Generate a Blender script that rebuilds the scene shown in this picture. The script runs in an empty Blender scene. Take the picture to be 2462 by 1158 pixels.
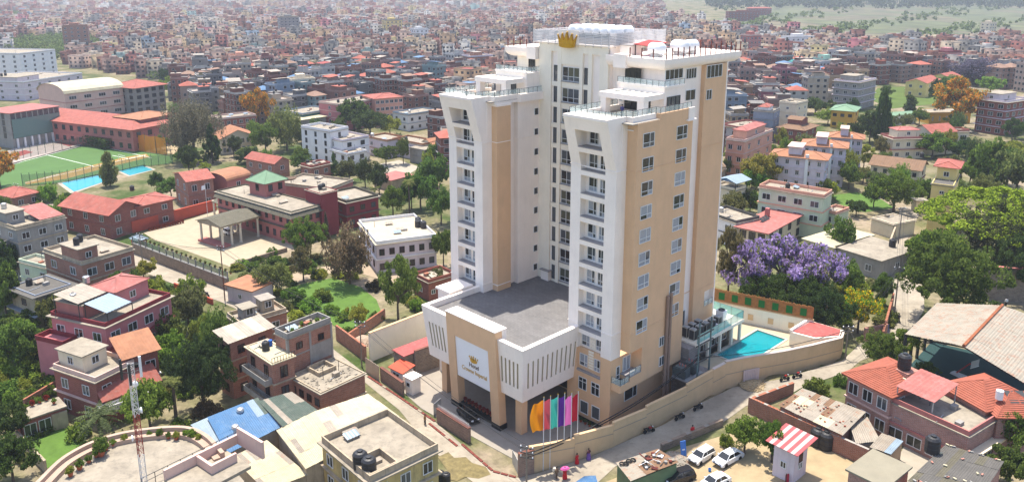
import bpy, bmesh, math, random
import numpy as np
from mathutils import Vector, Matrix
R = math.radians
random.seed(7)
rng = np.random.default_rng(7)

# ------------------------------------------------------------------ camera
F_PX, CX, CY, HORY, CAM_Z = 1915.0, 1231.0, 393.0, -50.0, 63.6     # photo pixels (2462 x 1158)
PITCH = math.atan((CY - HORY) / F_PX)
sc = bpy.context.scene
cam = bpy.data.cameras.new('camera'); camo = bpy.data.objects.new('camera', cam)
sc.collection.objects.link(camo); sc.camera = camo
camo.location = (0, 0, CAM_Z); camo.rotation_euler = (R(90) - PITCH, 0, 0)
cam.sensor_width = 36; cam.lens = 36 * F_PX / 2462; cam.shift_y = -(579 - CY) / 2462
cam.clip_start = 1; cam.clip_end = 20000

# ------------------------------------------------------------------ light
SUN_DIR = Vector((-3.32, 8.42, 32.1)).normalized()                 # towards the sun
EL = math.asin(SUN_DIR.z); AZ = math.atan2(SUN_DIR.x, SUN_DIR.y)
world = bpy.data.worlds.new('World'); sc.world = world; world.use_nodes = True
wn = world.node_tree.nodes; wl = world.node_tree.links
sky = wn.new('ShaderNodeTexSky'); sky.sky_type = 'NISHITA'; sky.sun_disc = False
sky.sun_elevation = EL; sky.sun_rotation = AZ; sky.altitude = 1300; sky.dust_density = 4.5
wn['Background'].inputs[1].default_value = 0.15
wl.new(sky.outputs[0], wn['Background'].inputs[0])
sun = bpy.data.lights.new('sun', 'SUN'); suno = bpy.data.objects.new('sun', sun)
sc.collection.objects.link(suno); sun.energy = 3.6; sun.angle = R(0.55); sun.color = (1.0, 0.93, 0.82)
suno.rotation_euler = SUN_DIR.to_track_quat('Z', 'Y').to_euler(); suno.location = (0, 0, 150)
sc.view_settings.view_transform = 'Standard'; sc.view_settings.look = 'None'
sc.view_settings.exposure = 1.1; sc.view_settings.gamma = 1.0
sc.render.engine = 'CYCLES'
sc.cycles.use_denoising = True
sc.cycles.max_bounces = 6; sc.cycles.diffuse_bounces = 4; sc.cycles.glossy_bounces = 2
sc.cycles.transmission_bounces = 3; sc.cycles.volume_bounces = 0; sc.cycles.transparent_max_bounces = 8

# ------------------------------------------------------------------ picture <-> place
def ray(px, py):
    x = (px - CX) / F_PX; y = -(py - CY) / F_PX
    c, s = math.cos(PITCH), math.sin(PITCH)
    return Vector((x, c + y * s, -s + y * c))
def P(px, py, z=0.0):
    r = ray(px, py); t = (z - CAM_Z) / r.z
    return Vector((r.x * t, r.y * t, z))
def proj(p):
    c, s = math.cos(PITCH), math.sin(PITCH)
    dz = p[2] - CAM_Z
    f = p[1] * c - dz * s; u = p[1] * s + dz * c
    return (CX + F_PX * p[0] / f, CY - F_PX * u / f)
def hgt(x, y):                       # the ground: level on the left, a ramp up to +4 m on the right
    return min(4.0, max(0.0, 0.1 * (x - 1.0)))
def G(px, py, dz=0.0):               # ground point seen at a pixel
    z = 0.0
    for _ in range(6):
        p = P(px, py, z + dz); z = hgt(p.x, p.y)
    return Vector((p.x, p.y, z + dz))

# ------------------------------------------------------------------ scene helpers
C = sc.collection
def link(o, parent=None):
    C.objects.link(o)
    if parent is not None: o.parent = parent
    return o
def tag(o, label, cat, group=None):
    o['label'] = label; o['category'] = cat
    if group: o['group'] = group
    return o
def thing(name, label, cat, loc=(0, 0, 0), rz=0.0, group=None):
    o = bpy.data.objects.new(name, None); o.empty_display_size = .3
    link(o); o.location = loc; o.rotation_euler = (0, 0, rz)
    return tag(o, label, cat, group)
def inst(name, mesh, parent=None, loc=(0, 0, 0), rz=0.0, scale=None, color=None):
    o = bpy.data.objects.new(name, mesh); link(o, parent); o.location = loc
    if rz: o.rotation_euler = (0, 0, rz)
    if scale is not None: o.scale = (scale,) * 3 if isinstance(scale, (int, float)) else scale
    if color is not None: o.color = (*color, 1)
    return o

class MB:
    """collects shapes for one mesh"""
    def __init__(s): s.v = []; s.f = []; s.m = []; s.cur = 0
    def mat(s, i): s.cur = i; return s
    def add(s, vs, fs):
        b = len(s.v); s.v += [tuple(p) for p in vs]
        for f in fs: s.f.append(tuple(b + i for i in f)); s.m.append(s.cur)
        return s
    def box(s, x0, x1, y0, y1, z0, z1):
        x0, x1 = sorted((x0, x1)); y0, y1 = sorted((y0, y1)); z0, z1 = sorted((z0, z1))
        return s.add([(x0,y0,z0),(x1,y0,z0),(x1,y1,z0),(x0,y1,z0),(x0,y0,z1),(x1,y0,z1),(x1,y1,z1),(x0,y1,z1)],
                     [(0,3,2,1),(4,5,6,7),(0,1,5,4),(1,2,6,5),(2,3,7,6),(3,0,4,7)])
    def hexa(s, b, t):                       # bottom 4 points, top 4 points (ccw from above)
        return s.add(list(b) + list(t), [(0,3,2,1),(4,5,6,7),(0,1,5,4),(1,2,6,5),(2,3,7,6),(3,0,4,7)])
    def prism(s, poly, z0, z1):
        n = len(poly)
        a = sum(poly[i][0]*poly[(i+1)%n][1]-poly[(i+1)%n][0]*poly[i][1] for i in range(n))
        if a < 0: poly = poly[::-1]
        g = (lambda z, p: z(p)) if callable(z0) else (lambda z, p: z)
        vs = [(p[0], p[1], z0(p) if callable(z0) else z0) for p in poly] + [(p[0], p[1], z1(p) if callable(z1) else z1) for p in poly]
        return s.add(vs, [tuple(range(n-1, -1, -1)), tuple(range(n, 2*n))] + [(i, (i+1)%n, n+(i+1)%n, n+i) for i in range(n)])
    def poly(s, pts): return s.add(pts, [tuple(range(len(pts)))])
    def tube(s, a, b, r, n=6, r2=None, cap=True):
        a = Vector(a); b = Vector(b); d = (b - a)
        if d.length < 1e-6: return s
        q = d.to_track_quat('Z', 'Y'); r2 = r if r2 is None else r2
        vs = []
        for c, rr in ((a, r), (b, r2)):
            for i in range(n):
                t = 2*math.pi*i/n; vs.append(c + q @ Vector((rr*math.cos(t), rr*math.sin(t), 0)))
        fs = [(i, (i+1)%n, n+(i+1)%n, n+i) for i in range(n)]
        if cap: fs += [tuple(range(n-1, -1, -1)), tuple(range(n, 2*n))]
        return s.add(vs, fs)
    def path(s, pts, r, n=5):
        for a, b in zip(pts, pts[1:]): s.tube(a, b, r, n)
        return s
    def lathe(s, prof, n=12, c=(0, 0, 0)):
        vs = []; fs = []; m = len(prof)
        for i in range(n):
            t = 2*math.pi*i/n
            for r, z in prof: vs.append((c[0]+r*math.cos(t), c[1]+r*math.sin(t), c[2]+z))
        for i in range(n):
            j = (i+1) % n
            for k in range(m-1): fs.append((i*m+k, j*m+k, j*m+k+1, i*m+k+1))
        fs.append(tuple(i*m+m-1 for i in range(n))); fs.append(tuple((n-1-i)*m for i in range(n)))
        return s.add(vs, fs)
    def mesh(s, name, mats, smooth=False):
        me = bpy.data.meshes.new(name); me.from_pydata(s.v, [], s.f)
        for m in (mats if isinstance(mats, (list, tuple)) else [mats]): me.materials.append(m)
        if any(s.m): me.polygons.foreach_set('material_index', s.m)
        if smooth: me.polygons.foreach_set('use_smooth', [True]*len(me.polygons))
        me.update(); return me
    def build(s, name, mats, parent=None, loc=(0, 0, 0), rz=0.0, smooth=False):
        return inst(name, s.mesh(name, mats, smooth), parent, loc, rz)

def mesh_np(name, V, Fq, mats, mi=None, smooth=False):
    """fast mesh from numpy: V (n,3), Fq (m,4) quads or (m,3) tris"""
    me = bpy.data.meshes.new(name); n = len(V); m, k = Fq.shape
    me.vertices.add(n); me.vertices.foreach_set('co', np.asarray(V, np.float32).ravel())
    me.loops.add(m*k); me.loops.foreach_set('vertex_index', np.asarray(Fq, np.int32).ravel())
    me.polygons.add(m); me.polygons.foreach_set('loop_start', np.arange(0, m*k, k, dtype=np.int32))
    for mt in (mats if isinstance(mats, (list, tuple)) else [mats]): me.materials.append(mt)
    if mi is not None: me.polygons.foreach_set('material_index', np.asarray(mi, np.int32))
    if smooth: me.polygons.foreach_set('use_smooth', np.ones(m, bool))
    me.update(calc_edges=True); return me

# ------------------------------------------------------------------ materials
MATS = {}
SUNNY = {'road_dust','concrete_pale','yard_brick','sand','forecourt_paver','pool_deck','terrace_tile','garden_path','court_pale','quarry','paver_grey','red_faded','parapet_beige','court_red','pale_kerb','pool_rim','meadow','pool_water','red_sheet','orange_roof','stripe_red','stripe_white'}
def mat(name, col, rough=.85, var=.12, scale=.6, bump=.0, bscale=8.0, dirt=0.0, dirtcol=(.08,.07,.06), metal=0.0, spec=.3, objcol=False, brick=None, tile=None):
    """plaster / concrete / metal: base colour with world-space mottling, optional weather stains, bricks, corrugation"""
    if name in MATS: return MATS[name]
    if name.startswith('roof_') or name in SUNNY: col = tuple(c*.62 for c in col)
    m = bpy.data.materials.new(name); m.use_nodes = True; nt = m.node_tree; N = nt.nodes; L = nt.links
    b = N['Principled BSDF']; b.inputs['Roughness'].default_value = rough; b.inputs['Metallic'].default_value = metal
    b.inputs['Specular IOR Level'].default_value = spec
    geo = N.new('ShaderNodeNewGeometry')
    if objcol:
        oi = N.new('ShaderNodeObjectInfo'); base = oi.outputs['Color']
    else:
        rgb = N.new('ShaderNodeRGB'); rgb.outputs[0].default_value = (*col, 1); base = rgb.outputs[0]
    if tile:
        tc = N.new('ShaderNodeTexCoord'); bt = N.new('ShaderNodeTexBrick'); L.new(tc.outputs['Object'], bt.inputs[0]); bt.inputs['Scale'].default_value = 1.0
        bt.inputs['Brick Width'].default_value = tile[1]; bt.inputs['Row Height'].default_value = tile[2]; bt.inputs['Mortar Size'].default_value = tile[2]*.06
        c2 = N.new('ShaderNodeHueSaturation'); c2.inputs['Value'].default_value = .84; L.new(base, c2.inputs['Color']); L.new(base, bt.inputs['Color1']); L.new(c2.outputs[0], bt.inputs['Color2'])
        bt.inputs['Mortar'].default_value = (*tile[0], 1); base = bt.outputs['Color']
    if brick:
        tc = N.new('ShaderNodeTexCoord'); sep = N.new('ShaderNodeSeparateXYZ'); L.new(tc.outputs['Object'], sep.inputs[0])
        ad = N.new('ShaderNodeMath'); ad.operation = 'ADD'; L.new(sep.outputs[0], ad.inputs[0]); L.new(sep.outputs[1], ad.inputs[1])
        cb = N.new('ShaderNodeCombineXYZ'); L.new(ad.outputs[0], cb.inputs[0]); L.new(sep.outputs[2], cb.inputs[1])
        bt = N.new('ShaderNodeTexBrick'); L.new(cb.outputs[0], bt.inputs[0]); bt.inputs['Scale'].default_value = 1.0
        bt.inputs['Brick Width'].default_value = brick[1]; bt.inputs['Row Height'].default_value = brick[2]; bt.inputs['Mortar Size'].default_value = brick[2]*.12
        c2 = N.new('ShaderNodeHueSaturation'); c2.inputs['Value'].default_value = .72; c2.inputs['Saturation'].default_value = 1.05
        L.new(base, c2.inputs['Color']); L.new(base, bt.inputs['Color1']); L.new(c2.outputs[0], bt.inputs['Color2'])
        bt.inputs['Mortar'].default_value = (*brick[0], 1); base = bt.outputs['Color']
    nz = N.new('ShaderNodeTexNoise'); nz.inputs['Scale'].default_value = scale; nz.inputs['Detail'].default_value = 6; nz.inputs['Roughness'].default_value = .65
    L.new(geo.outputs['Position'], nz.inputs['Vector'])
    mr = N.new('ShaderNodeMapRange'); mr.inputs['From Min'].default_value = .3; mr.inputs['From Max'].default_value = .7
    mr.inputs['To Min'].default_value = 1-var; mr.inputs['To Max'].default_value = 1+var*.6
    L.new(nz.outputs['Fac'], mr.inputs['Value'])
    hs = N.new('ShaderNodeHueSaturation'); L.new(base, hs.inputs['Color']); L.new(mr.outputs[0], hs.inputs['Value'])
    out = hs.outputs[0]
    if dirt > 0:                              # rain streaks and grime with shapes of their own
        mp = N.new('ShaderNodeMapping'); mp.inputs['Scale'].default_value = (1.4, 1.4, .22); L.new(geo.outputs['Position'], mp.inputs[0])
        n2 = N.new('ShaderNodeTexNoise'); n2.inputs['Scale'].default_value = .9; n2.inputs['Detail'].default_value = 8; n2.inputs['Roughness'].default_value = .7
        L.new(mp.outputs[0], n2.inputs['Vector'])
        r2 = N.new('ShaderNodeMapRange'); r2.inputs['From Min'].default_value = .5; r2.inputs['From Max'].default_value = .72; r2.inputs['To Max'].default_value = dirt
        L.new(n2.outputs['Fac'], r2.inputs['Value'])
        mx = N.new('ShaderNodeMix'); mx.data_type = 'RGBA'; L.new(r2.outputs[0], mx.inputs['Factor']); L.new(out, mx.inputs['A']); mx.inputs['B'].default_value = (*dirtcol, 1)
        out = mx.outputs['Result']
    L.new(out, b.inputs['Base Color'])
    if bump > 0:
        n3 = N.new('ShaderNodeTexNoise'); n3.inputs['Scale'].default_value = bscale; n3.inputs['Detail'].default_value = 4
        L.new(geo.outputs['Position'], n3.inputs['Vector'])
        bp = N.new('ShaderNodeBump'); bp.inputs['Strength'].default_value = bump; bp.inputs['Distance'].default_value = .05
        L.new(n3.outputs['Fac'], bp.inputs['Height']); L.new(bp.outputs[0], b.inputs['Normal'])
    MATS[name] = m; return m
def srgb(r, g, b):
    f = lambda c: (c/255/12.92) if c/255 <= .04045 else ((c/255+.055)/1.055)**2.4
    return (f(r), f(g), f(b))
def glass(name, col, rough=.08, curtain=False):
    m = bpy.data.materials.new(name); m.use_nodes = True; nt = m.node_tree; b = nt.nodes['Principled BSDF']
    b.inputs['Base Color'].default_value = (*col, 1); b.inputs['Roughness'].default_value = rough
    b.inputs['Specular IOR Level'].default_value = .6
    if curtain:                                # drawn curtain folds behind the pane
        tc = nt.nodes.new('ShaderNodeTexCoord'); wv = nt.nodes.new('ShaderNodeTexWave'); wv.inputs['Scale'].default_value = 2.3; wv.inputs['Distortion'].default_value = 2
        nt.links.new(tc.outputs['Object'], wv.inputs[0]); mx = nt.nodes.new('ShaderNodeMix'); mx.data_type = 'RGBA'
        nt.links.new(wv.outputs['Fac'], mx.inputs['Factor']); mx.inputs['A'].default_value = (*[c*.45 for c in col], 1); mx.inputs['B'].default_value = (*col, 1)
        nt.links.new(mx.outputs['Result'], b.inputs['Base Color'])
    MATS[name] = m; return m
def clear_glass(name, col=(.75,.85,.82), alpha=.35):
    m = bpy.data.materials.new(name); m.use_nodes = True; nt = m.node_tree; N = nt.nodes; L = nt.links
    b = N['Principled BSDF']; b.inputs['Base Color'].default_value = (*col, 1); b.inputs['Roughness'].default_value = .05
    b.inputs['Alpha'].default_value = alpha; MATS[name] = m; return m

GL_DARK = glass('glass_dark', (.018,.021,.024)); GL_GREEN = glass('glass_olive', (.09,.09,.06)); GL_GREY = glass('glass_grey', (.07,.08,.09))
GL_CURT = glass('glass_curtain', (.42,.45,.50), .25, True)
GL_RAIL = clear_glass('glass_rail', (.70,.82,.78), .28); GL_RAIL2 = clear_glass('glass_rail_green', (.25,.62,.58), .55)
WHITE_FR = mat('window_frame_white', (.72,.72,.70), .5, .05)
DARK_METAL = mat('dark_metal', (.05,.05,.05), .5, .2); STEEL = mat('steel_grey', (.45,.45,.45), .4, .1, metal=.6)
GALV = mat('galvanised', (.42,.43,.44), .45, .2, metal=.4)

# ------------------------------------------------------------------ windows
_wm = {}
def win_mesh(w, h, cols=2, rows=2, fr=.07, dep=.10, split=.33, frame=None, csplit=None):
    """frame of one window: lower left corner at the origin, outside is -y"""
    k = ('f', round(w,2), round(h,2), cols, rows, fr, dep, split, csplit, frame.name if frame else 0)
    if k in _wm: return _wm[k]
    m = MB(); xs = [0] + ([csplit] if csplit and cols == 2 else [i/cols for i in range(1, cols)]) + [1]
    xs = [x*w for x in xs]; zs = [0] + ([split] if rows == 2 else [i/rows for i in range(1, rows)]) + [1]; zs = [z*h for z in zs]
    m.box(0, fr, -dep, 0, 0, h).box(w-fr, w, -dep, 0, 0, h).box(fr, w-fr, -dep, 0, 0, fr).box(fr, w-fr, -dep, 0, h-fr, h)
    for x in xs[1:-1]: m.box(x-fr/2, x+fr/2, -dep+.01, 0, fr, h-fr)
    for i in range(len(xs)-1):
        for z in zs[1:-1]: m.box(xs[i]+fr/2+.01*(i > 0)+(fr/2 if i == 0 else 0), xs[i+1]-fr/2-(fr/2 if i == len(xs)-2 else 0), -dep+.02, 0, z-fr/2, z+fr/2)
    _wm[k] = (m.mesh('window', frame or WHITE_FR), xs, zs); return _wm[k]
_pm = {}
def pane_mesh(w, h, mt):
    k = (round(w,2), round(h,2), mt.name)
    if k not in _pm: _pm[k] = MB().box(0, w, -.025, 0.01, 0, h).mesh('pane', mt)
    return _pm[k]
def window(parent, loc, rz, w, h, cols=2, rows=2, glassm=None, split_panes=False, **kw):
    me, xs, zs = win_mesh(w, h, cols, rows, **kw)
    o = inst('window', me, parent, loc, rz); fr = kw.get('fr', .07)
    if split_panes:
        for i in range(len(xs)-1):
            for j in range(len(zs)-1):
                x0 = xs[i]+fr*.5; x1 = xs[i+1]-fr*.5; z0 = zs[j]+fr*.5; z1 = zs[j+1]-fr*.5
                g = glassm() if callable(glassm) else (glassm or GL_DARK)
                inst('pane', pane_mesh(x1-x0, z1-z0, g), o, (x0, 0, z0))
    else:
        g = glassm() if callable(glassm) else (glassm or GL_DARK)
        inst('pane', pane_mesh(w-fr, h-fr, g), o, (fr/2, 0, fr/2))
    return o
# ================================================================== hotel (local axes: x along the front, y to the back)
HO = Vector((13.935, 103.095, 0)); HRZ = -R(45.75)
hotel = thing('hotel', 'tall cream and tan twin-towered hotel with a gold crown emblem at its top', 'hotel', HO, HRZ)
HM = Matrix.Translation(HO) @ Matrix.Rotation(HRZ, 4, 'Z')
def hw(x, y, z=0): return HM @ Vector((x, y, z))
def hz_at(x, y): w = hw(x, y); return hgt(w.x, w.y)
WH = mat('hotel_white', srgb(247,235,223), .85, .07, .22, .05, 12, .16, (.48,.44,.39))
CREAM = mat('hotel_cream', srgb(242,232,212), .85, .07, .25, .05, 12, .15, (.45,.4,.33))
TAN = mat('hotel_tan', srgb(220,181,142), .85, .08, .3, .05, 12, .16, (.40,.29,.20))
GREYSILL = mat('sill_grey', srgb(150,146,145), .7, .08)
PAVE = mat('paver_grey', srgb(150,147,146), .9, .16, .35, .15, 6, .25, (.10,.09,.09), tile=((.12,.12,.12),.8,.4))
BLACKST = mat('black_granite', (.02,.02,.022), .3, .1)
GOLD = mat('gold', (.56,.33,.035), .28, .15, 3, metal=.85); RUST = mat('rust_post', (.16,.035,.025), .8, .3)
RIDGE = 3.365
def hp(m, name, mats, parent=hotel, **k): return m.build(name, mats, parent, **k)
def gl_front():
    return random.choice([GL_DARK, GL_CURT, GL_CURT, GL_CURT, GL_GREY])
def gl_high(): return random.choice([GL_DARK, GL_DARK, GL_GREY])

LEDGE, LEAN_TOP, TOPZ = 38.56, 2.1, 45.75
def lean(z): return -LEAN_TOP*max(0, (z-LEDGE))/(TOPZ-LEDGE)
def tower_front(x0, side_y, white_bottom, rx0, rx1, lower):
    """front white frame with stacked recesses, flaring forward above the ledge"""
    x1 = x0 + 8.1
    m = MB()
    for a, b in ((x0, rx0), (rx1, x1)):
        m.box(a, b, 0, 1.1, white_bottom, LEDGE)
        sa, sb = (.18 if a == x0 else 0), (.18 if b == x1 else 0)
        m.hexa([(a,0,LEDGE),(b,0,LEDGE),(b,1.1,LEDGE),(a,1.1,LEDGE)], [(a+sa,-LEAN_TOP,TOPZ),(b-sb,-LEAN_TOP,TOPZ),(b-sb,1.1,TOPZ),(a+sa,1.1,TOPZ)])
    sills = [34.46 + RIDGE*k for k in range(2, -7, -1)]
    prev = None
    for zs in sills:                              # beam under each recess
        zt = zs - (RIDGE - 2.66)
        if prev is None:                          # head of the top recess
            ht = zs + 2.55
            m.hexa([(rx0,lean(ht),ht),(rx1,lean(ht),ht),(rx1,1.1,ht),(rx0,1.1,ht)], [(rx0,-LEAN_TOP,TOPZ),(rx1,-LEAN_TOP,TOPZ),(rx1,1.1,TOPZ),(rx0,1.1,TOPZ)])
        if zs > LEDGE: m.hexa([(rx0,lean(zt),zt),(rx1,lean(zt),zt),(rx1,1.1,zt),(rx0,1.1,zt)], [(rx0,lean(zs),zs),(rx1,lean(zs),zs),(rx1,1.1,zs),(rx0,1.1,zs)])
        else: m.box(rx0, rx1, .02, 1.1, zt, zs)
        prev = zs
    hp(m, 'front_frame', WH)
    for zs in sills: hp(MB().box(rx0+.02, rx1-.02, lean(zs)-.04, 1.05, zs, zs+.1), 'sill', GREYSILL)
    for i, zs in enumerate(sills):
        g = gl_high if i < 2 else gl_front
        window(hotel, (rx0+.62, 1.1, zs+.35), 0, 1.5, 1.95, 2, 2, g, True, csplit=.62)
        window(hotel, (rx1-1.72, 1.1, zs+.35), 0, 1.12, 1.95, 2, 2, g, True, csplit=.45)
    # ledge moulding
    hp(MB().box(x0-.1, x1+.1, -.1, 0, LEDGE-.12, LEDGE).box(x1, x1+.1, 0, side_y, LEDGE-.12, LEDGE), 'ledge', WH)
    hp(MB().box(x1, x1+.08, 0, side_y, 14.93, 15.05).box(rx1, x1+.08, -.08, 0, 14.93, 15.05), 'ledge', WH); hp(MB().box(x0-.1, rx0, -.08, 0, 14.93, 15.05), 'ledge', WH)
    # side of the corner block
    b = MB(); b.box(x0, x1, 1.1, side_y, white_bottom, TOPZ-.8); hp(b, 'corner_block', WH)

# right tower
tower_front(-8.1, 2.1, 11.2, -6.25, -1.9, True)
m = MB(); m.box(-8.1, 0, 0.35, 16, 0, 11.2); m.box(-1.85, 0, 0, .35, 0, 11.2).box(-8.1, -6.3, 0, .35, 0, 11.2).box(-6.3, -1.85, 0, .35, 0, 7.6)
hp(m, 'lower_wall', TAN)
m = MB(); m.box(-6.25, -1.9, .75, 1.1, 11.2, 14.3); hp(m, 'recess_wall', WH)
m = MB(); m.box(-6.3, -1.86, -.06, .35, 7.6, 7.85); hp(m, 'sill', GREYSILL)
pan = MB()
for z in np.arange(8.4, 13.9, .42): pan.box(-4.35, -3.4, .27 if z < 11.2 else .66, .36 if z < 11.2 else .76, z, z+.3)
hp(pan, 'ribbed_panel', [CREAM])
for z in (11.55, 8.45):
    yy = .75 if z > 11.2 else .35
    window(hotel, (-6.0, yy, z), 0, 1.5, 1.9, 2, 2, gl_front, True, csplit=.62); window(hotel, (-3.3, yy, z), 0, 1.15, 1.9, 2, 2, gl_front, True)
for x, z in ((-5.85, 4.85), (-3.43, 4.85)): window(hotel, (x, 0, z), 0, 1.55, 1.95, 2, 2, GL_DARK, True, split=.66)
for x in (-5.45, -3.26): window(hotel, (x, 0, 1.1), 0, 1.55, 2.05, 1, 1, GL_GREY, fr=.09)
# tan side bay with two columns of windows
m = MB(); m.box(0, 1.65, 2.1, 15.1, 12.2, 45.0).box(0, 1.65, 5.0, 15.1, 6.7, 12.2).box(0, 1.65, 2.3, 5.0, 6.7, 8.4)
m.box(-.02, .02, 0, 2.1, 0, 11.2)
hp(m, 'side_bay', TAN)
for k in range(9):
    zt = 43.53 - RIDGE*k
    g = gl_high if k < 2 else gl_front
    window(hotel, (1.65, 3.3, zt-1.97), R(90), 2.55, 1.97, 2, 2, g, True, csplit=.6)
    window(hotel, (1.65, 11.1, zt-1.97), R(90), 2.6, 1.97, 2, 2, g, True, csplit=.6)
m = MB(); m.box(0, 1.72, 2.03, 2.1, LEDGE-.1, LEDGE).box(1.65, 1.72, 2.1, 15.1, LEDGE-.1, LEDGE).box(1.65, 1.71, 2.1, 15.1, 14.95, 15.05).box(0, 1.71, 2.04, 2.1, 14.95, 15.05)
hp(m, 'ledge', TAN)
# corner balconies
m = MB(); m.box(0, 1.65, .2, 2.3, 6.7, 7.8); hp(m, 'balcony', TAN)
m = MB(); m.box(0.08, 1.55, .3, 2.2, 7.8, 7.84); hp(m, 'balcony_floor', DARK_METAL)
m = MB(); m.box(0, 1.68, 2.25, 4.95, 8.4, 8.55); hp(m, 'balcony_floor', GREYSILL)
def rail(pts, h, gm, step=1.1, base=hotel, nm='glass_railing', post=DARK_METAL, pr=.025):
    g = MB(); p = MB()
    for a, b in zip(pts, pts[1:]):
        a = Vector(a); b = Vector(b); d = b-a; n = Vector((-d.y, d.x, 0)).normalized()*.012
        g.hexa([a-n+Vector((0,0,.06)), b-n+Vector((0,0,.06)), b+n+Vector((0,0,.06)), a+n+Vector((0,0,.06))], [a-n+Vector((0,0,h)), b-n+Vector((0,0,h)), b+n+Vector((0,0,h)), a+n+Vector((0,0,h))])
        k = max(1, round(d.length/step))
        for i in range(k+1): q = a+d*i/k; p.box(q.x-pr, q.x+pr, q.y-pr, q.y+pr, q.z-.03, q.z+h)
        p.tube(a+Vector((0,0,h)), b+Vector((0,0,h)), pr, 4)
    o = p.build(nm, post, base); g.build('glass_pane', gm, o); return o
rail([(0.05,.22,7.8),(1.6,.22,7.8),(1.6,2.2,7.8)], 1.0, GL_RAIL)
rail([(1.62,2.25,8.55),(1.62,4.9,8.55)], 1.0, GL_RAIL)
window(hotel, (0.0, 1.2, 7.85), R(90), .8, 2.0, 1, 2, GL_GREY); window(hotel, (0.0, 2.7, 8.6), R(90), 1.7, 2.2, 2, 1, GL_CURT)
window(hotel, (0.0, 3.3, 3.6), R(90), 3.0, 2.6, 2, 2, GL_DARK, True, csplit=.68, split=.8)
for y, z, w in ((9.1, 10.8, 1.2), (9.3, 7.6, 1.25)): window(hotel, (1.65, y, z), R(90), w, 1.5, 2, 1, GL_GREY, True)
m = MB(); m.tube((1.95,10.55,1),(1.95,10.55,18.5),.24,10).tube((2.0,11.25,1),(2.0,11.25,18.8),.24,10)
m.box(1.65, 2.2, 10.3, 11.5, 6, 6.1).box(1.65, 2.2, 10.3, 11.5, 12, 12.1); hp(m, 'flue_pipe', mat('flue', srgb(150,125,110), .6, .2))
# left tower
tower_front(-34.8, 2.0, 0, -32.9, -28.6, False)
m = MB(); m.box(-34.8, -26.7, 2.0, 14, 0, 45); hp(m, 'tower_wall', WH)
m = MB(); m.box(-26.7, -25.5, 2.1, 5.1, 13.0, 44.2); hp(m, 'side_bay', TAN)
m = MB(); m.box(-26.7, -25.8, 7.0, 13, 13.0, 45); hp(m, 'wing_wall', WH)
m = MB(); m.box(-26.7,-25.42,2.02,5.18,LEDGE-.1,LEDGE).box(-26.7,-25.72,6.93,12.3,LEDGE-.1,LEDGE).box(-26.7,-25.42,2.0,5.2,44.2,44.5).box(-26.7,-25.44,2.02,5.18,14.6,14.72)
hp(m, 'ledge', WH)
for k in range(9):
    z = 43.0 - RIDGE*k - 1.15
    window(hotel, (-25.8, 10.75, z), R(90), .95, 1.15, 1, 1, GL_DARK, fr=.05)
    window(hotel, (-25.45, 12.3, z-.05), 0, .8, 1.15, 1, 1, GL_DARK, fr=.05)
# centre
m = MB(); m.box(-26.6, -2.0, 13, 29.5, 0, 51); m.box(-26.05, -11.5, 12.3, 20, 12, 53.7); hp(m, 'centre_wall', WH)
m = MB()
for a, b in ((-25.95,-23.25), (-21.85,-21.1), (-17.25,-16.6), (-15.5,-14.75), (-13.2,-11.55)): m.box(a, b, 11.95, 12.3, 13.6, 53.65)
m.box(-23.25,-11.55,11.97,12.3,52.4,53.6); m.box(-21.1, -17.25, 12.0, 12.3, 50.5, 52.4)
for k in range(12):
    zb = 47.85 - RIDGE*k
    if zb < 13: break
    m.box(-21.05, -17.3, 12.08, 12.3, zb-1.0, zb-.12)
    for a, b in ((-23.2,-21.9), (-16.55,-15.55)): m.box(a, b, 12.08, 12.3, zb-1.0, zb-.25)
hp(m, 'pilaster', CREAM)
s = MB()
for k in range(11):
    zb = 47.85 - RIDGE*k
    if zb < 13.7: zb = 13.75
    w = window(hotel, (-20.98, 12.3, zb), 0, 3.55, 2.25, 3, 2, (lambda: random.choice([GL_DARK, GL_GREEN, GL_GREY])), True)
    window(hotel, (-22.85, 12.3, zb-.2), 0, .85, 2.55, 1, 1, GL_GREY, fr=.05, frame=DARK_METAL)
    window(hotel, (-16.45, 12.3, zb-.2), 0, .85, 2.55, 1, 1, GL_GREY, fr=.05, frame=DARK_METAL)
    hp(MB().box(-21.08, -17.28, 11.9, 12.3, zb-.14, zb-.04), 'sill', GREYSILL)
m = MB(); m.box(-24.6,-22.9,11.4,12.3,13.6,15.3); hp(m, 'vent_box', WH); m = MB(); m.box(-24.8,-22.7,11.2,12.3,15.3,15.42); hp(m, 'vent_lid', GREYSILL)
# louvre screen round the roof with the crown
LOU = mat('louvre_white', srgb(205,203,202), .6, .08)
m = MB()
def louv(a, b, z0, z1, n):
    a = Vector(a); b = Vector(b); d = b-a; t = Vector((-d.y, d.x, 0)).normalized()*.05
    for i in range(n):
        z = z0+(z1-z0)*(i+.5)/n; e = (z1-z0)/n*.33
        m.hexa([(a-t).to_3d()+Vector((0,0,z-e)), b-t+Vector((0,0,z-e)), b+t+Vector((0,0,z-e)), a+t+Vector((0,0,z-e))], [a-t+Vector((0,0,z+e)), b-t+Vector((0,0,z+e)), b+t+Vector((0,0,z+e)), a+t+Vector((0,0,z+e))])
    k = round(d.length/1.6)
    for i in range(k+1): q = a+d*i/k+t*1.5; m.box(q.x-.05, q.x+.05, q.y-.05, q.y+.05, z0-.4, z1+.05)
louv((-26.9,11.7,0), (-11.3,11.7,0), 53.85, 55.7, 8); louv((-11.3,11.7,0), (-11.3,26,0), 53.85, 55.7, 8); louv((-26.9,11.7,0), (-26.9,26,0), 53.85, 55.7, 8); louv((-11.3,26,0),(-26.9,26,0),53.85,55.7,8)
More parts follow.
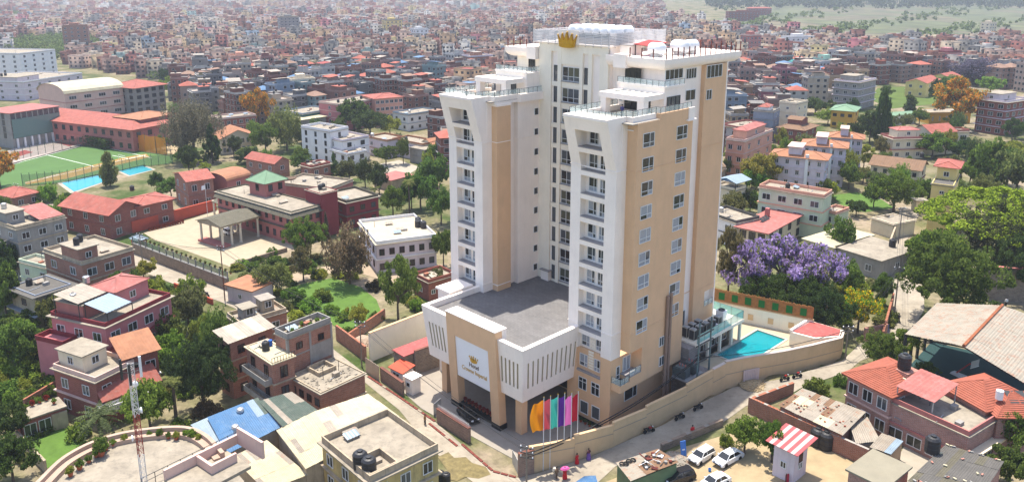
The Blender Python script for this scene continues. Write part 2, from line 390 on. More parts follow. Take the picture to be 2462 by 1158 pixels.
o = hp(m, 'louvre_screen', LOU); o['kind'] = 'stuff'
m = MB(); m.box(-27.0,-11.2,11.6,26.1,53.68,53.84); m.box(-21.4,-17.2,11.55,11.65,53.85,55.9); hp(m, 'roof_edge', WH)
# crown emblem
cr = MB(); cc = -19.35; yy = 11.3
def crown(mb, cx, z0, w, h, y0, y1):
    n = 32; out = []; base = []
    for i in range(n+1):
        t = i/n; u = (t-.5)*2
        ph = (t*4) % 1.0; k = abs(ph-.5)*2; peak = [.78,.88,1.0,.88,.78][min(4, round(t*4))]
        zt = z0 + h*(.40+(peak-.40)*max(0, k)**1.25)
        fl = .9+ .34*((zt-z0)/h)
        out.append((cx+u*w*.42*fl*1.12, zt)); base.append((cx+u*w*.42, z0-.06*h*(1-u*u)))
    for i in range(n):
        a, b, c, d = base[i], base[i+1], out[i+1], out[i]
        bu = .18*math.cos((i/n-.5)*math.pi); bv = .18*math.cos(((i+1)/n-.5)*math.pi)
        mb.hexa([(a[0],y0-bu,a[1]),(b[0],y0-bv,b[1]),(b[0],y1,b[1]),(a[0],y1,a[1])], [(d[0],y0-bu,d[1]),(c[0],y0-bv,c[1]),(c[0],y1,c[1]),(d[0],y1,d[1])])
    for j in range(5):
        i = round(j*n/4); mb.lathe([(.0,-.13),(.12,-.06),(.14,0),(.12,.07),(0,.14)], 8, (out[i][0], (y0+y1)/2, out[i][1]+.08))
crown(cr, cc, 53.3, 3.5, 2.2, yy-.1, yy+.2)
for z in (53.42, 53.78): cr.box(cc-1.45, cc+1.45, yy-.32, yy+.1, z, z+.09)
hp(cr, 'crown_emblem', GOLD)
m = MB(); m.box(-20.3,-18.4,11.4,11.75,53.9,54.2); hp(m, 'emblem_bracket', STEEL)
# roof decks with bowed soffits
def deck(x0, x1, y0, y1, ox0, ox1, oy0, oy1, zb, zt, name):
    n = 7; m = MB(); lv = []
    for i in range(n+1):
        t = i/n; e = math.sin(t*math.pi/2)**.75 if t else 0; z = zb+(zt-.35-zb)*(1-math.cos(t*math.pi/2)) if i < n else zt
        lv.append([(x0-ox0*e, y0-oy0*e, z), (x1+ox1*e, y0-oy0*e, z), (x1+ox1*e, y1+oy1*e, z), (x0-ox0*e, y1+oy1*e, z)])
    for a, b in zip(lv, lv[1:]): m.add(a+b, [(0,1,5,4),(1,2,6,5),(2,3,7,6),(3,0,4,7)])
    m.poly(lv[0][::-1]); m.poly(lv[-1]); return hp(m, name, WH)
deck(-11.5, -2.0, 12.5, 29.4, 0, 1.15, 1.3, 2.4, 51.0, 52.6, 'roof_deck')
deck(-32.0, -26.05, 13.0, 28.0, 1.8, 0, 1.3, 2.0, 51.0, 52.6, 'roof_deck')
hp(MB().box(-9.9,-7.6,11.0,12.5,50.9,52.9), 'deck_bracket', WH); hp(MB().box(-28.1,-26.06,11.2,13.0,50.9,52.9), 'deck_bracket', WH)
for y in np.arange(11.7, 31.6, 1.42): inst('steel_post', MB().box(-.06,.06,-.06,.06,0,1.55).mesh('steel_post', RUST), hotel, (-1.0, y, 52.55))
pmesh = MB().box(-.06,.06,-.06,.06,0,1.4).mesh('steel_post', RUST)
for x in (-3, -5, -7.1): inst('steel_post', pmesh, hotel, (x, 11.35, 52.55))
for x in (-2.6, -4.4, -6.2, -8.2): inst('steel_post', pmesh, hotel, (x, 31.5, 52.55))
for x in (-33.2, -31.8, -30.3, -28.8): inst('steel_post', pmesh, hotel, (x, 11.95, 52.55))
# upper blocks of the wings, white side wall, rear tan block
hp(MB().box(-8.3, 0, 10.2, 15.1, 44.9, 48.85), 'setback_block', WH); hp(MB().box(-33.1,-25.8,9.0,13.0,44.9,48.85), 'setback_block', WH)
hp(MB().box(-8.4,.1,10.1,10.3,48.7,49.0).box(-.1,.12,10.3,15.1,48.7,49.02), 'coping', WH); hp(MB().box(-33.2,-25.7,8.9,9.1,48.7,49.0), 'coping', WH)
m = MB(); m.box(-32.0,-26.1,13.0,28.0,0,51); hp(m, 'rear_wall', CREAM)
m = MB(); m.box(-2.0,-1.97,15.1,22.3,8,51); hp(m, 'white_side_wall', WH)
m = MB(); m.box(-4,-1.25,22.3,28.3,14.0,51.0).box(-4,-1.25,22.3,25.6,0,14.0).box(-4,-1.25,25.6,28.3,8.5,11.3); hp(m, 'rear_bay', TAN)
m = MB(); m.box(-4,-1.2,28.3,28.6,0,51.2); hp(m, 'rear_pier', WH)
for y0_, y1_, z_, x_ in ((22.3,28.3,LEDGE-.1,-1.25),(22.3,28.3,14.8,-1.25),(15.1,22.3,14.8,-1.97)): hp(MB().box(x_,x_+.07,y0_,y1_,z_,z_+.1), 'ledge', TAN)
rail([(-1.3,25.7,11.3),(-1.3,28.2,11.3)], 1.0, GL_RAIL)
for (y, z, w, h, c, x) in ((12.95,49.5,4.4,1.45,4,-1.98),(18.2,49.2,2.7,1.55,4,-1.97),(18.3,45.95,2.6,1.6,2,-1.97),(22.6,49.0,4.3,1.95,4,-1.25),(22.8,45.7,1.5,1.55,2,-1.25)):
    window(hotel, (x, y, z), R(90), w, h, c, 1, GL_DARK, True)
window(hotel, (-1.97, 19.6, 9.0), R(90), 1.6, 3.0, 2, 1, GL_GREY)
# doors of the upper terraces
for x, y, z, w, h in ((-8.7,12.5,49.0,2.9,1.9), (-29.3,13.0,48.9,1.5,2.0)): window(hotel, (x,y,z), 0, w, h, 3, 1, GL_DARK, frame=DARK_METAL)
window(hotel, (-6.9,10.2,45.2), 0, 4.6, 2.3, 4, 1, GL_DARK, frame=DARK_METAL); window(hotel, (-31.8,9.0,45.2), 0, 3.6, 2.2, 3, 1, GL_GREY, frame=DARK_METAL)
window(hotel, (-7.95,10.2,46.2), 0, .7, .8, 1, 1, GL_CURT)
window(hotel, (0.0,10.8,45.1), R(90), 3.2, 2.4, 3, 1, GL_GREY, frame=DARK_METAL)
# terraces: floor, parapet, pergola, railing
TERR = mat('terrace_tile', srgb(196,188,176), .8, .1, 1.2)
m = MB(); m.box(-8.05,1.6,1.0,10.2,44.9,45.05).box(-34.7,-25.6,1.0,9.0,44.9,45.05); hp(m, 'terrace_floor', TERR)
m = MB()
m.box(-7.92,-.18,-2.1,-1.2,45.4,45.76).box(-7.92,-7.5,-1.2,10.2,45.0,45.76).box(-.6,-.18,-1.2,2.1,45.0,45.76)
m.box(-.18,.9,2.0,2.4,45.0,45.76).box(.55,.9,2.4,7.2,44.1,45.76).box(-.3,1.0,1.9,7.3,43.95,44.1)
m.box(-34.6,-26.9,-2.1,-1.2,45.4,45.76).box(-34.6,-34.2,-1.2,9.0,45.0,45.76).box(-27.3,-26.9,-1.2,2.0,45.0,45.76)
m.box(-26.9,-25.6,1.7,2.0,44.5,45.76).box(-25.9,-25.6,2.0,7.0,44.5,45.76).box(-25.9,-24.9,6.7,12.3,44.5,45.76)
hp(m, 'parapet', WH)
m = MB(); m.box(1.3,1.66,7.2,15.1,44.9,45.76).box(.9,1.3,7.2,7.5,44.9,45.76); hp(m, 'parapet', TAN)
m = MB(); m.box(1.2,2.0,13.4,15.6,44.0,44.2).box(1.66,1.85,13.8,15.2,44.2,45.9); hp(m, 'canopy_ledge', WH)
rail([(-7.7,9.5,45.76),(-7.7,-.9,45.76),(-.4,-.9,45.76),(-.4,2.2,45.76),(.7,2.2,45.76),(.7,7.4,45.76),(1.45,7.4,45.76),(1.45,14.8,45.76)], .85, GL_RAIL)
rail([(-34.4,8.5,45.76),(-34.4,-.9,45.76),(-27.1,-.9,45.76),(-27.1,1.85,45.76),(-25.75,1.85,45.76),(-25.75,6.85,45.76),(-25.3,6.85,45.76),(-25.3,12.0,45.76)], .85, GL_RAIL)
rail([(-8.3,10.2,48.95),(0,10.2,48.95),(0,15.0,48.95)], .85, GL_RAIL); rail([(-33.1,9.0,48.95),(-25.8,9.0,48.95),(-25.8,12.2,48.95)], .85, GL_RAIL)
for (x0, x1, y0, y1) in ((-8.0,-.1,5.6,10.2), (-33.8,-26.4,4.9,9.0)):
    m = MB(); m.box(x0,x1,y0,y0+.9,47.3,48.05).box(x0,x0+.9,y0+.9,y1,47.3,48.05).box(x1-.9,x1,y0+.9,y1,47.3,48.05)
    for i in range(1, 6): xx = x0+.9+(x1-x0-1.8)*i/6; m.box(xx-.12,xx+.12,y0+.9,y1,47.6,48.0)
    m.box(x0+.2,x0+1.2,y0+.1,y0+1.2,45.0,47.3).box(x1-1.2,x1-.1,y0+.1,y0+1.2,45.0,47.3)
    o = hp(m, 'pergola', WH)
    MB().box(x0+.9,x1-.9,y0+.9,y1,47.86,47.9).build('pergola_glass', GL_RAIL, o)
# entrance canopy: an upturned truncated pyramid with slots, a paved terrace on top
CAN = [(-28.3,-11.5),(-6.1,-11.5),(-6.1,.3),(-28.3,.3)]
def slotted(mb, bl, br, tr, tl, us, v0, v1, dep):
    bl, br, tr, tl = map(Vector, (bl, br, tr, tl))
    q = lambda u, v: (bl*(1-u)+br*u)*(1-v)+(tl*(1-u)+tr*u)*v
    nrm = (br-bl).cross(tl-bl).normalized(); inn = -nrm*dep
    mb.mat(0); ed = [0]+[x for s in us for x in s]+[1]
    def quad(u0, u1, w0, w1): mb.poly([q(u0,w0), q(u1,w0), q(u1,w1), q(u0,w1)])
    quad(0,1,0,v0); quad(0,1,v1,1)
    for i in range(0, len(ed), 2): quad(ed[i], ed[i+1], v0, v1)
    for a, b in us:
        A, B, Cc, D = q(a,v0), q(b,v0), q(b,v1), q(a,v1)
        mb.mat(1)
        mb.poly([A+inn,B+inn,Cc+inn,D+inn]); mb.poly([A,A+inn,D+inn,D]); mb.poly([B+inn,B,Cc,Cc+inn]); mb.poly([A,B,B+inn,A+inn]); mb.poly([D+inn,Cc+inn,Cc,D])
    mb.mat(0)
zt, zb, ins = 14.5, 6.15, .8
T = [Vector((x, y, zt)) for x, y in CAN]
B = [Vector((-28.3+ins,-11.5+ins,zb)), Vector((-6.1-ins,-11.5+ins,zb)), Vector((-6.1-ins,.3,zb)), Vector((-28.3+ins,.3,zb))]
SLOT = mat('slot_beige', srgb(205,194,170), .9, .05)
m = MB(); W = 22.2
us = [((1.2+i*.82)/W, (1.2+i*.82+.34)/W) for i in range(5)] + [((17.75+i*.82)/W, (17.75+i*.82+.34)/W) for i in range(5)]
slotted(m, B[0], B[1], T[1], T[0], us, .23, .72, .3)
us = [((1.0+i*1.0)/11.8, (1.0+i*1.0+.3)/11.8) for i in range(11)]
slotted(m, B[1], B[2], T[2], T[1], us, .23, .72, .3)
m.mat(0); m.poly([B[3], B[0], T[0], T[3]]); m.poly([B[3], B[2], B[1], B[0]])
t = .75
inn = [Vector((-28.3+t,-11.5+t,zt)), Vector((-6.1-t,-11.5+t,zt)), Vector((-6.1-t,.3,zt)), Vector((-28.3+t,.3,zt))]
for i in range(3): j = (i+1) % 4; a, b = (i, j) if i != 2 else (3, 0); m.poly([T[a], T[b], inn[b], inn[a]]) ; m.poly([inn[a], inn[b], inn[b]-Vector((0,0,.9)), inn[a]-Vector((0,0,.9))])
hp(m, 'entrance_canopy', [WH, SLOT])
m = MB(); m.box(-28.3+t-.01,-6.1-t+.01,-11.5+t-.01,12.3,13.3,13.62); o = hp(m, 'canopy_terrace', PAVE)
g = MB()
for i in range(22): y = -10.5+i*1.0; 
# portal with the sign board
def py_(z): return -11.0-.95*z/15.7
def leaning(mb, x0, x1, z0, z1, f=0, d=1.35, dt=None):
    mb.hexa([(x0,py_(z0)+f,z0),(x1,py_(z0)+f,z0),(x1,py_(z0)+d,z0),(x0,py_(z0)+d,z0)], [(x0,py_(z1)+f,z1),(x1,py_(z1)+f,z1),(x1,py_(z1)+(dt or d),z1),(x0,py_(z1)+(dt or d),z1)])
m = MB(); leaning(m,-21.9,-20.2,.9,15.55); leaning(m,-12.85,-11.15,.9,15.55); leaning(m,-20.2,-12.85,12.2,15.55); hp(m, 'portal', TAN)
m = MB(); leaning(m,-21.95,-11.1,15.55,15.7,-.05,2.3); m.box(-21.88,-11.17,py_(15.5)+1.36,py_(15.5)+2.25,13.6,15.55); hp(m, 'portal_coping', WH)
m = MB(); leaning(m,-21.96,-20.14,-.2,.9,-.06,1.41); leaning(m,-12.91,-11.09,-.2,.9,-.06,1.41); hp(m, 'plinth', BLACKST)
BOARD = mat('sign_board', srgb(236,236,238), .45, .02)
m = MB(); leaning(m,-20.2,-12.85,5.6,12.2,.18,.5); bd = hp(m, 'sign_board', BOARD)
def text(s, size, loc, rot, mt, name, parent, ext=.02, sx=1.0):
    cu = bpy.data.curves.new(name, 'FONT'); cu.body = s; cu.size = size; cu.extrude = ext; cu.align_x = 'CENTER'; cu.resolution_u = 3
    ob = bpy.data.objects.new('tmp', cu); C.objects.link(ob)
    dg = bpy.context.evaluated_depsgraph_get(); me = bpy.data.meshes.new_from_object(ob.evaluated_get(dg)); me.name = name
    C.objects.unlink(ob); bpy.data.objects.remove(ob)
    me.materials.clear(); me.materials.append(mt)
    o = inst(name, me, parent, loc); o.rotation_euler = rot; o.scale = (sx, 1, 1); return o
la = math.atan(.95/15.7)
GOLDT = mat('gold_letter', (.62,.38,.06), .35, .1, metal=.5); BRONZE = mat('bronze_letter', (.14,.075,.03), .4, .1)
text('Hotel', .95, (-16.3, py_(8.2)+.15, 8.15), (R(90)+la,0,0), BRONZE, 'lettering', bd)
text('Crowne Imperial', .98, (-16.3, py_(7.2)+.15, 7.15), (R(90)+la,0,0), GOLDT, 'lettering', bd, sx=.82)
m = MB(); crown(m, -16.3, 9.15, 1.6, .75, py_(9.3)+.1, py_(9.3)+.2)
hp(m, 'crown_mark', GOLDT, bd)
# planter under the portal, ground-floor glazing under the canopy, tiled plinth
m = MB(); m.box(-20.2,-12.9,-10.6,-9.9,0,1.0); pl = thing('planter', 'long black granite planter between the tan portal piers', 'planter', HO, HRZ); m.build('trough', BLACKST, pl)
m = MB(); m.box(-26.7,-8.1,4.9,13,0,13.3); hp(m, 'ground_floor', mat('lobby_wall', srgb(190,170,140), .8, .1))
for i in range(6): window(hotel, (-25.9+i*2.9, 4.9, .3), 0, 2.5, 3.6, 2, 1, GL_GREY, frame=DARK_METAL)
m = MB(); m.box(-8.2,.06,-.07,0,-.1,.5); m.box(0.0,.07,0,16,-.1,.5); hp(m, 'plinth', BLACKST)
for x in (-25.5, -8.9): m = MB(); m.box(x-.6,x+.6,-9.5,-8.3,0,6.2); hp(m, 'canopy_column', TAN)
# small white stair head left of the canopy
m = MB(); m.box(-31.5,-28.6,-5.6,-1.2,0,14.6); m.box(-31.8,-28.2,-5.9,-.9,14.6,14.9)
st = thing('stair_tower', 'low white plastered stair tower with flat white cap beside the entrance canopy', 'stair tower', HO, HRZ); m.build('wall', WH, st); window(st, (-28.6,-3.6,12.4), R(90), .7,.7,1,1,GL_DARK)
# white horizontal tanks on the roofs
TANK = mat('tank_white', (.78,.79,.80), .3, .05, spec=.5)
tm = MB()
prof = [(0,-1.1),(.35,-1.06),(.6,-.92),(.72,-.7),(.72,.7),(.6,.92),(.35,1.06),(0,1.1)]
tm.lathe(prof, 14)
tmesh = tm.mesh('tank_body', TANK, True); tcr = MB().box(-.5,.5,-.5,.5,-.95,-.45).mesh('stand', STEEL)
def roof_tank(x, y, z, along_x=False, label=None, group=None, s=1.0):
    t = thing('roof_water_tank', label, 'water tank', hw(x, y, z), HRZ + (R(90) if along_x else 0), group)
    o = inst('tank_body', tmesh, t, (0,0,.95*s), scale=s); o.rotation_euler = (R(90),0,0); inst('stand', tcr, t, (0,0,.95*s), scale=s)
hp(MB().box(-21.4,-11.9,12.9,18.5,53.84,54.8), 'tank_platform', GREYSILL)
for r_ in range(2):
    for i in range(6): roof_tank(-20.3+i*1.62, 14.4+r_*2.6, 54.75, False, 'white lying water tank in the packed rows behind the crown', 'tanks behind the crown', 1.15)
roof_tank(-4.3, 14.0, 52.6, True, 'white lying tank at the front of the hotel roof deck', None, 1.25)
roof_tank(-3.6, 18.8, 52.6, True, 'white lying tank beside the boxed tank on the hotel roof deck', None, 1.35)
roof_tank(-3.6, 21.6, 52.6, False, 'white lying tank farthest back on the hotel roof deck', None, 1.3)
sh = thing('roof_shelter', 'small roof shelter with red metal sheet on the hotel deck', 'shelter', HO, HRZ)
m = MB(); m.hexa([(-8.2,13.6,54.2),(-4.9,13.6,54.0),(-4.9,17.4,54.4),(-8.2,17.4,54.6)], [(-8.2,13.6,54.28),(-4.9,13.6,54.08),(-4.9,17.4,54.48),(-8.2,17.4,54.68)])
m.build('sheet_roof', mat('red_sheet', srgb(200,70,60), .6, .15), sh)
for x, y in ((-8,13.8),(-5.1,13.8),(-5.1,17.2),(-8,17.2)): MB().box(x-.06,x+.06,y-.06,y+.06,52.6,54.3).build('post', DARK_METAL, sh)
m = MB(); m.box(-10.4,-8.4,13.2,16,52.6,54.0); m.build('wall', WH, sh)
MB().box(-10.5,-8.3,13.1,16.1,54.0,54.12).build('slab', GREYSILL, sh)
# ================================================================== ground, roads, yards
def pip(x, y, poly):
    r = False; n = len(poly); j = n-1
    for i in range(n):
        xi, yi = poly[i][0], poly[i][1]; xj, yj = poly[j][0], poly[j][1]
        if (yi > y) != (yj > y) and x < (xj-xi)*(y-yi)/(yj-yi)+xi: r = not r
        j = i
    return r
LOT = [hw(x, y) for x, y in [(-40,-14),(-1.2,-15.2),(1.8,-9.6),(3.8,-4),(5,3),(6.2,10),(7.3,17),(10.5,24.5),(13.3,30),(16.2,38.4),(11,40.5),(-8,37),(-40,37)]]
def soil_mat():
    m = bpy.data.materials.new('earth_and_scrub'); m.use_nodes = True; nt = m.node_tree; N = nt.nodes; L = nt.links; b = N['Principled BSDF']
    b.inputs['Roughness'].default_value = .95; b.inputs['Specular IOR Level'].default_value = .1
    geo = N.new('ShaderNodeNewGeometry')
    def noise(s, d=6):
        n = N.new('ShaderNodeTexNoise'); n.inputs['Scale'].default_value = s; n.inputs['Detail'].default_value = d; n.inputs['Roughness'].default_value = .65; L.new(geo.outputs['Position'], n.inputs['Vector']); return n
    r1 = N.new('ShaderNodeValToRGB'); L.new(noise(.045).outputs['Fac'], r1.inputs[0])
    e = r1.color_ramp.elements; e[0].position = .36; e[0].color = (.30,.24,.17,1); e[1].position = .62; e[1].color = (.055,.085,.022,1)
    r1.color_ramp.elements.new(.5).color = (.17,.155,.08,1)
    n2 = noise(.8); mr = N.new('ShaderNodeMapRange'); L.new(n2.outputs['Fac'], mr.inputs['Value']); mr.inputs['From Min'].default_value = .3; mr.inputs['From Max'].default_value = .7; mr.inputs['To Min'].default_value = .65; mr.inputs['To Max'].default_value = 1.25
    hs = N.new('ShaderNodeHueSaturation'); L.new(r1.outputs[0], hs.inputs['Color']); L.new(mr.outputs[0], hs.inputs['Value']); L.new(hs.outputs[0], b.inputs['Base Color'])
    bp = N.new('ShaderNodeBump'); bp.inputs['Distance'].default_value = .2; bp.inputs['Strength'].default_value = .4; L.new(n2.outputs['Fac'], bp.inputs['Height']); L.new(bp.outputs[0], b.inputs['Normal'])
    return m
def axis(dense0, dense1, step, lo, hi):
    a = list(np.arange(dense0, dense1+.01, step)); s = step; v = dense0
    while v > lo: s *= 1.35; v -= s; a.insert(0, v)
    s = step; v = dense1
    while v < hi: s *= 1.35; v += s; a.append(v)
    return np.array(a)
xs = axis(-80, 110, 1.5, -7000, 7000); ys = axis(50, 190, 1.5, -600, 9000)
XX, YY = np.meshgrid(xs, ys); ZZ = np.clip(.1*(XX-1), 0, 4) - .03
for i in range(len(ys)):
    if 60 < ys[i] < 160:
        for j in range(len(xs)):
            if -30 < xs[j] < 70 and ZZ[i, j] > -.02 and pip(xs[j], ys[i], LOT): ZZ[i, j] = -.2
V = np.stack([XX.ravel(), YY.ravel(), ZZ.ravel()], 1); nx = len(xs)
I = np.arange((len(ys)-1)*nx).reshape(len(ys)-1, nx)[:, :-1].ravel()
o = inst('ground', mesh_np('ground', V, np.stack([I, I+1, I+nx+1, I+nx], 1), soil_mat())); o['kind'] = 'structure'

def sheet(name, pts, mt, lift=.02, kind='structure', px=True, step=3.0):
    """flat area laid on the ground: polygon in photo pixels (or metres), cut fine enough to follow the slope"""
    poly = [G(*p) for p in pts] if px else [Vector((p[0], p[1], 0)) for p in pts]
    bm = bmesh.new(); f = bm.faces.new([bm.verts.new((p.x, p.y, 0)) for p in poly])
    x0 = min(p.x for p in poly); x1 = max(p.x for p in poly)
    if x1 > 1:
        for x in np.arange(max(1, math.floor(x0)), min(x1, 42), 5.0):
            g = bm.verts[:]+bm.edges[:]+bm.faces[:]; bmesh.ops.bisect_plane(bm, geom=g, plane_co=(x, 0, 0), plane_no=(1, 0, 0))
        g = bm.verts[:]+bm.edges[:]+bm.faces[:]; bmesh.ops.bisect_plane(bm, geom=g, plane_co=(41, 0, 0), plane_no=(1, 0, 0))
    bmesh.ops.triangulate(bm, faces=bm.faces[:])
    for v in bm.verts: v.co.z = hgt(v.co.x, v.co.y)+lift
    for f in bm.faces:
        f.normal_update()
        if f.normal.z < 0: f.normal_flip()
    me = bpy.data.meshes.new(name); bm.to_mesh(me); bm.free(); me.materials.append(mt)
    o = inst(name, me)
    if kind: o['kind'] = kind
    return o
ROAD = mat('road_dust', srgb(196,184,164), .95, .28, .22, .2, 4, .6, (.17,.14,.105))
CONC = mat('concrete_pale', srgb(200,190,172), .9, .15, .4, .1, 5, .25, (.28,.25,.2))
YARD = mat('yard_brick', srgb(205,190,162), .9, .12, .5, .1, 4, .15, (.3,.26,.2))
GRASS = mat('lawn', (.085,.16,.025), .95, .25, .5, .3, 20)
GRASS2 = mat('turf', (.075,.15,.04), .95, .12, .15); ORANGET = mat('turf_orange', (.30,.19,.05), .95, .15, .3)
SAND = mat('sand', srgb(200,178,140), .95, .2, .5, .2, 3)
sheet('road', [(292,590),(315,605),(430,647),(548,695),(650,742),(770,815),(885,903),(1047,1014),(1111,1068),(1186,1133),(1243,1148),(1290,1137),(1420,1097),(1500,1062),(1600,1018),(1679,971),(1762,931),(1877,911),(2025,866),(2062,832),(2110,790),(2140,742),(2148,690),(2139,630),(2152,560),(2165,498),(2218,497),(2197,543),(2177,585),(2195,640),(2222,700),(2222,745),(2190,800),(2110,850),(2067,868),(2039,892),(1928,931),(1900,947),(1794,975),(1734,1018),(1600,1074),(1480,1120),(1420,1175),(1165,1180),(1039,1081),(960,985),(880,921),(770,850),(640,778),(537,728),(377,667),(292,632)], ROAD, .03)
PAVEF = mat('forecourt_paver', srgb(188,178,164), .9, .10, .8, .15, 5)
sheet('forecourt', [hw(x, y) for x, y in [(-33,-12.5),(-33,8),(5.5,8),(3.4,-3),(1.0,-9.5),(-1.8,-15),(-24,-16.5)]], PAVEF, .02, px=False) if False else None
o = MB().prism([hw(x, y) for x, y in [(-36,-13.2),(-36,12),(5.0,12),(4.2,0),(3.1,-5),(1.2,-9.6),(-1.2,-14.2),(-24,-15.3)]], -.4, .05).build('forecourt', PAVEF); o['kind'] = 'structure'
KERB = mat('red_kerb', srgb(120,62,52), .9, .25, 1.0, .1, 6)
km = MB().box(0, .96, -.17, .17, 0, .12).mesh('kerbstone', KERB); k2 = MB().box(0, .96, -.17, .17, 0, .12).mesh('kerbstone', mat('pale_kerb', srgb(190,170,150), .9, .2))
kr = thing('kerb', 'line of dusty red kerb stones along the hotel forecourt', 'kerb', (0,0,0))
for a, b in (((885,905),(965,958)), ((965,958),(1047,1014)), ((1032,1018),(1100,1073)), ((1111,1068),(1150,1102)), ((1150,1102),(1186,1133)), ((1186,1133),(1243,1148))):
    A = G(*a); B_ = G(*b); d = B_-A; n = max(1, int(d.length/1.0)); rz = math.atan2(d.y, d.x)
    for i in range(n): inst('kerbstone', k2 if i % 5 == 4 else km, kr, A+d*(i/n)+Vector((0,0,.03)), rz)
sheet('palace_yard', [(345,560),(470,523),(520,505),(600,512),(700,556),(720,590),(690,603),(556,642),(440,600),(372,577)], YARD, .025)
sheet('lawn', [(700,690),(745,678),(800,668),(868,690),(905,720),(916,748),(890,788),(838,806),(785,770),(748,740)], GRASS, .03)
sheet('garden_path', [(690,662),(780,640),(860,632),(930,648),(1010,676),(1000,705),(915,672),(850,652),(770,660),(715,680)], mat('garden_path', srgb(196,176,150), .95, .1, .8), .035)
sheet('lawn', [(60,1075),(100,1040),(190,1022),(205,1060),(150,1105),(105,1130)], GRASS, .03)
sheet('football_pitch', [(-80,460),(-10,412),(24,394),(221,342),(408,376),(416,392),(330,402),(160,437),(58,446),(-20,470)], GRASS2, .03)
sheet('orange_turf', [(60,438),(150,415),(300,378),(352,370),(360,378),(250,405),(160,430),(62,444)], ORANGET, .04)
WLINE = mat('pitch_line', (.75,.77,.72), .9, .1)
for a, b in (((60,440),(350,372)), ((215,346),(365,380)), ((28,396),(215,346)), ((110,372),(225,400)), ((270,374),(310,382)), ((310,382),(350,374)), ((105,428),(140,420))):
    A = G(*a); B_ = G(*b); d = (B_-A).normalized(); n = Vector((-d.y, d.x, 0))*.14
    sheet('pitch_line', [A-n, B_-n, B_+n, A+n], WLINE, .05, px=False)
sheet('school_court', [(-60,400),(20,362),(150,318),(232,345),(60,385),(10,405)], mat('court_pale', srgb(205,190,180), .95, .12, .3), .03)
sheet('court_paint', [(20,372),(60,361),(80,366),(40,378)], mat('court_red', srgb(190,90,85), .95, .15, .4), .04)
sheet('court_paint', [(135,343),(190,330),(222,340),(165,352)], MATS['court_red'], .04)
sheet('school_court', [(210,330),(330,352),(420,372),(450,360),(400,345),(250,318)], SAND, .028)
SW = mat('pool_water', srgb(70,190,205), .12, .1, .5, .1, 3, spec=.5)
for pts in ([(148,440),(240,421),(268,431),(178,461)], [(287,411),(343,399),(368,408),(312,422)]):
    sheet('pool_surround', [(p[0]+(p[0]-sum(q[0] for q in pts)/4)*.18, p[1]+(p[1]-sum(q[1] for q in pts)/4)*.25) for p in pts], CONC, .03); sheet('swimming_pool', pts, SW, .06)
sheet('wet_patch', [(1052,1098),(1078,1086),(1092,1100),(1120,1098),(1135,1112),(1168,1122),(1180,1140),(1150,1150),(1120,1146),(1098,1156),(1070,1150),(1075,1128)], mat('wet_stain', (.19,.15,.06), .45, .5, 1.2, .2, 4), .045)
# far green fields on the right, river bed, side plots
def field_mat():
    m = bpy.data.materials.new('terraced_fields'); m.use_nodes = True; nt = m.node_tree; N = nt.nodes; L = nt.links; b = N['Principled BSDF']; b.inputs['Roughness'].default_value = .95
    geo = N.new('ShaderNodeNewGeometry'); mp = N.new('ShaderNodeMapping'); mp.inputs['Scale'].default_value = (.018,.006,.02); mp.inputs['Rotation'].default_value = (0,0,.25); L.new(geo.outputs['Position'], mp.inputs[0])
    vo = N.new('ShaderNodeTexVoronoi'); vo.inputs['Scale'].default_value = 1.0; L.new(mp.outputs[0], vo.inputs[0])
    r = N.new('ShaderNodeValToRGB'); L.new(vo.outputs['Color'], r.inputs[0]); e = r.color_ramp.elements
    e[0].color = (.10,.125,.045,1); e[1].color = (.25,.20,.11,1); r.color_ramp.elements.new(.45).color = (.15,.165,.06,1); r.color_ramp.elements.new(.7).color = (.17,.15,.075,1)
    n2 = N.new('ShaderNodeTexNoise'); n2.inputs['Scale'].default_value = .03; n2.inputs['Detail'].default_value = 8; L.new(geo.outputs['Position'], n2.inputs['Vector'])
    hs = N.new('ShaderNodeHueSaturation'); L.new(r.outputs[0], hs.inputs['Color']); mr = N.new('ShaderNodeMapRange'); L.new(n2.outputs['Fac'], mr.inputs['Value']); mr.inputs['From Min'].default_value = .3; mr.inputs['From Max'].default_value = .7; mr.inputs['To Min'].default_value = .38; mr.inputs['To Max'].default_value = .95; L.new(mr.outputs[0], hs.inputs['Value'])
    L.new(hs.outputs[0], b.inputs['Base Color']); return m
FIELD = field_mat()
sheet('fields', [(1690,62),(1840,100),(1990,92),(2110,118),(2300,112),(2470,92),(2620,60),(2620,8),(1850,12),(1760,30)], FIELD, .3)
sheet('river_bed', [(1600,48),(1700,60),(1830,78),(1960,92),(2100,116),(2095,126),(1950,104),(1820,88),(1690,72),(1590,60)], SAND, .5)
sheet('quarry', [(2060,112),(2150,92),(2260,84),(2330,96),(2310,108),(2210,108),(2110,118)], mat('quarry', srgb(185,170,140), .95, .25, .02), .6)
sheet('green_plot', [(2090,238),(2110,212),(2250,205),(2262,222),(2248,250),(2140,262)], mat('meadow', (.13,.20,.03), .95, .3, .1), .03)
sheet('garden_plot', [(2000,470),(2060,462),(2120,480),(2150,500),(2080,510),(2030,500)], GRASS, .03)
sheet('driveway', [(880,400),(960,385),(1010,402),(985,418),(900,430),(880,418)], CONC, .03)
sheet('lot_ground', [(1400,1180),(1500,1140),(1640,1075),(1760,1040),(1830,1060),(2000,1080),(2080,1130),(2010,1190)], SAND, .025)
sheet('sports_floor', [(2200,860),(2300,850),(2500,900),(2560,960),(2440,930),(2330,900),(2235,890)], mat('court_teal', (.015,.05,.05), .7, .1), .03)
sheet('side_yard', [(2120,1175),(2180,1060),(2280,1090),(2260,1180)], CONC, .03)
sheet('lane_yard', [(1650,940),(1700,900),(1760,915),(1690,962)], ROAD, .04) if False else None

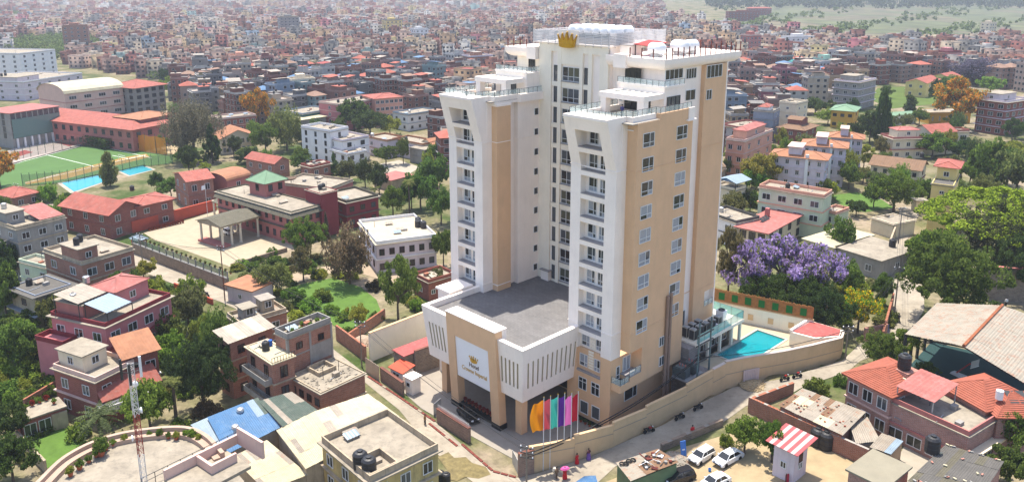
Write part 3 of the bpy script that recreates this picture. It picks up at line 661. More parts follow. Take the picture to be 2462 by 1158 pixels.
# ------------------------------------------------------------------ hotel yard: walls, pool, fence
WALLT = mat('boundary_tan', srgb(212,180,138), .9, .10, .4, .05, 10, .22, (.40,.30,.20)); STONEW = mat('rubble_wall', srgb(150,130,112), .95, .25, 1.0, .3, 5, .3, (.1,.09,.08), brick=((.28,.25,.21),.6,.28))
GROOVE = mat('wall_groove', srgb(168,150,128), .9, .1)
def wall_run(name, label, pts, tops, th, mt, capm=None, cat='wall', loc=True, base=-.6, group=None, band=None):
    """wall along hotel-local points; tops = top height of each run (absolute)"""
    t = thing(name, label, cat, HO, HRZ, group)
    for (a, b), zt in zip(zip(pts, pts[1:]), tops):
        a = Vector((*a, 0)); b = Vector((*b, 0)); d = (b-a).normalized(); n = Vector((-d.y, d.x, 0))*th/2; e = d*.0
        z0 = min(hz_at(a.x, a.y), hz_at(b.x, b.y))+base
        za, zb = zt if isinstance(zt, tuple) else (zt, zt)
        q = lambda p, z: (p.x, p.y, z)
        MB().hexa([q(a-n,z0), q(b-n,z0), q(b+n,z0), q(a+n,z0)], [q(a-n,za), q(b-n,zb), q(b+n,zb), q(a+n,za)]).build('wall_panel', mt, t)
        n2 = n*1.25
        if capm: MB().hexa([q(a-n2,za), q(b-n2,zb), q(b+n2,zb), q(a+n2,za)], [q(a-n2,za+.1), q(b-n2,zb+.1), q(b+n2,zb+.1), q(a+n2,za+.1)]).build('coping', capm, t)
        if band:
            n3 = n*1.1
            MB().hexa([q(a-n3,za-band-.12), q(b-n3,zb-band-.12), q(b+n3,zb-band-.12), q(a+n3,za-band-.12)], [q(a-n3,za-band), q(b-n3,zb-band), q(b+n3,zb-band), q(a+n3,za-band)]).build('band', GROOVE, t)
    return t
wall_run('boundary_wall', 'tall stepped tan boundary wall between the hotel and the dusty road', [(-1.2,-15.2),(1.8,-9.6),(3.8,-4.0),(4.9,2),(6.2,10),(7.0,15.6)], [(3.9,4.0),(4.5,4.5),(4.9,5.0),(5.4,5.8),(6.2,6.8)], .35, WALLT, WALLT, band=1.1)
wall_run('pool_wall', 'curving tan wall with pale top round the hotel swimming pool', [(7.0,15.6),(7.6,18),(8.9,21.2),(10.6,24.6),(12.2,27.9),(13.9,32),(16.2,38.6),(15.4,41.2)], [(6.9,7.3),7.5,7.5,7.5,7.5,7.5,7.5], .4, WALLT, mat('wall_pale_top', srgb(205,190,178), .9, .1), band=2.0)
g = thing('metal_gate', 'pale pink corrugated metal gate in the tan pool wall', 'gate', HO, HRZ)
for i in range(9):
    a = Vector((9.02,20.9,0)); b = Vector((10.2,23.5,0)); d = (b-a)/9; p = a+d*i
    n = Vector((d.y,-d.x,0)).normalized()*.33
    MB().hexa([p+n+Vector((0,0,3.0)), p+d*.85+n+Vector((0,0,3.0)), p+d*.85+n*.5+Vector((0,0,3.0)), p+n*.5+Vector((0,0,3.0))], [p+n+Vector((0,0,5.6)), p+d*.85+n+Vector((0,0,5.6)), p+d*.85+n*.5+Vector((0,0,5.6)), p+n*.5+Vector((0,0,5.6))]).build('gate_slat', mat('gate_pink', srgb(205,185,178), .7, .1), g)
# pool terrace
PD = mat('pool_deck', srgb(214,200,172), .9, .1, .6)
t = thing('pool_terrace', 'raised pale pool terrace with blue water behind the hotel', 'pool', HO, HRZ)
outl = [(2.2,17.5),(7.2,17.6),(8.7,21.3),(10.4,24.7),(12.0,28),(13.7,32.1),(15.9,38.6),(15.0,41),(10.4,40.2),(-5.6,36),(-5.6,29.5),(2.2,29.5)]
MB().prism(outl, 0, 4.6).build('terrace_base', CONC, t)
wx = [(2.9,23.2),(8.0,23.2),(8.0,36.4),(2.9,36.4)]
m = MB(); m.prism([(2.2,17.5),(7.2,17.6),(8.0,19.6),(8.0,23.2),(2.9,23.2),(2.9,29.5),(2.2,29.5)],4.6,5.1); m.prism([(8.0,19.6),(8.7,21.3),(10.4,24.7),(12.0,28),(13.7,32.1),(15.9,38.6),(15,41),(10.4,40.2),(8.0,36.4)],4.6,5.1); m.prism([(8.0,36.4),(10.4,40.2),(-5.6,36),(-5.6,29.5),(2.9,29.5),(2.9,36.4)],4.6,5.1); m.build('deck', PD, t)
MB().box(2.9,8.0,23.2,36.4,4.6,4.63).build('pool_floor', mat('pool_tile', srgb(30,150,160), .4, .08, .5), t)
w = bpy.data.materials.new('clear_water'); w.use_nodes = True; bb = w.node_tree.nodes['Principled BSDF']; bb.inputs['Base Color'].default_value = (*srgb(30,165,175),1); bb.inputs['Roughness'].default_value = .04; bb.inputs['Alpha'].default_value = .42
nzz = w.node_tree.nodes.new('ShaderNodeTexNoise'); nzz.inputs['Scale'].default_value = 1.6; bpp = w.node_tree.nodes.new('ShaderNodeBump'); bpp.inputs['Strength'].default_value = .15; w.node_tree.links.new(nzz.outputs['Fac'], bpp.inputs['Height']); w.node_tree.links.new(bpp.outputs[0], bb.inputs['Normal'])
MB().box(2.9,8.0,23.2,36.4,4.97,5.0).build('water', w, t)
m = MB(); m.box(2.55,2.9,22.9,36.7,5.1,5.2).box(8.0,8.35,22.9,36.7,5.1,5.2).box(2.9,8.0,22.9,23.2,5.1,5.2).box(2.9,8.0,36.4,36.7,5.1,5.2); m.build('pool_rim', mat('pool_rim', srgb(225,220,205), .7, .05), t)
m = MB()
for a0, r_, cx, cy in ((0,1.0,5.2,28.6),(2.4,.7,5.6,30.2),(1.2,.55,5.0,31.3),(4,.8,5.9,29.3)):
    pts = [Vector((cx+r_*math.cos(a0+i*.4)*(1-.04*i), cy+r_*1.7*math.sin(a0+i*.4)*(1-.04*i), 4.66)) for i in range(11)]
    m.path(pts, .06, 4)
m.build('pool_emblem', mat('emblem_blue', (.01,.04,.16), .5), t)
# wall and bamboo fence behind the pool
t = thing('pool_fence', 'cream wall topped by an orange bamboo fence with green panels behind the pool', 'fence', HO, HRZ)
A = Vector((-8,35.3,0)); B_ = Vector((10.6,40.6,0)); d = (B_-A); L_ = d.length; d.normalize(); n = Vector((-d.y,d.x,0))
def along(s, o, z): return A+d*s+n*o+Vector((0,0,z))
def slab(mb, s0, s1, o0, o1, z0, z1): mb.hexa([along(s0,o0,z0),along(s1,o0,z0),along(s1,o1,z0),along(s0,o1,z0)], [along(s0,o0,z1),along(s1,o0,z1),along(s1,o1,z1),along(s0,o1,z1)]); return mb
slab(MB(), 0, L_, 0, .35, 3, 8.0).build('wall', CREAM, t); slab(MB(), 0, L_, -.06, .41, 8.0, 8.12).build('coping', WALLT, t)
for i in range(3): slab(MB(), 8.6+i*3.4, 9.5+i*3.4, -.08, 0, 5.9, 6.9).build('niche_frame', WALLT, t)
BAM = mat('bamboo', srgb(176,120,70), .8, .25, 2.0); GRN = mat('green_panel', srgb(30,105,45), .8, .15)
cane = MB().tube((0,0,0),(0,0,2.3),.05,5).mesh('cane', BAM)
for i in range(int(L_/.16)): o = inst('cane', cane, t, along(.1+i*.16, .18+random.uniform(-.02,.02), 8.05), 0, (1.6,1.2,random.uniform(.94,1.04)))
for i in range(8): s0 = 1.0+i*2.3; slab(MB(), s0, s0+1.05, .05, .1, 8.5, 9.8).build('green_panel', GRN, t)
# red-roofed pool house
t = thing('pool_house', 'low cream pool house with faded red sheet roof beside the pool', 'pool house', HO, HRZ)
MB().prism([(9.5,34.6),(13.6,35.2),(16.0,39.0),(15.2,41.4),(9.8,41.2)],5.1,7.6).build('wall', CREAM, t)
REDF = mat('red_faded', srgb(205,105,100), .8, .15, .5, .1, 4, .3, (.45,.3,.26))
MB().prism([(9.9,35.0),(13.4,35.6),(15.7,39.0),(15.0,41.1),(10.1,40.8)],7.6,7.72).build('roof', REDF, t)
m = MB(); m.box(9.4,9.8,34.6,41.3,7.6,8.0); m.build('coping', WH, t)
# plant deck with air conditioners
t = thing('plant_deck', 'grey service block with glass-railed deck beside the hotel pool', 'service block', HO, HRZ)
GB = mat('block_grey', srgb(150,142,138), .9, .1, .8, .1, 3, .2, brick=((.22,.2,.19),.8,.35))
MB().box(-1.2,2.9,15.4,18.4,0,8.7).build('wall', GB, t); MB().box(1.9,5.4,15.3,18.2,0,5.2).build('wall', GB, t); MB().box(-5.5,3.2,17.0,31.0,8.5,8.95).build('deck_slab', CREAM, t)
for x, y in ((2.7,21),(2.7,24.5),(2.7,28),(2.7,30.6)): MB().box(x-.2,x+.2,y-.2,y+.2,5.1,8.5).build('column', CREAM, t)
MB().box(-1.2,1.2,18.4,30.5,5.1,8.5).build('wall', mat('bar_dark', srgb(90,84,78), .8, .2), t)
for y in (19.2, 22.6, 26.0): window(t, (1.2,y,5.6), R(90), 2.9, 2.0, 3, 1, GL_DARK)
rail([(3.05,17.3,8.95),(3.05,30.9,8.95),(-3.5,30.9,8.95)], 1.5, GL_RAIL2, 1.9, t)
acm = MB(); acm.box(-.5,.5,-.45,.45,0,1.75); acm_me = acm.mesh('casing', mat('ac_casing', srgb(176,170,160), .6, .1))
acf = MB().lathe([(.36,1.75),(.36,1.83),(.3,1.83),(.3,1.78),(.08,1.78),(.08,1.85),(0,1.85)], 12).mesh('fan_cowl', GALV); acg = MB().box(.5,.52,-.4,.4,.15,1.6).box(-.42,.42,-.47,-.45,.15,1.6).mesh('grille', DARK_METAL)
for i in range(5):
    for j in range(2):
        if (i, j) in ((4,0),(3,0)): continue
        a = thing('air_conditioner', 'beige rooftop air-conditioning unit in the double row on the service deck', 'air conditioner', hw(.2+j*1.35, 18.4+i*1.75, 8.95), HRZ, 'air conditioners on the service deck')
        inst('casing', acm_me, a); inst('fan_cowl', acf, a); inst('grille', acg, a)
a = thing('chiller', 'tall white round-topped chiller beside the air-conditioning rows', 'chiller', hw(.9,27.6,8.95), HRZ); MB().box(-.7,.7,-.6,.6,0,1.9).build('casing', TANK, a); MB().lathe([(.55,1.9),(.55,2.05),(.45,2.05),(.45,1.95),(0,1.95)],14).build('fan_cowl', DARK_METAL, a)
MB().box(-.3,.3,-.3,.3,0,.9).build('cabinet', TANK, thing('cabinet', 'small white cabinet on the service deck', 'cabinet', hw(2.2,24.2,8.95), HRZ))
# forecourt walls and gate house
GW = mat('gate_wall_brown', srgb(150,120,105), .9, .2, 1.0, .2, 5, .2, (.1,.08,.07), brick=((.3,.26,.22),.5,.16))
def pxwall(name, label, pa, pb, h, th, mt, capm=None, cat='wall', group=None, sub=None, z0=-.4, pieces=1):
    A = G(*pa); B_ = G(*pb); t = thing(name, label, cat, A, math.atan2(B_.y-A.y, B_.x-A.x), group); L_ = (B_-A).length; dz = B_.z-A.z
    for i in range(pieces):
        s0, s1 = L_*i/pieces, L_*(i+1)/pieces; za, zb = dz*i/pieces, dz*(i+1)/pieces
        MB().hexa([(s0,-th/2,za+z0),(s1,-th/2,zb+z0),(s1,th/2,zb+z0),(s0,th/2,za+z0)], [(s0,-th/2,za+h),(s1,-th/2,zb+h),(s1,th/2,zb+h),(s0,th/2,za+h)]).build('wall_panel', mt, t)
        if capm: MB().hexa([(s0,-th/2-.06,za+h),(s1,-th/2-.06,zb+h),(s1,th/2+.06,zb+h),(s0,th/2+.06,za+h)], [(s0,-th/2-.06,za+h+.1),(s1,-th/2-.06,zb+h+.1),(s1,th/2+.06,zb+h+.1),(s0,th/2+.06,za+h+.1)]).build('coping', capm, t)
    return t
MAROON = mat('maroon', srgb(120,78,66), .85, .2)
pxwall('forecourt_wall', 'low brown stone wall with spiked rail in front of the hotel entrance', (1053,1013), (1129,1063), 2.2, .5, GW, MAROON)
pxwall('forecourt_wall', 'low brown stone wall beside the small orange-roofed guard hut', (917,912), (970,950), 2.2, .4, GW, MAROON)
pxwall('forecourt_wall', 'dark stepped stone wall behind the white guard box', (998,900), (1080,870), 4.2, .4, STONEW, MAROON)
pxwall('entrance_wall', 'dark brick end wall beside the pole at the forecourt mouth', (1246,1146), (1283,1135), 3.4, .4, GW, MAROON)
pxwall('sliding_gate', 'grey slatted metal gate at the road edge near the tan wall', (1232,1112), (1246,1140), 2.0, .06, GALV, None, 'gate', pieces=6)
t = pxwall('sliding_gate', 'pale slatted metal gate half open beside the forecourt wall', (1043,1000), (1060,985), 2.0, .06, GALV, None, 'gate', pieces=6)
pxwall('sliding_gate', 'beige sheet metal gate across the lane by the brick houses', (880,893), (912,915), 2.6, .08, mat('gate_beige', srgb(190,170,148), .7, .15), None, 'gate', pieces=10)
def spikes(pa, pb, h, n, label):
    A = G(*pa); B_ = G(*pb); t = thing('spiked_rail', label, 'railing', A, math.atan2(B_.y-A.y, B_.x-A.x)); L_ = (B_-A).length
    m = MB()
    for i in range(n): x = L_*(i+.5)/n; m.box(x-.03,x+.03,-.02,.02,h,h+.75)
    m.box(0,L_,-.02,.02,h+.5,h+.55); o = m.build('rail', WHITE_FR, t); o['kind'] = 'stuff'
spikes((1053,1013), (1129,1063), 2.2, 34, 'white spiked railing on top of the forecourt wall')
# tan retaining wall left of the canopy and service sheds
pxwall('garden_wall', 'tall beige panelled wall between the lane and the hotel lot', (890,868), (1030,810), 5.2, .4, CREAM, WALLT, pieces=5)
t = thing('service_shed', 'long low shed with pink roof against the beige panelled wall', 'shed', G(973,905), math.atan2(*(G(1080,862)-G(973,905)).yx)); MB().box(0,11,0,3.0,0,3.6).build('wall', STONEW, t); MB().box(-.2,11.2,-.2,3.2,3.6,3.75).build('roof', REDF, t)
t = thing('guard_hut', 'small guard hut with bright orange roof by the hotel lane', 'hut', G(940,915), R(-42)); MB().box(0,3,0,2.2,0,2.4).build('wall', WH, t); MB().hexa([(-.3,-.3,2.4),(3.3,-.3,2.4),(3.3,2.5,2.9),(-.3,2.5,2.9)],[(-.3,-.3,2.5),(3.3,-.3,2.5),(3.3,2.5,3.0),(-.3,2.5,3.0)]).build('roof', mat('orange_roof', srgb(225,95,60), .6, .1), t); window(t,(.6,0,1),0,1.6,1,2,1,GL_DARK)
t = thing('guard_box', 'small white square guard box with flat lid beside the forecourt', 'hut', G(975,942), R(-42)); MB().box(0,1.7,0,1.7,0,2.7).build('wall', WH, t); MB().box(-.25,1.95,-.25,1.95,2.7,2.85).build('lid', WH, t); window(t,(.3,0,1.2),0,.9,.8,1,1,GL_DARK)
# ================================================================== houses
def ring(x0, x1, y0, y1, t, z0, z1):
    m = MB(); o = [(x0,y0),(x1,y0),(x1,y1),(x0,y1)]; i = [(x0+t,y0+t),(x1-t,y0+t),(x1-t,y1-t),(x0+t,y1-t)]
    v = [(*p,z0) for p in o]+[(*p,z0) for p in i]+[(*p,z1) for p in o]+[(*p,z1) for p in i]; f = []
    for k in range(4):
        j = (k+1) % 4
        f += [(k,j,8+j,8+k), (4+j,4+k,12+k,12+j), (8+k,8+j,12+j,12+k), (j,k,4+k,4+j)]
    return m.add(v, f)
def rect3(L, N, Rr, H):
    z = 0.0
    for _ in range(5): pn = P(*N, z+H); z = hgt(pn.x, pn.y)
    pl = P(*L, z+H); pr = P(*Rr, z+H); u = pl-pn; v = pr-pn
    a, b = u.length, v.length; au = math.atan2(u.y, u.x); av = math.atan2(v.y, v.x)
    da = (au-av) % (2*math.pi); mid = av+da/2; rz = mid-math.pi/4
    return Vector((pn.x, pn.y, z)), rz, a, b
FOOT = []; FNAME = []                                                           # footprints kept clear of the procedural town
M_BRICK = mat('brick_raw', srgb(168,104,78), .92, .18, .8, .15, 6, .25, (.16,.12,.1), brick=((.36,.32,.28),.5,.16))
M_BRICKR = mat('brick_red', srgb(152,78,64), .9, .15, .8, .1, 6, .12, (.16,.08,.07), brick=((.30,.2,.17),.5,.16))
M_BRICKP = mat('brick_pink', srgb(180,128,112), .9, .15, .8, .1, 6, .12, (.2,.13,.12), brick=((.42,.36,.33),.5,.16))
M_CEM = mat('cement_grey', srgb(150,146,140), .92, .18, .6, .1, 6, .35, (.10,.10,.09)); M_CEMD = mat('cement_stained', srgb(176,160,136), .92, .2, .6, .1, 6, .6, (.07,.065,.055))
M_WHITE = mat('plaster_white', srgb(226,224,222), .88, .07, .5, .05, 8, .15, (.3,.29,.28)); M_CREAMH = mat('plaster_cream', srgb(226,210,182), .88, .1, .5, .05, 8, .2, (.3,.26,.2))
M_PINK = mat('plaster_pink', srgb(186,118,120), .88, .12, .5, .05, 8, .25, (.22,.13,.13)); M_PALEP = mat('plaster_palepink', srgb(208,176,162), .88, .1, .5, .05, 8, .22, (.3,.24,.22))
M_PEACH = mat('plaster_peach', srgb(216,160,136), .88, .1, .5, .05, 8, .22, (.3,.2,.16)); M_YEL = mat('plaster_yellow', srgb(226,200,130), .88, .1, .5, .05, 8, .22, (.3,.24,.14))
M_OCH = mat('plaster_ochre', srgb(208,164,70), .88, .1, .5, .05, 8, .15, (.3,.2,.1)); M_GREENH = mat('plaster_green', srgb(196,206,180), .88, .1, .5, .05, 8, .2, (.25,.26,.2))
M_DRED = mat('plaster_darkred', srgb(126,52,56), .88, .12, .5, .05, 8, .15, (.1,.04,.04)); M_ROSE = mat('plaster_rose', srgb(178,112,104), .88, .12, .5, .05, 8, .2, (.2,.12,.1))
M_BLUEG = mat('plaster_bluegrey', srgb(140,148,160), .9, .15, .5, .05, 8, .3, (.12,.12,.13)); M_LILAC = mat('plaster_lilac', srgb(206,194,200), .88, .1, .5, .05, 8, .25, (.26,.22,.24))
R_RED = mat('roof_red', srgb(194,110,94), .8, .28, .5, .05, 5, .55, (.32,.2,.165)); R_PINK = mat('roof_pinkred', srgb(202,124,114), .8, .24, .5, .05, 5, .5, (.36,.25,.23)); R_ORANGE = mat('roof_orange', srgb(198,138,102), .8, .25, .5, .05, 5, .25, (.3,.18,.12))
R_TILE = mat('roof_tile', srgb(190,108,84), .8, .22, 1.2, .1, 6, .25, (.25,.12,.09)); R_TIN = mat('roof_tin', srgb(190,178,160), .5, .2, .8, .05, 5, .4, (.28,.2,.14), metal=.1); R_BLUE = mat('roof_blue', srgb(92,140,186), .5, .15, .6, .05, 5, .25, (.3,.34,.36))
R_SLATE = mat('roof_slate', srgb(122,116,98), .85, .22, 1.0, .15, 5, .35, (.08,.09,.05)); R_GREEN = mat('roof_green', srgb(140,176,140), .7, .15, .6, .05, 5, .2, (.2,.22,.18)); R_BROWN = mat('roof_brown', srgb(158,124,96), .85, .2, .8, .1, 5, .25, (.16,.12,.09))
R_CREAM = mat('roof_cream_tin', srgb(236,224,186), .5, .2, .3, .05, 5, .5, (.30,.25,.16)); R_LBLUE = mat('roof_lightblue', srgb(170,190,204), .45, .12, .6); R_DGREEN = mat('roof_dullgreen', srgb(96,112,100), .6, .15, .6, .05, 5, .3, (.25,.24,.2))
R_RUST = mat('roof_rusty', srgb(186,176,158), .7, .15, .5, .05, 5, .8, (.30,.12,.06))
R_DECK = mat('roof_deck', srgb(190,178,158), .92, .28, .4, .1, 4, .65, (.13,.115,.095)); R_DARK = mat('roof_dark', srgb(120,116,110), .92, .2, .6, .1, 4, .4, (.08,.08,.07))
WOOD = mat('wood_dark', srgb(72,44,34), .7, .2)
W3 = lambda: random.choice([GL_DARK, GL_DARK, GL_GREY])
def ribbed(o_mb, p00, p10, p11, p01, nx, th=.06, rib=.05):
    """corrugated panel between four corners: p00->p10 is the eave"""
    p00, p10, p11, p01 = map(Vector, (p00, p10, p11, p01)); nrm = (p10-p00).cross(p01-p00).normalized()
    v = []; f = []; n = nx*2
    for i in range(n+1):
        u = i/n; h = nrm*(rib if i % 2 else 0); a = p00*(1-u)+p10*u+h; b = p01*(1-u)+p11*u+h
        v += [a, b, a-nrm*th, b-nrm*th]
    for i in range(n): k = i*4; f += [(k,k+4,k+5,k+1), (k+2,k+3,k+7,k+6), (k,k+2,k+6,k+4), (k+1,k+5,k+7,k+3)]
    f += [(0,1,3,2), (n*4,n*4+2,n*4+3,n*4+1)]
    o_mb.add(v, f); return o_mb
def sheets(parent, p00, p10, p11, p01, nx, ny, mats, jit=.03, name='roof_sheet', gap=.0):
    """a slope covered with separate corrugated sheets, each a piece of its own"""
    p00, p10, p11, p01 = map(Vector, (p00, p10, p11, p01)); nrm = (p10-p00).cross(p01-p00).normalized()
    q = lambda u, v: (p00*(1-u)+p10*u)*(1-v)+(p01*(1-u)+p11*u)*v
    for j in range(ny):
        for i in range(nx):
            h = nrm*(random.uniform(0, jit)+.02*(j % 2)+.02*(i % 2)); e = .012
            mm = random.choice(mats) if isinstance(mats, list) else mats
            ribbed(MB(), q(max(0,i/nx-e),max(0,j/ny-e))+h, q(min(1,(i+1)/nx+e),max(0,j/ny-e))+h, q(min(1,(i+1)/nx+e),min(1,(j+1)/ny+e))+h, q(max(0,i/nx-e),min(1,(j+1)/ny+e))+h, 4, .02, .05).build(name, mm, parent)
def add_windows(t, face, a, b, H, fl, cols, w, h, frame, gm, floors=None, off=0.0, z0=0.0, sillm=None, split=False, rows=1):
    fh = (H-z0)/fl; ln = b if face == 'r' else a
    for k in range(fl):
        if floors is not None and k not in floors: continue
        for c in range(cols):
            s = ln*(c+.5)/cols-w/2+off; z = z0+fh*k+(fh-h)*.45
            nc = 3 if w > 2.2 else 2
            if face == 'r': window(t, (s,0,z), 0, w, h, nc, rows, gm, split, frame=frame)
            elif face == 'l': window(t, (0,s+w,z), -R(90), w, h, nc, rows, gm, split, frame=frame)
            if sillm:
                if face == 'r': MB().box(s-.15,s+w+.15,-.3,0,z+h,z+h+.1).build('window_hood', sillm, t)
                else: MB().box(-.3,0,s-.15,s+w+.15,z+h,z+h+.1).build('window_hood', sillm, t)
def roof_gable(t, x0, x1, y0, y1, z, rise, mt, along='x', ov=.5, wallm=None, sheet=0):
    if along == 'x':
        ym = (y0+y1)/2; e = rise*ov/((y1-y0)/2)
        A = [(x0-ov,y0-ov,z-e),(x1+ov,y0-ov,z-e),(x1+ov,ym,z+rise),(x0-ov,ym,z+rise)]; B = [(x1+ov,y1+ov,z-e),(x0-ov,y1+ov,z-e),(x0-ov,ym,z+rise),(x1+ov,ym,z+rise)]
        gb = [[(x0,y0,z),(x0,y1,z),(x0,ym,z+rise)], [(x1,y0,z),(x1,y1,z),(x1,ym,z+rise)]]; ln = x1-x0
    else:
        xm = (x0+x1)/2; e = rise*ov/((x1-x0)/2)
        A = [(x0-ov,y1+ov,z-e),(x0-ov,y0-ov,z-e),(xm,y0-ov,z+rise),(xm,y1+ov,z+rise)]; B = [(x1+ov,y0-ov,z-e),(x1+ov,y1+ov,z-e),(xm,y1+ov,z+rise),(xm,y0-ov,z+rise)]
        gb = [[(x0,y0,z),(x1,y0,z),(xm,y0,z+rise)], [(x0,y1,z),(x1,y1,z),(xm,y1,z+rise)]]; ln = y1-y0
    for q in (A, B):
        if sheet: sheets(t, *q, max(2, round(ln/sheet)), 1, mt)
        else: ribbed(MB(), *q, max(3, round(ln/.6)), .08, .06).build('roof_slope', mt, t)
    for g in gb:
        n = Vector((.06,0,0)) if along == 'x' else Vector((0,.06,0)); g = [Vector(p) for p in g]
        MB().add([p-n for p in g]+[p+n for p in g], [(0,1,2),(5,4,3),(0,3,4,1),(1,4,5,2),(2,5,3,0)]).build('gable', wallm or mt, t)
def roof_hip(t, x0, x1, y0, y1, z, rise, mt, ov=.5, name='roof'):
    x0 -= ov; x1 += ov; y0 -= ov; y1 += ov; w, d = x1-x0, y1-y0; r_ = min(w, d)/2
    if w >= d: p, q = (x0+r_,(y0+y1)/2,z+rise), (x1-r_,(y0+y1)/2,z+rise)
    else: p, q = ((x0+x1)/2,y0+r_,z+rise), ((x0+x1)/2,y1-r_,z+rise)
    c = [(x0,y0,z),(x1,y0,z),(x1,y1,z),(x0,y1,z)]; lo = [(a,b,z-.12) for a,b,_ in c]
    if w >= d: f = [(0,1,5,4),(1,2,5),(2,3,4,5),(3,0,4)]
    else: f = [(0,1,4),(1,2,5,4),(2,3,5),(3,0,4,5)]
    o = MB().add(c+[p,q]+lo, f+[(6,7,1,0),(7,8,2,1),(8,9,3,2),(9,6,0,3),(9,8,7,6)]).build(name, mt, t)
    if mt is R_TILE:                                  # lapped tile courses, each its own piece
        pp_ = [Vector(q_) for q_ in c+[p,q]]
        for fc in f:
            A, B = pp_[fc[0]], pp_[fc[1]]; Cc, D = (pp_[fc[2]], pp_[fc[3]]) if len(fc) == 4 else (pp_[fc[2]], pp_[fc[2]])
            nr = (B-A).cross(Cc-A).normalized(); n = 13
            for j in range(n):
                u0, u1 = j/n, min(1, (j+1)/n+.015); l0, r0, l1, r1 = A.lerp(D,u0), B.lerp(Cc,u0), A.lerp(D,u1), B.lerp(Cc,u1)
                if (r1-l1).length < .1: continue
                MB().hexa([l0+nr*.02, r0+nr*.02, r1+nr*.004, l1+nr*.004], [l0+nr*.10, r0+nr*.10, r1+nr*.03, l1+nr*.03]).build('tile_course', mt, o)
    # ridge caps
    for a, b in ((0,0),(3,0 if w >= d else 1),(1,1 if w >= d else 0),(2,1)):
        e = (p, q)[b]; MB().tube(Vector(c[a])+Vector((0,0,.04)), Vector(e)+Vector((0,0,.04)), .09, 5).build('ridge_cap', mt, o)
    return o
def house(name, label, L, N, Rr, H, fl=3, wall=None, kind='flat', roofm=None, trim=None, wl=2, wr=2, ws=(1.4,1.4), par=.8, bands=True, frame=None, group=None, cat='house', rise=1.6, gm=None, z0=0.0, hood=None, split=False, ov=.5, sheet=0, band_ov=.18, floors=None):
    o, rz, a, b = rect3(L, N, Rr, H)
    t = thing(name, label, cat, o, rz, group); top = H-(par if kind == 'flat' else 0)
    MB().box(0,b,0,a,-.6,top).build('wall', wall, t)
    tr = trim or wall
    if bands:
        for k in range(1, fl): z = z0+(top-z0)*k/fl; MB().box(-band_ov,b+band_ov,-band_ov,a+band_ov,z-.12,z+.08).build('floor_band', tr, t)
    if kind == 'flat':
        MB().box(-band_ov-.1,b+band_ov+.1,-band_ov-.1,a+band_ov+.1,top,top+.15).build('roof_slab', roofm or R_DECK, t)
        ring(-.02,b+.02,-.02,a+.02,.18,top+.15,H).build('parapet', tr, t)
        rc_ = random.Random(int(a*100+b*7))
        for _ in range(rc_.randint(3,6) if par > .2 else 0):                      # odds and ends on the roof
            x, y, k = rc_.uniform(.12,.88)*b, rc_.uniform(.15,.9)*a, rc_.randint(0,3)
            if k == 0: MB().box(x-.5,x+.5,y-.35,y+.35,top+.14,top+.14+rc_.uniform(.3,.8)).build('roof_box', rc_.choice([M_CEM,M_BRICK,R_TIN]), t)
            elif k == 1: MB().tube((x,y,top),(x,y,top+rc_.uniform(1.2,2.2)),.05,6).build('vent_pipe', DARK_METAL, t)
            elif k == 2: MB().tube((x-1.2,y,top+.25),(x+1.2,y+.4,top+.25),.06,6).build('roof_pipe', GALV, t)
            else: ribbed(MB(),(x-.9,y-.6,top+.5),(x+.9,y-.6,top+.5),(x+.9,y+.6,top+.8),(x-.9,y+.6,top+.8),4,.03).build('lean_sheet', rc_.choice([R_TIN,R_RUST,R_LBLUE]), t); MB().box(x-.7,x+.7,y-.4,y+.4,top+.1,top+.55).build('roof_crate', M_CEMD, t)
    elif kind == 'slab': MB().box(-ov,b+ov,-ov,a+ov,top,top+.22).build('roof', roofm or R_DECK, t)
    elif kind == 'hip': roof_hip(t, 0, b, 0, a, H, rise, roofm, ov)
    elif kind == 'gable_x': roof_gable(t, 0, b, 0, a, H, rise, roofm, 'x', ov, wall, sheet)
    elif kind == 'gable_y': roof_gable(t, 0, b, 0, a, H, rise, roofm, 'y', ov, wall, sheet)
    elif kind == 'shed':
        sheets(t, (-ov,-ov,H), (b+ov,-ov,H), (b+ov,a+ov,H+rise), (-ov,a+ov,H+rise), max(2,round(b/1.6)), 1, roofm)
    elif kind == 'arch':
        n = 10; v = []; f = []
        for i in range(n+1):
            th = math.pi*(i/n); y = a/2-(a/2+ov)*math.cos(th); z = H+rise*math.sin(th); v += [(-ov,y,z),(b+ov,y,z),(-ov,y,z-.1),(b+ov,y,z-.1)]
        for i in range(n): k = i*4; f += [(k,k+1,k+5,k+4),(k+2,k+6,k+7,k+3),(k,k+4,k+6,k+2),(k+1,k+3,k+7,k+5)]
        MB().add(v, f+[(0,2,3,1),(n*4,n*4+1,n*4+3,n*4+2)]).build('arched_roof', roofm, t)
        g = [(0,a/2-(a/2)*math.cos(math.pi*i/n),H+rise*.97*math.sin(math.pi*i/n)) for i in range(n+1)]
        for x in (0.02, b-.02): MB().poly([(x,p[1],p[2]) for p in g]).build('gable', wall, t)
    fr = frame or WHITE_FR
    if wr: add_windows(t, 'r', a, b, top, fl, wr, ws[0], ws[1], fr, gm or W3, floors, 0, z0, hood, split)
    if wl: add_windows(t, 'l', a, b, top, fl, wl, ws[0], ws[1], fr, gm or W3, floors, 0, z0, hood, split)
    c = Matrix.Translation(o) @ Matrix.Rotation(rz, 4, 'Z') @ Vector((b/2, a/2, 0)); FOOT.append((c.x, c.y, .5*math.hypot(a, b))); FNAME.append((c.x, c.y, name.replace('_', ' ')))
    return dict(t=t, a=a, b=b, H=H, top=top, o=o, rz=rz, M=Matrix.Translation(o) @ Matrix.Rotation(rz, 4, 'Z'))
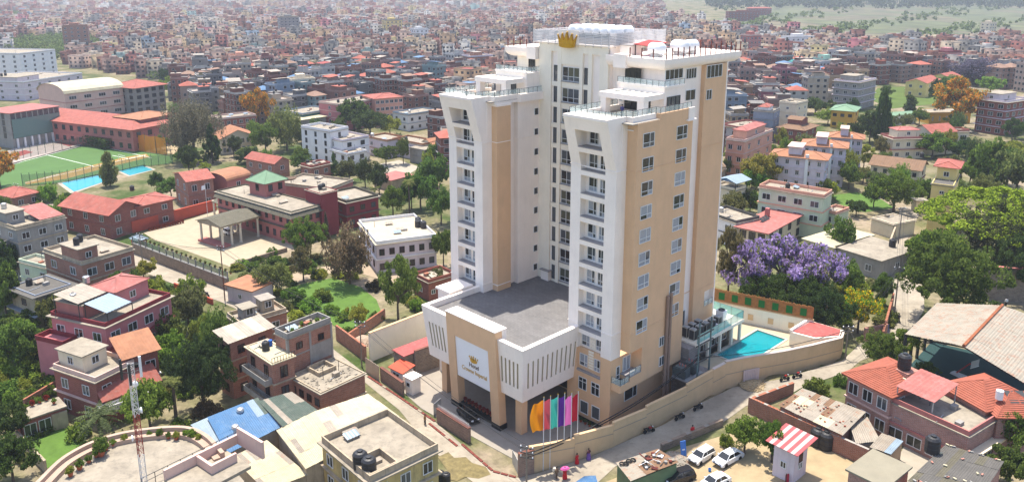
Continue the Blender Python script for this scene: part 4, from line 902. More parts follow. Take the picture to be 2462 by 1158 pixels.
def room(h, x0, x1, y0, y1, ht, wall, roofm=None, kind='flat', nm='roof_room', rise=.9, win='r', ov=.3, z=None):
    """stair head or penthouse on a roof: wall, slab, window"""
    z = h['top']+.12 if z is None else z; t = h['t']; X0, X1, Y0, Y1 = x0*h['b'], x1*h['b'], y0*h['a'], y1*h['a']
    w = MB().box(X0,X1,Y0,Y1,z,z+ht).build(nm, wall, t)
    if kind == 'flat': MB().box(X0-ov,X1+ov,Y0-ov,Y1+ov,z+ht,z+ht+.18).build('room_slab', roofm or R_DECK, w)
    elif kind == 'hip': roof_hip(w, X0, X1, Y0, Y1, z+ht, rise, roofm, ov, 'room_roof')
    if 'r' in win: window(w, ((X0+X1)/2-.6,Y0,z+.8), 0, 1.2, 1.2, 2, 1, GL_DARK)
    if 'l' in win: window(w, (X0,(Y0+Y1)/2+.6,z+.8), -R(90), 1.2, 1.2, 2, 1, GL_DARK)
    return w
# black plastic water tanks
TK = mat('tank_black', (.022,.022,.024), .45, .1, spec=.4); TKS = mat('tank_steel', (.5,.5,.5), .35, .1, metal=.6)
tkb = MB().lathe([(.55,0),(.58,.1),(.58,.42),(.55,.46),(.58,.5),(.58,.82),(.55,.86),(.58,.9),(.58,1.15),(.42,1.32),(.2,1.38)], 12).mesh('tank_body', TK, False)
tkl = MB().lathe([(.2,1.36),(.22,1.38),(.22,1.48),(0,1.5)], 10).mesh('lid', TK); tks = MB().lathe([(.55,0),(.55,1.1),(.3,1.25),(0,1.27)], 12).mesh('tank_body', TKS, False)
def tank(p, label, s=1.0, steel=False, group=None):
    t = thing('water_tank', label, 'water tank', p, random.uniform(0,3), group); t.scale = (s,s,s)
    inst('tank_body', tks if steel else tkb, t); inst('lid', tkl, t, (0,0,-.12 if steel else 0))
def rtank(h, u, v, label, dz=0.0, s=1.0, steel=False, group=None): tank(h['M'] @ Vector((u*h['b'], v*h['a'], h['top']+.15+dz)), label, s, steel, group)
def sheet_at(parent, px, zs, nx, ny, mats, name='roof_sheet', jit=.03):
    """free-standing sheet roof given by four photo points (eave left, eave right, top right, top left) and heights"""
    pts = []
    for p, z in zip(px, zs):
        g = 0.0
        for _ in range(5): q = P(*p, z+g); g = hgt(q.x, q.y)
        pts.append(q)
    sheets(parent, *pts, nx, ny, mats, jit, name)
    return pts
def legs(parent, pts, mt, zb, r_=.08):
    for p in pts: MB().box(p.x-r_,p.x+r_,p.y-r_,p.y+r_,hgt(p.x,p.y)-.3 if zb is None else zb,p.z).build('post', mt, parent)

# ------------------------------------------------------------------ left side, near
h = house('pink_house', 'large three-storey pink house with maroon bands and roof terraces', (128,745), (252,776), (403,702), 11.5, 3, M_PINK, trim=M_DRED, wl=3, wr=4, ws=(1.8,1.5), band_ov=.45, split=True)
pinkh = h
room(h, .45, .95, .35, .85, 2.9, M_PINK, R_PINK, 'hip', rise=1.1); room(h, .05,.3,.45,.95, 2.4, M_ROSE, R_DECK, win='')
c0 = h['M']; 
t = MB(); 
for (x0,y0,x1,y1,z0_,z1_,mm,nm) in ((.06,.02,.42,.42,2.1,2.9,R_LBLUE,'tin_canopy'),(.0,.45,.4,.9,3.1,3.9,R_TIN,'tin_canopy')):
    b_, a_ = h['b'], h['a']; ribbed(MB(), (x0*b_,y0*a_,h['top']+z0_), (x1*b_,y0*a_,h['top']+z0_), (x1*b_,y1*a_,h['top']+z1_), (x0*b_,y1*a_,h['top']+z1_), 8).build(nm, mm, h['t'])
    for u, v in ((x0,y0),(x1,y0),(x0,y1),(x1,y1)): MB().box(u*b_-.05,u*b_+.05,v*a_-.05,v*a_+.05,h['top'],h['top']+(z0_ if v == y0 else z1_)).build('canopy_post', DARK_METAL, h['t'])
b2_ = MB().box(-2.6,0,h['a']*.55,h['a']*1.05,-.5,7.6).build('bay', M_PINK, h['t']); ring(-2.7,0.05,h['a']*.54,h['a']*1.06,.16,7.6,8.4).build('bay_parapet', M_DRED, b2_)
rtank(h, .12, .7, 'small grey steel water tank on the pink house', 2.6, .9, True); rtank(h, .5, .95, 'square-stand water tank above the pink house roof room', 3.2, 1.0, True)
h = house('grey_house', 'small grey brick house with flat concrete roof and wide eaves', (27,686), (84,709), (170,681), 7.5, 2, M_CEMD, trim=M_BLUEG, wl=1, wr=2, ws=(1.5,1.3), band_ov=.9, par=.35, roofm=R_DARK, frame=WOOD)
rtank(h, .35, .75, 'black water tank on the small grey brick house')
h = house('brick_house', 'brown brick house with white cross-shaped window frames and roof terrace', (140,588), (196,628), (303,588), 11.0, 3, M_BRICK, trim=M_CEMD, wl=2, wr=3, ws=(1.9,1.6), roofm=R_DECK, split=True)
room(h, .0, .35, .05, .5, 2.8, M_BRICK, R_DECK); rtank(h, .12, .25, 'pair-left dark tank above the brown brick house stair room', 3.1); rtank(h, .26, .35, 'second dark tank above the brown brick house stair room', 3.1)
h = house('green_terrace_house', 'low pale green house with arched door and open terrace', (80,612), (118,640), (150,625), 7.0, 2, M_GREENH, wl=2, wr=1, trim=M_GREENH)
h = house('concrete_house', 'weathered grey concrete house with stepped roof and red sheet', (-30,512), (38,545), (150,515), 12.5, 4, M_CEM, wl=3, wr=3, ws=(1.6,1.4), trim=M_CEMD)
room(h, .05,.4,.3,.8, 2.6, M_CEM); ribbed(MB(), (h['b']*.5,0.4,h['top']+.9),(h['b'],.4,h['top']+.9),(h['b'],h['a']*.6,h['top']+2.2),(h['b']*.5,h['a']*.6,h['top']+2.2),7).build('tin_canopy', R_PINK, h['t']); rtank(h, .2,.55,'grey tank crowning the weathered concrete house', 2.8, 1, True)
h = house('grey_annex', 'grey two-storey annex at the left of the concrete house', (-60,545), (-8,585), (36,565), 9.0, 3, M_CEM, wl=2, wr=2, trim=M_CEM)
h = house('red_brick_villa', 'dark red brick villa with bright red gabled roofs', (186,482), (262,513), (322,490), 6.8, 2, M_BRICKR, 'gable_y', R_RED, wl=3, wr=2, ws=(1.5,1.7), rise=2.2, ov=.8, frame=WHITE_FR)
h = house('red_brick_wing', 'red brick wing with red hipped roof and roof terrace beside the villa', (305,478), (329,496), (402,474), 6.6, 2, M_BRICKR, 'hip', R_RED, wl=1, wr=2, ws=(1.5,1.4), rise=1.1, ov=.8)
rtank(h, .3, .8, 'black tank on a plinth above the red brick wing', 2.2)
h = house('brick_cottage', 'small brown brick cottage with red hipped roof behind the wires', (-12,463), (32,475), (94,460), 6.5, 2, M_BRICK, 'hip', R_RED, wl=1, wr=2, rise=1.6, ov=.5, wr_=0) if False else house('brick_cottage', 'small brown brick cottage with red hipped roof behind the wires', (-12,463), (32,475), (94,460), 6.5, 2, M_BRICK, 'hip', R_RED, wl=1, wr=2, rise=1.6)
house('tin_shed', 'long low shed with rusty sheet roof behind the concrete house', (60,505), (80,515), (140,495), 3.2, 1, M_CEMD, 'shed', [R_TIN, R_RUST], wl=0, wr=0, rise=.3)
h = house('wavy_brick_house', 'orange brick house with red wave-shaped roof', (393,420), (450,436), (515,430), 8.5, 2, M_BRICK, 'gable_x', R_RED, wl=2, wr=2, ws=(1.4,1.8), rise=1.4)
h = house('arch_roof_house', 'red plastered house with pale arched sheet roof', (512,420), (545,434), (582,418), 6.8, 2, M_ROSE, 'arch', R_ORANGE, wl=0, wr=1, rise=1.8)
rtank(h, .1,.9,'black tank beside the pale arched roof', 0.9)
h = house('brick_twin_house', 'brick house with red roof, chimney stack and small arched sheet', (593,378), (660,392), (694,384), 7.5, 2, M_BRICK, 'gable_y', R_RED, wl=3, wr=1, rise=1.5)
h = house('brick_block_house', 'square brick house with red tile skirt round its terrace', (724,392), (748,398), (793,388), 7.2, 2, M_BRICK, wl=1, wr=2, trim=R_RED, band_ov=.5)
rtank(h, .3, .9, 'black tank on the square brick house')
# old palace
h = house('palace_wing', 'long old rose-red palace wing with slate eaves and flat roof', (545,452), (700,508), (765,488), 8.6, 2, M_ROSE, trim=R_SLATE, wl=11, wr=4, ws=(1.1,1.7), par=.5, band_ov=.5, frame=WOOD, roofm=R_DECK)
pal = h
for x0, x1, y0, y1, f in ((-.9,-.1,0,1,'l'), (0,1,-.9,-.1,'r')):
    a_, b_ = h['a'], h['b']
    if f == 'l': ribbed(MB(), (-1.2,a_,7.0),(-1.2,-1.2,7.0),(0,0,8.5),(0,a_,8.5),30,.1).build('slate_skirt', R_SLATE, h['t'])
    else: ribbed(MB(), (-1.2,-1.2,7.0),(b_,-1.2,7.0),(b_,0,8.5),(0,0,8.5),20,.1).build('slate_skirt', R_SLATE, h['t'])
h = house('palace_belvedere', 'palace belvedere room with mossy green pyramid roof', (603,431), (637,441), (681,429), 12.0, 4, M_ROSE, 'hip', R_GREEN, wl=1, wr=2, ws=(1.3,1.8), rise=2.4, ov=.7, bands=False, floors=(3,), frame=WOOD)
h = house('palace_tower', 'dark maroon square tower with water tanks behind the palace', (739,453), (771,465), (808,455), 11.5, 3, M_DRED, wl=0, wr=0, par=.3, bands=False)
rtank(h, .5,.55,'first black tank on the maroon palace tower'); rtank(h, .72,.6,'second black tank on the maroon palace tower')
h = house('palace_rear_wing', 'rear palace wing with grey slate eaves and pale flat roof', (800,458), (832,482), (895,462), 7.8, 2, M_DRED, trim=R_SLATE, wl=2, wr=3, frame=WOOD, band_ov=.5)
h = house('palace_court_wing', 'low wide palace wing with pale roof terraces behind the belvedere', (690,430), (790,452), (830,428), 7.2, 2, M_ROSE, wl=0, wr=0, trim=M_CEMD)
h = house('palace_porch_room', 'pink corner room of the palace with red hipped roof', (700,519), (722,529), (772,516), 5.2, 1, M_ROSE, 'hip', R_PINK, wl=1, wr=2, rise=1.2, frame=WOOD)
t = thing('porte_cochere', 'columned porch with mossy slate roof in the palace yard', 'porch', G(532,580))
A, B_, D_, E_ = P(487,525,5.6), P(531,544,5.6), P(625,517,5.6), P(585,502,5.6); o_ = t.location.copy()
u = (D_-B_); v = (A-B_); rz = math.atan2(u.y,u.x); t.location = (B_.x,B_.y,0); t.rotation_euler = (0,0,rz); W_, D2 = u.length, v.length
MB().box(0,W_,0,D2,5.0,5.6).build('entablature', M_CEMD, t); roof_gable(t, 0, W_, 0, D2, 5.6, 1.1, R_SLATE, 'x', .4, M_CEMD)
COLM = mat('column_cream', srgb(216,206,184), .8, .1)
colm = MB().lathe([(.42,0),(.42,.25),(.3,.35),(.27,4.6),(.4,4.8),(.4,5.0)], 10).mesh('column', COLM)
for i in range(5):
    for y in (.5, D2-.5):
        if i in (0,1,2,4): inst('column', colm, t, (.5+i*(W_-1)/4, y, 0))
MB().box(-.2,2.2,-.2,D2+.2,0,.6).build('plinth', M_ROSE, t)
t2 = thing('colonnade', 'second columned walkway with slate roof against the palace front', 'colonnade', P(520,478,4.6)); t2.location.z = 0
A, B_ = P(516,478,4.6), P(606,510,4.6); u = B_-A; t2.location = (A.x,A.y,0); t2.rotation_euler = (0,0,math.atan2(u.y,u.x)); W_ = u.length
ribbed(MB(), (0,-1.2,4.2),(W_,-1.2,4.2),(W_,2.0,5.0),(0,2.0,5.0),20,.15).build('roof', R_SLATE, t2)
for i in range(7): inst('column', colm, t2, (.4+i*(W_-.8)/6,-.6,-.6))
h = house('white_terrace_house', 'two-storey white house with broad parapet terrace near the garden', (845,530), (905,580), (1052,566), 7.6, 2, M_LILAC, trim=M_WHITE, wl=3, wr=6, ws=(1.2,1.5), par=.9, band_ov=.3, roofm=mat('roof_pale', srgb(222,208,182), .9, .1, .4), frame=WOOD)
rtank(h, .88,.5,'first black water tank on the white terrace house', 0, 1.25); rtank(h, .95,.42,'second black water tank on the white terrace house', 0, 1.25); rtank(h, .93,.62,'third black water tank on the white terrace house', 0, 1.25)
h = house('round_annex', 'low lilac annex with flat tan roof at the palace wall', (552,682), (606,700), (650,678), 3.4, 1, M_LILAC, 'slab', R_ORANGE, wl=1, wr=1, ws=(1,1))
h = house('red_court_house', 'low red walled house with pale sheet roof beside the hotel', (1004,652), (1030,672), (1085,650), 4.6, 1, M_BRICKR, wl=1, wr=3, ws=(1,1), roofm=R_DECK)
# ------------------------------------------------------------------ centre-bottom brick houses
h = house('tin_roof_brick_house', 'tall raw brick house with grey corrugated roof and dark windows', (521,806), (552,822), (654,786), 9.6, 3, M_BRICK, 'shed', [R_TIN, R_TIN, R_CREAM], trim=M_CEMD, wl=1, wr=2, ws=(1.2,1.4), rise=.8, frame=WOOD)
h = house('rooftop_cluster_house', 'low brick house with cluttered rusty rooftops behind the tin roof', (540,752), (575,772), (692,742), 7.5, 2, M_BRICK, trim=M_CEMD, wl=1, wr=2, roofm=R_RUST)
room(h, .15,.4,.2,.7,2.0,M_CEM); room(h, .6,.85,.4,.9,2.2,M_CEMD,R_TIN)
h = house('unfinished_brick_house', 'tall unfinished brick house with concrete frame and roof garden', (655,790), (690,802), (803,766), 12.6, 4, M_BRICK, trim=M_CEM, wl=0, wr=2, ws=(1.1,1.1), par=1.0, roofm=R_DECK, frame=WOOD, floors=(1,3), band_ov=.06)
unf = h
for x in (.0,.5,1.0): MB().box(x*h['b']-.18,x*h['b']+.18,-.07,.3,-.3,h['top']).build('pillar', M_CEM, h['t'])
MB().box(h['b']*.5,h['b']-.2,-.05,0,6.4,9.2).build('plaster_patch', M_CEM, h['t'])
h = house('balcony_brick_house', 'brick house with stacked balconies and a crowded roof terrace', (600,828), (655,872), (704,852), 9.8, 3, M_BRICK, trim=M_CEMD, wl=2, wr=1, ws=(1.2,1.8), par=.25, roofm=R_CREAM, frame=WOOD)
for z in (3.0, 6.2): MB().box(-1.1,0,.4,h['a']-.4,z,z+.15).build('balcony', M_CEMD, h['t']); ring(-1.15,0,.4,h['a']-.4,.08,z+.15,z+1.0).build('balustrade', M_CEM, h['t'])
m = MB()
for i in range(9): x = -.1+(h['b']+.2)*i/8; m.box(x-.03,x+.03,-.1,-.05,h['top'],h['top']+1)
m.box(-.1,h['b']+.1,-.1,-.05,h['top']+.95,h['top']+1); m.build('railing', DARK_METAL, h['t'])
rtank(h, .45,.6,'dark round tank on the balcony house terrace'); MB().lathe([(.3,0),(.32,.4),(.3,.9),(0,.92)],10).build('body', mat('barrel_blue',(.02,.12,.5),.5), thing('barrel','bright blue plastic barrel on the crowded roof terrace','barrel',h['M']@Vector((h['b']*.8,h['a']*.7,h['top']+.15))))
h = house('debris_roof_house', 'low brick house with debris strewn over its flat cement roof', (701,900), (771,943), (873,893), 6.2, 2, M_BRICK, trim=M_CEMD, wl=4, wr=0, ws=(1.1,1.2), par=.3, roofm=R_DECK, frame=WOOD)
deb = h
ring(h['b']*.35,h['b']*.75,h['a']*.55,h['a']*.95,.2,h['top']+.15,h['top']+.8).build('roof_well', M_CEMD, h['t'])
h = house('concrete_yellow_house', 'flat-roofed house with stained parapet and dull yellow walls by the lane', (810,1034), (889,1143), (1029,1052), 9.6, 3, mat('plaster_dull_yellow', srgb(186,166,112), .92, .25, .6, .1, 6, .6, (.10,.09,.07)), trim=M_CEMD, wl=3, wr=3, ws=(1.4,1.5), par=1.0, roofm=R_DECK, band_ov=.35)
cyh = h
ring(.2,h['b']*.42,.2,h['a']*.38,.2,h['top']+.15,h['top']+1.0).build('inner_parapet', M_CEMD, h['t'])
rtank(h, .08,.3,'ribbed black tank at the corner of the stained concrete roof',0,1.5); rtank(h, .09,.14,'second ribbed black tank at the corner of the stained concrete roof',0,1.5)
# ------------------------------------------------------------------ factory sheds
def shed(label, px, zs, nx, ny, mats, wallm, cat='shed', name='factory_shed', jit=.03):
    t = thing(name, label, cat); pts = sheet_at(t, px, zs, nx, ny, mats, jit=jit)
    c = sum(pts, Vector())/4; FOOT.append((c.x,c.y,(pts[0]-pts[2]).length/2))
    ins = [c+(p-c)*.94 for p in pts]
    MB().hexa([Vector((p.x,p.y,hgt(p.x,p.y)-.4)) for p in ins], [Vector((p.x,p.y,p.z-.22)) for p in ins]).build('wall', wallm, t)
    return t, pts
t, bp = shed('large shed with bright blue corrugated roof and two round vents', [(546,1091),(676,1026),(620,955),(498,1003)], [5.6,5.6,7.4,7.4], 9, 2, [R_BLUE]*7+[R_DGREEN,R_LBLUE], M_CEMD)
for i, (x, y) in enumerate(((578,992),(566,1033))):
    p = P(x, y, 6.9); v = thing('roof_vent', ('upper' if i == 0 else 'lower')+' silver turbine vent on the blue shed roof', 'roof vent', p+Vector((0,0,-.5)))
    MB().lathe([(.28,-.3),(.28,.5),(.45,.7),(.5,.95),(.4,1.2),(.15,1.3)],14).build('body', TKS, v); MB().lathe([(.2,1.28),(.1,1.36),(0,1.37)],10).build('cap', TKS, v)
shed('pale blue lean-to roof beside the blue shed', [(540,1090),(546,1091),(498,1003),(458,1020)], [5.3,5.5,7.2,6.6], 3, 1, [R_LBLUE], M_CEMD)
shed('dull green and grey patched sheet roof between the blue and cream sheds', [(680,1025),(764,985),(702,941),(621,964)], [6.0,6.0,7.2,7.2], 7, 2, [R_DGREEN,R_DGREEN,R_DGREEN,R_TIN], M_CEMD)
shed('cream corrugated roof slope facing the blue shed', [(735,1127),(820,1083),(757,988),(664,1034)], [5.6,6.9,6.9,5.6], 8, 3, [R_CREAM]*8+[R_TIN], M_CEMD)
shed('wide cream corrugated roof beside the flat concrete roof', [(820,1083),(960,1000),(885,946),(757,988)], [6.9,5.8,5.8,6.9], 8, 3, [R_CREAM]*7+[R_TIN], M_CEMD)
shed('lower cream corrugated roof with rusty patches below the blue shed', [(640,1180),(742,1140),(642,1057),(556,1098)], [4.6,4.6,5.4,5.4], 8, 3, [R_CREAM]*5+[R_TIN,R_RUST], M_CEMD)
# ------------------------------------------------------------------ lower-left villa and round terrace
h = house('brick_bungalow', 'red brick bungalow with white-edged roof terraces in a garden', (168,858), (228,907), (300,858), 7.6, 2, M_BRICKR, trim=M_PALEP, wl=2, wr=2, ws=(1.5,1.6), par=.8, band_ov=.3)
room(h, .15,.75,.4,1.0,2.6,M_CREAMH,R_DECK,win='rl')
h2 = house('gabled_brick_wing', 'brick wing of the garden bungalow under a broad orange roof', (276,838), (298,862), (378,838), 8.0, 2, M_BRICKR, 'shed', [R_ORANGE], wl=1, wr=2, ws=(1.5,1.5), rise=1.8, trim=M_WHITE)
h3 = house('porch_wing', 'front wing of the garden bungalow with red metal roof and balcony', (224,926), (252,952), (372,906), 4.6, 1, M_BRICKR, 'gable_x', R_RED, wl=1, wr=2, rise=1.5, ov=.7)
MB().box(-1.2,h3['b'],-1.4,0,2.6,2.8).build('balcony', M_WHITE, h3['t']); ring(-1.2,h3['b'],-1.4,0,.12,2.8,3.5).build('balustrade', M_WHITE, h3['t'])
h = house('paved_terrace_block', 'low garden block with paved roof terrace and pot plants', (44,990), (52,1014), (152,974), 3.0, 1, M_BRICKR, 'slab', R_DECK, wl=0, wr=3, ws=(1.6,1.8), ov=.2)
st = thing('garden_stairs', 'stone garden steps beside the paved terrace block', 'stairs', G(148,1030), R(130))
for i in range(9): MB().box(0,.36,-1.0,1.0,0,.18+.3*(8-i)).build('step', M_CEMD, st, (i*.36,0,0))
# round terrace building
RTZ = 13.0
arc = [(60,1180),(85,1157),(150,1096),(235,1053),(330,1030),(440,1022),(498,1042),(540,1085),(585,1135),(588,1200)]
op = [P(x,y,RTZ+1) for x,y in arc]
t = thing('round_terrace_building', 'pink building with a curved roof terrace, low double parapet and potted plants', 'building')
fl_ = [Vector((p.x,p.y,0)) for p in op]
back = [Vector((fl_[-1].x, fl_[-1].y-4, 0)), Vector((fl_[0].x, fl_[0].y-4, 0))]
MB().prism([(p.x,p.y) for p in fl_+back], -.5, RTZ).build('wall', M_PALEP, t)
dc = R_DECK
MB().prism([(p.x,p.y) for p in fl_+back], RTZ, RTZ+.05).build('deck', R_DECK, t)
def smooth(pts, k=6):
    out = []
    for i in range(len(pts)-1):
        p0 = pts[max(0,i-1)]; p1 = pts[i]; p2 = pts[i+1]; p3 = pts[min(len(pts)-1,i+2)]
        for j in range(k):
            u = j/k; out.append(.5*((2*p1)+(p2-p0)*u+(2*p0-5*p1+4*p2-p3)*u*u+(3*p1-p0-3*p2+p3)*u**3))
    return out+[pts[-1]]
def ribbon(pts, inner, outer, z0, z1):
    v = []; f = []
    for i, p in enumerate(pts):
        a = pts[max(0,i-1)]; b = pts[min(len(pts)-1,i+1)]; d = (b-a).normalized(); n = Vector((d.y,-d.x,0))
        q0 = p+n*inner; q1 = p+n*outer; v += [(q0.x,q0.y,z0),(q1.x,q1.y,z0),(q1.x,q1.y,z1),(q0.x,q0.y,z1)]
    for i in range(len(pts)-1): k = i*4; f += [(k+1,k,k+4,k+5),(k+1,k+5,k+6,k+2),(k+2,k+6,k+7,k+3),(k+3,k+7,k+4,k)]
    return MB().add(v, f+[(0,1,2,3),((len(pts)-1)*4+3,(len(pts)-1)*4+2,(len(pts)-1)*4+1,(len(pts)-1)*4)])
sp = smooth(fl_[:8])
ribbon(sp, 0, .45, RTZ-.6, RTZ+1.0).build('outer_parapet', mat('parapet_beige', srgb(216,186,164), .9, .12, .6, .05, 8, .3, (.3,.22,.18)), t)
ribbon(sp, .46, 1.2, RTZ, RTZ+.55).build('planter_bench', MATS['parapet_beige'], t)
A, B_ = P(395,1158,RTZ), P(540,1085,RTZ)
d = (B_-A).normalized(); n = Vector((-d.y,d.x,0)); rz = math.atan2(d.y,d.x)
st = MB().box(0,(B_-A).length,-5,0,RTZ,RTZ+.35).build('raised_deck', R_DECK, t); st.location = (A.x,A.y,0); st.rotation_euler = (0,0,rz)
for (x0,x1,y0,y1,hh) in ((0,9,-.3,0,1.1),(3.5,3.8,-3.2,-.3,1.0),(3.8,6.5,-3.2,-2.9,1.0),(8.4,8.7,-5,-.3,2.0)):
    o = MB().box(x0,x1,y0,y1,RTZ+.35,RTZ+.35+hh).build('parapet', M_PALEP, t); o.location = (A.x,A.y,0); o.rotation_euler = (0,0,rz)
m = MB()
for i in range(9): m.box(i*1.4-.03-2,i*1.4+.03-2,.55,.6,RTZ,RTZ+1.3)
m.box(-2,9.2,.55,.6,RTZ+1.25,RTZ+1.3).box(-2,9.2,.55,.6,RTZ+.7,RTZ+.74); o = m.build('railing', DARK_METAL, t); o.location = (A.x,A.y,0); o.rotation_euler = (0,0,rz)
RTA = (A.copy(), rz)
# ------------------------------------------------------------------ right side
h = house('red_roof_villa', 'low modern villa with wide flat pinkish-red roof', (1775,546), (1843,560), (1936,514), 5.2, 2, M_CREAMH, 'slab', R_PINK, wl=3, wr=4, ws=(1.6,1.8), ov=.9, frame=DARK_METAL, bands=False)
MB().box(h['b']*.55,h['b']*.55+.9,h['a']*.7,h['a']*.7+.9,h['top'],h['top']+2.2).build('chimney', M_ROSE, h['t'])
for i in range(3): MB().hexa([(h['b']*.3+i*1.3,h['a']*.55,h['top']+.3),(h['b']*.3+i*1.3+1.1,h['a']*.55,h['top']+.3),(h['b']*.3+i*1.3+1.1,h['a']*.7,h['top']+1.0),(h['b']*.3+i*1.3,h['a']*.7,h['top']+1.0)],[(h['b']*.3+i*1.3,h['a']*.55,h['top']+.38),(h['b']*.3+i*1.3+1.1,h['a']*.55,h['top']+.38),(h['b']*.3+i*1.3+1.1,h['a']*.7,h['top']+1.08),(h['b']*.3+i*1.3,h['a']*.7,h['top']+1.08)]).build('solar_panel', DARK_METAL, h['t'])
h = house('railed_terrace_house', 'white house with railed roof terrace beside the red flat roof', (1722,500), (1770,530), (1802,512), 6.5, 2, M_WHITE, wl=2, wr=3, ws=(1.2,1.3), trim=R_DARK)
rtank(h, .5,.8,'white-topped tank on the railed terrace house',0,1,True)
h = house('tan_school_block', 'pale green block with orange-trimmed roof and narrow stair windows', (1833,440), (1981,468), (1994,454), 11.0, 3, M_GREENH, trim=M_PEACH, wl=4, wr=0, ws=(2.0,1.5), par=.9, floors=(1,2), band_ov=.25)
rtank(h, .5,.62,'black tank on the pale green block')
house('stair_annex', 'orange-trimmed stair annex beside the pale green block', (1985,500), (2011,509), (2022,494), 6.0, 2, M_GREENH, trim=M_PEACH, wl=1, wr=0)
h = house('blue_canopy_house', 'cream house with pale blue sheet canopy on its roof', (1722,440), (1768,453), (1788,444), 7.0, 2, M_CREAMH, wl=2, wr=1, ws=(1.1,1.2), hood=R_BLUE)
t = h['t']; b_, a_ = h['b'], h['a']; z = h['top']; roof_gable(t, -.5, b_+1, -.5, a_*.8, z+2.4, .9, R_LBLUE, 'x', .3, R_BLUE)
for x, y in ((0,0),(b_,0),(0,a_*.7),(b_,a_*.7)): MB().box(x-.07,x+.07,y-.07,y+.07,z,z+2.4).build('post', DARK_METAL, t)
h = house('peach_house', 'peach four-storey house with pink tiled eaves and balconies', (1748,330), (1790,336), (1846,308), 11.8, 3, M_PEACH, trim=M_PALEP, wl=2, wr=3, ws=(1.3,1.5), hood=R_PINK)
room(h, .15,.8,.15,.9,2.8,M_PEACH,R_PINK,'hip')
for i, (L, N, Rr, lab, hh) in enumerate((((1855,373),(1984,384),(1996,372),'pale lilac apartment block with orange eaves, nearest the sheet-canopy house',11.6), ((1931,350),(2033,356),(2043,344),'middle pale lilac apartment block with orange eaves and corner turret',11.8), ((1998,331),(2073,334),(2084,326),'rear pale lilac apartment block with orange eaves and domed balcony',11.8))):
    h = house('apartment_block', lab, L, N, Rr, hh, 4, M_LILAC, 'hip', R_ORANGE, wl=5, wr=2, ws=(1.0,1.3), rise=1.4, ov=.9, hood=M_PALEP, group='lilac apartment blocks')
    b_, a_ = h['b'], h['a']; MB().box(b_*.1,b_*.9,a_*.45,a_*.7,hh-.2,hh+2.6).build('roof_room', M_LILAC, h['t']); MB().box(0,b_,a_*.43,a_*.72,hh+2.6,hh+2.8).build('room_slab', M_PALEP, h['t'])
    MB().box(-.5,0,a_*.3,a_*.36,0,hh+1).build('pilaster', M_WHITE, h['t'])
h = house('brown_roof_villa', 'brick villa with mossy brown hipped roof and dormer', (1872,306), (1932,313), (1966,302), 6.4, 2, M_BRICKR, 'hip', R_BROWN, wl=3, wr=2, rise=1.8, ov=1.0)
b_, a_ = h['b'], h['a']; MB().box(b_*.25,b_*.75,a_*.25,a_*.8,6.4,9.4).build('dormer', M_BRICKR, h['t']); roof_gable(h['t'], b_*.25,b_*.75,a_*.25,a_*.8,9.4,.8,R_BROWN,'y',.4,M_BRICKR)
h = house('ochre_house', 'ochre yellow house with pale green sheet roof', (1999,264), (2054,268), (2068,258), 7.4, 2, M_OCH, 'hip', R_GREEN, wl=3, wr=1, ws=(1.5,1.3), rise=1.6, ov=.9, frame=WOOD)
h = house('brown_tile_house', 'maroon and cream house with long brown tiled roof', (2096,392), (2212,408), (2224,394), 6.6, 2, M_CREAMH, 'gable_y', R_BROWN, trim=M_DRED, wl=5, wr=1, ws=(1.0,1.2), rise=1.9, ov=.7, frame=WOOD)
rtank(h, .9,.1,'black tank on a dark stand at the end of the brown tiled roof',1.9)
h = house('yellow_tower_house', 'narrow yellow house with grey sloping roof and red-capped roof room', (2240,440), (2293,446), (2316,418), 12.6, 4, M_YEL, wl=1, wr=0, ws=(1.0,.8), par=.4, roofm=R_DARK, bands=False, floors=(2,3))
room(h, .45,1.0,.05,.95,3.2,M_YEL,R_RED,'hip',rise=.9,ov=.9,win='l')
h = house('corner_apartments', 'brick and white corner apartment house with long balconies', (2346,236), (2420,243), (2500,238), 13.6, 4, M_BRICKR, trim=M_LILAC, wl=3, wr=4, ws=(2.0,1.6), band_ov=.9)
room(h, .05,.7,.25,.9,2.8,M_LILAC,win='rl')
h = house('red_gable_villa', 'cream villa with pink-red porch roofs and terrace', (2128,320), (2148,330), (2212,325), 7.6, 2, M_CREAMH, trim=R_PINK, wl=1, wr=3, ws=(1.4,1.4), band_ov=.7)
room(h, .25,.95,.3,.95,2.6,M_CREAMH,R_PINK,'hip')
h = house('red_gable_villa', 'cream villa with bold red gables and arched balcony window', (2212,308), (2240,318), (2276,310), 8.2, 2, M_CREAMH, 'gable_x', R_RED, wl=1, wr=2, rise=2.0, ov=.7)
h = house('bay_window_villa', 'cream villa with curved red roof over a wide bay window', (2266,306), (2278,312), (2322,309), 8.4, 2, M_CREAMH, trim=R_RED, wl=1, wr=2, ws=(2.4,1.6), band_ov=.7)
house('pale_green_shed', 'low shed with pale green roof between the trees', (2130,272), (2145,278), (2178,270), 4, 1, M_WHITE, 'gable_x', R_GREEN, wl=0, wr=0, rise=.8)
house('tan_ribbed_hall', 'low tan hall with ribbed walls behind the red gables', (2228,262), (2236,270), (2300,262), 5, 1, M_OCH, wl=0, wr=6, ws=(.6,2), par=.3)
h = house('cream_twin_house', 'cream house with twin red mono-pitch roofs above the meadow', (2178,196), (2228,200), (2262,190), 7.6, 2, M_YEL, 'gable_x', R_RED, wl=2, wr=2, rise=1.8)
house('long_red_roof_house', 'cream house with long bright red roof behind the twin roofs', (2230,186), (2290,190), (2330,186), 6.5, 2, M_YEL, 'gable_x', R_RED, wl=0, wr=3, rise=2.4)
h = house('grey_corner_house', 'grey four-storey corner house with rounded balconies', (2010,190), (2066,196), (2092,186), 13.5, 4, M_CEM, wl=3, wr=2, ws=(1.6,1.5), band_ov=.6, trim=M_LILAC)
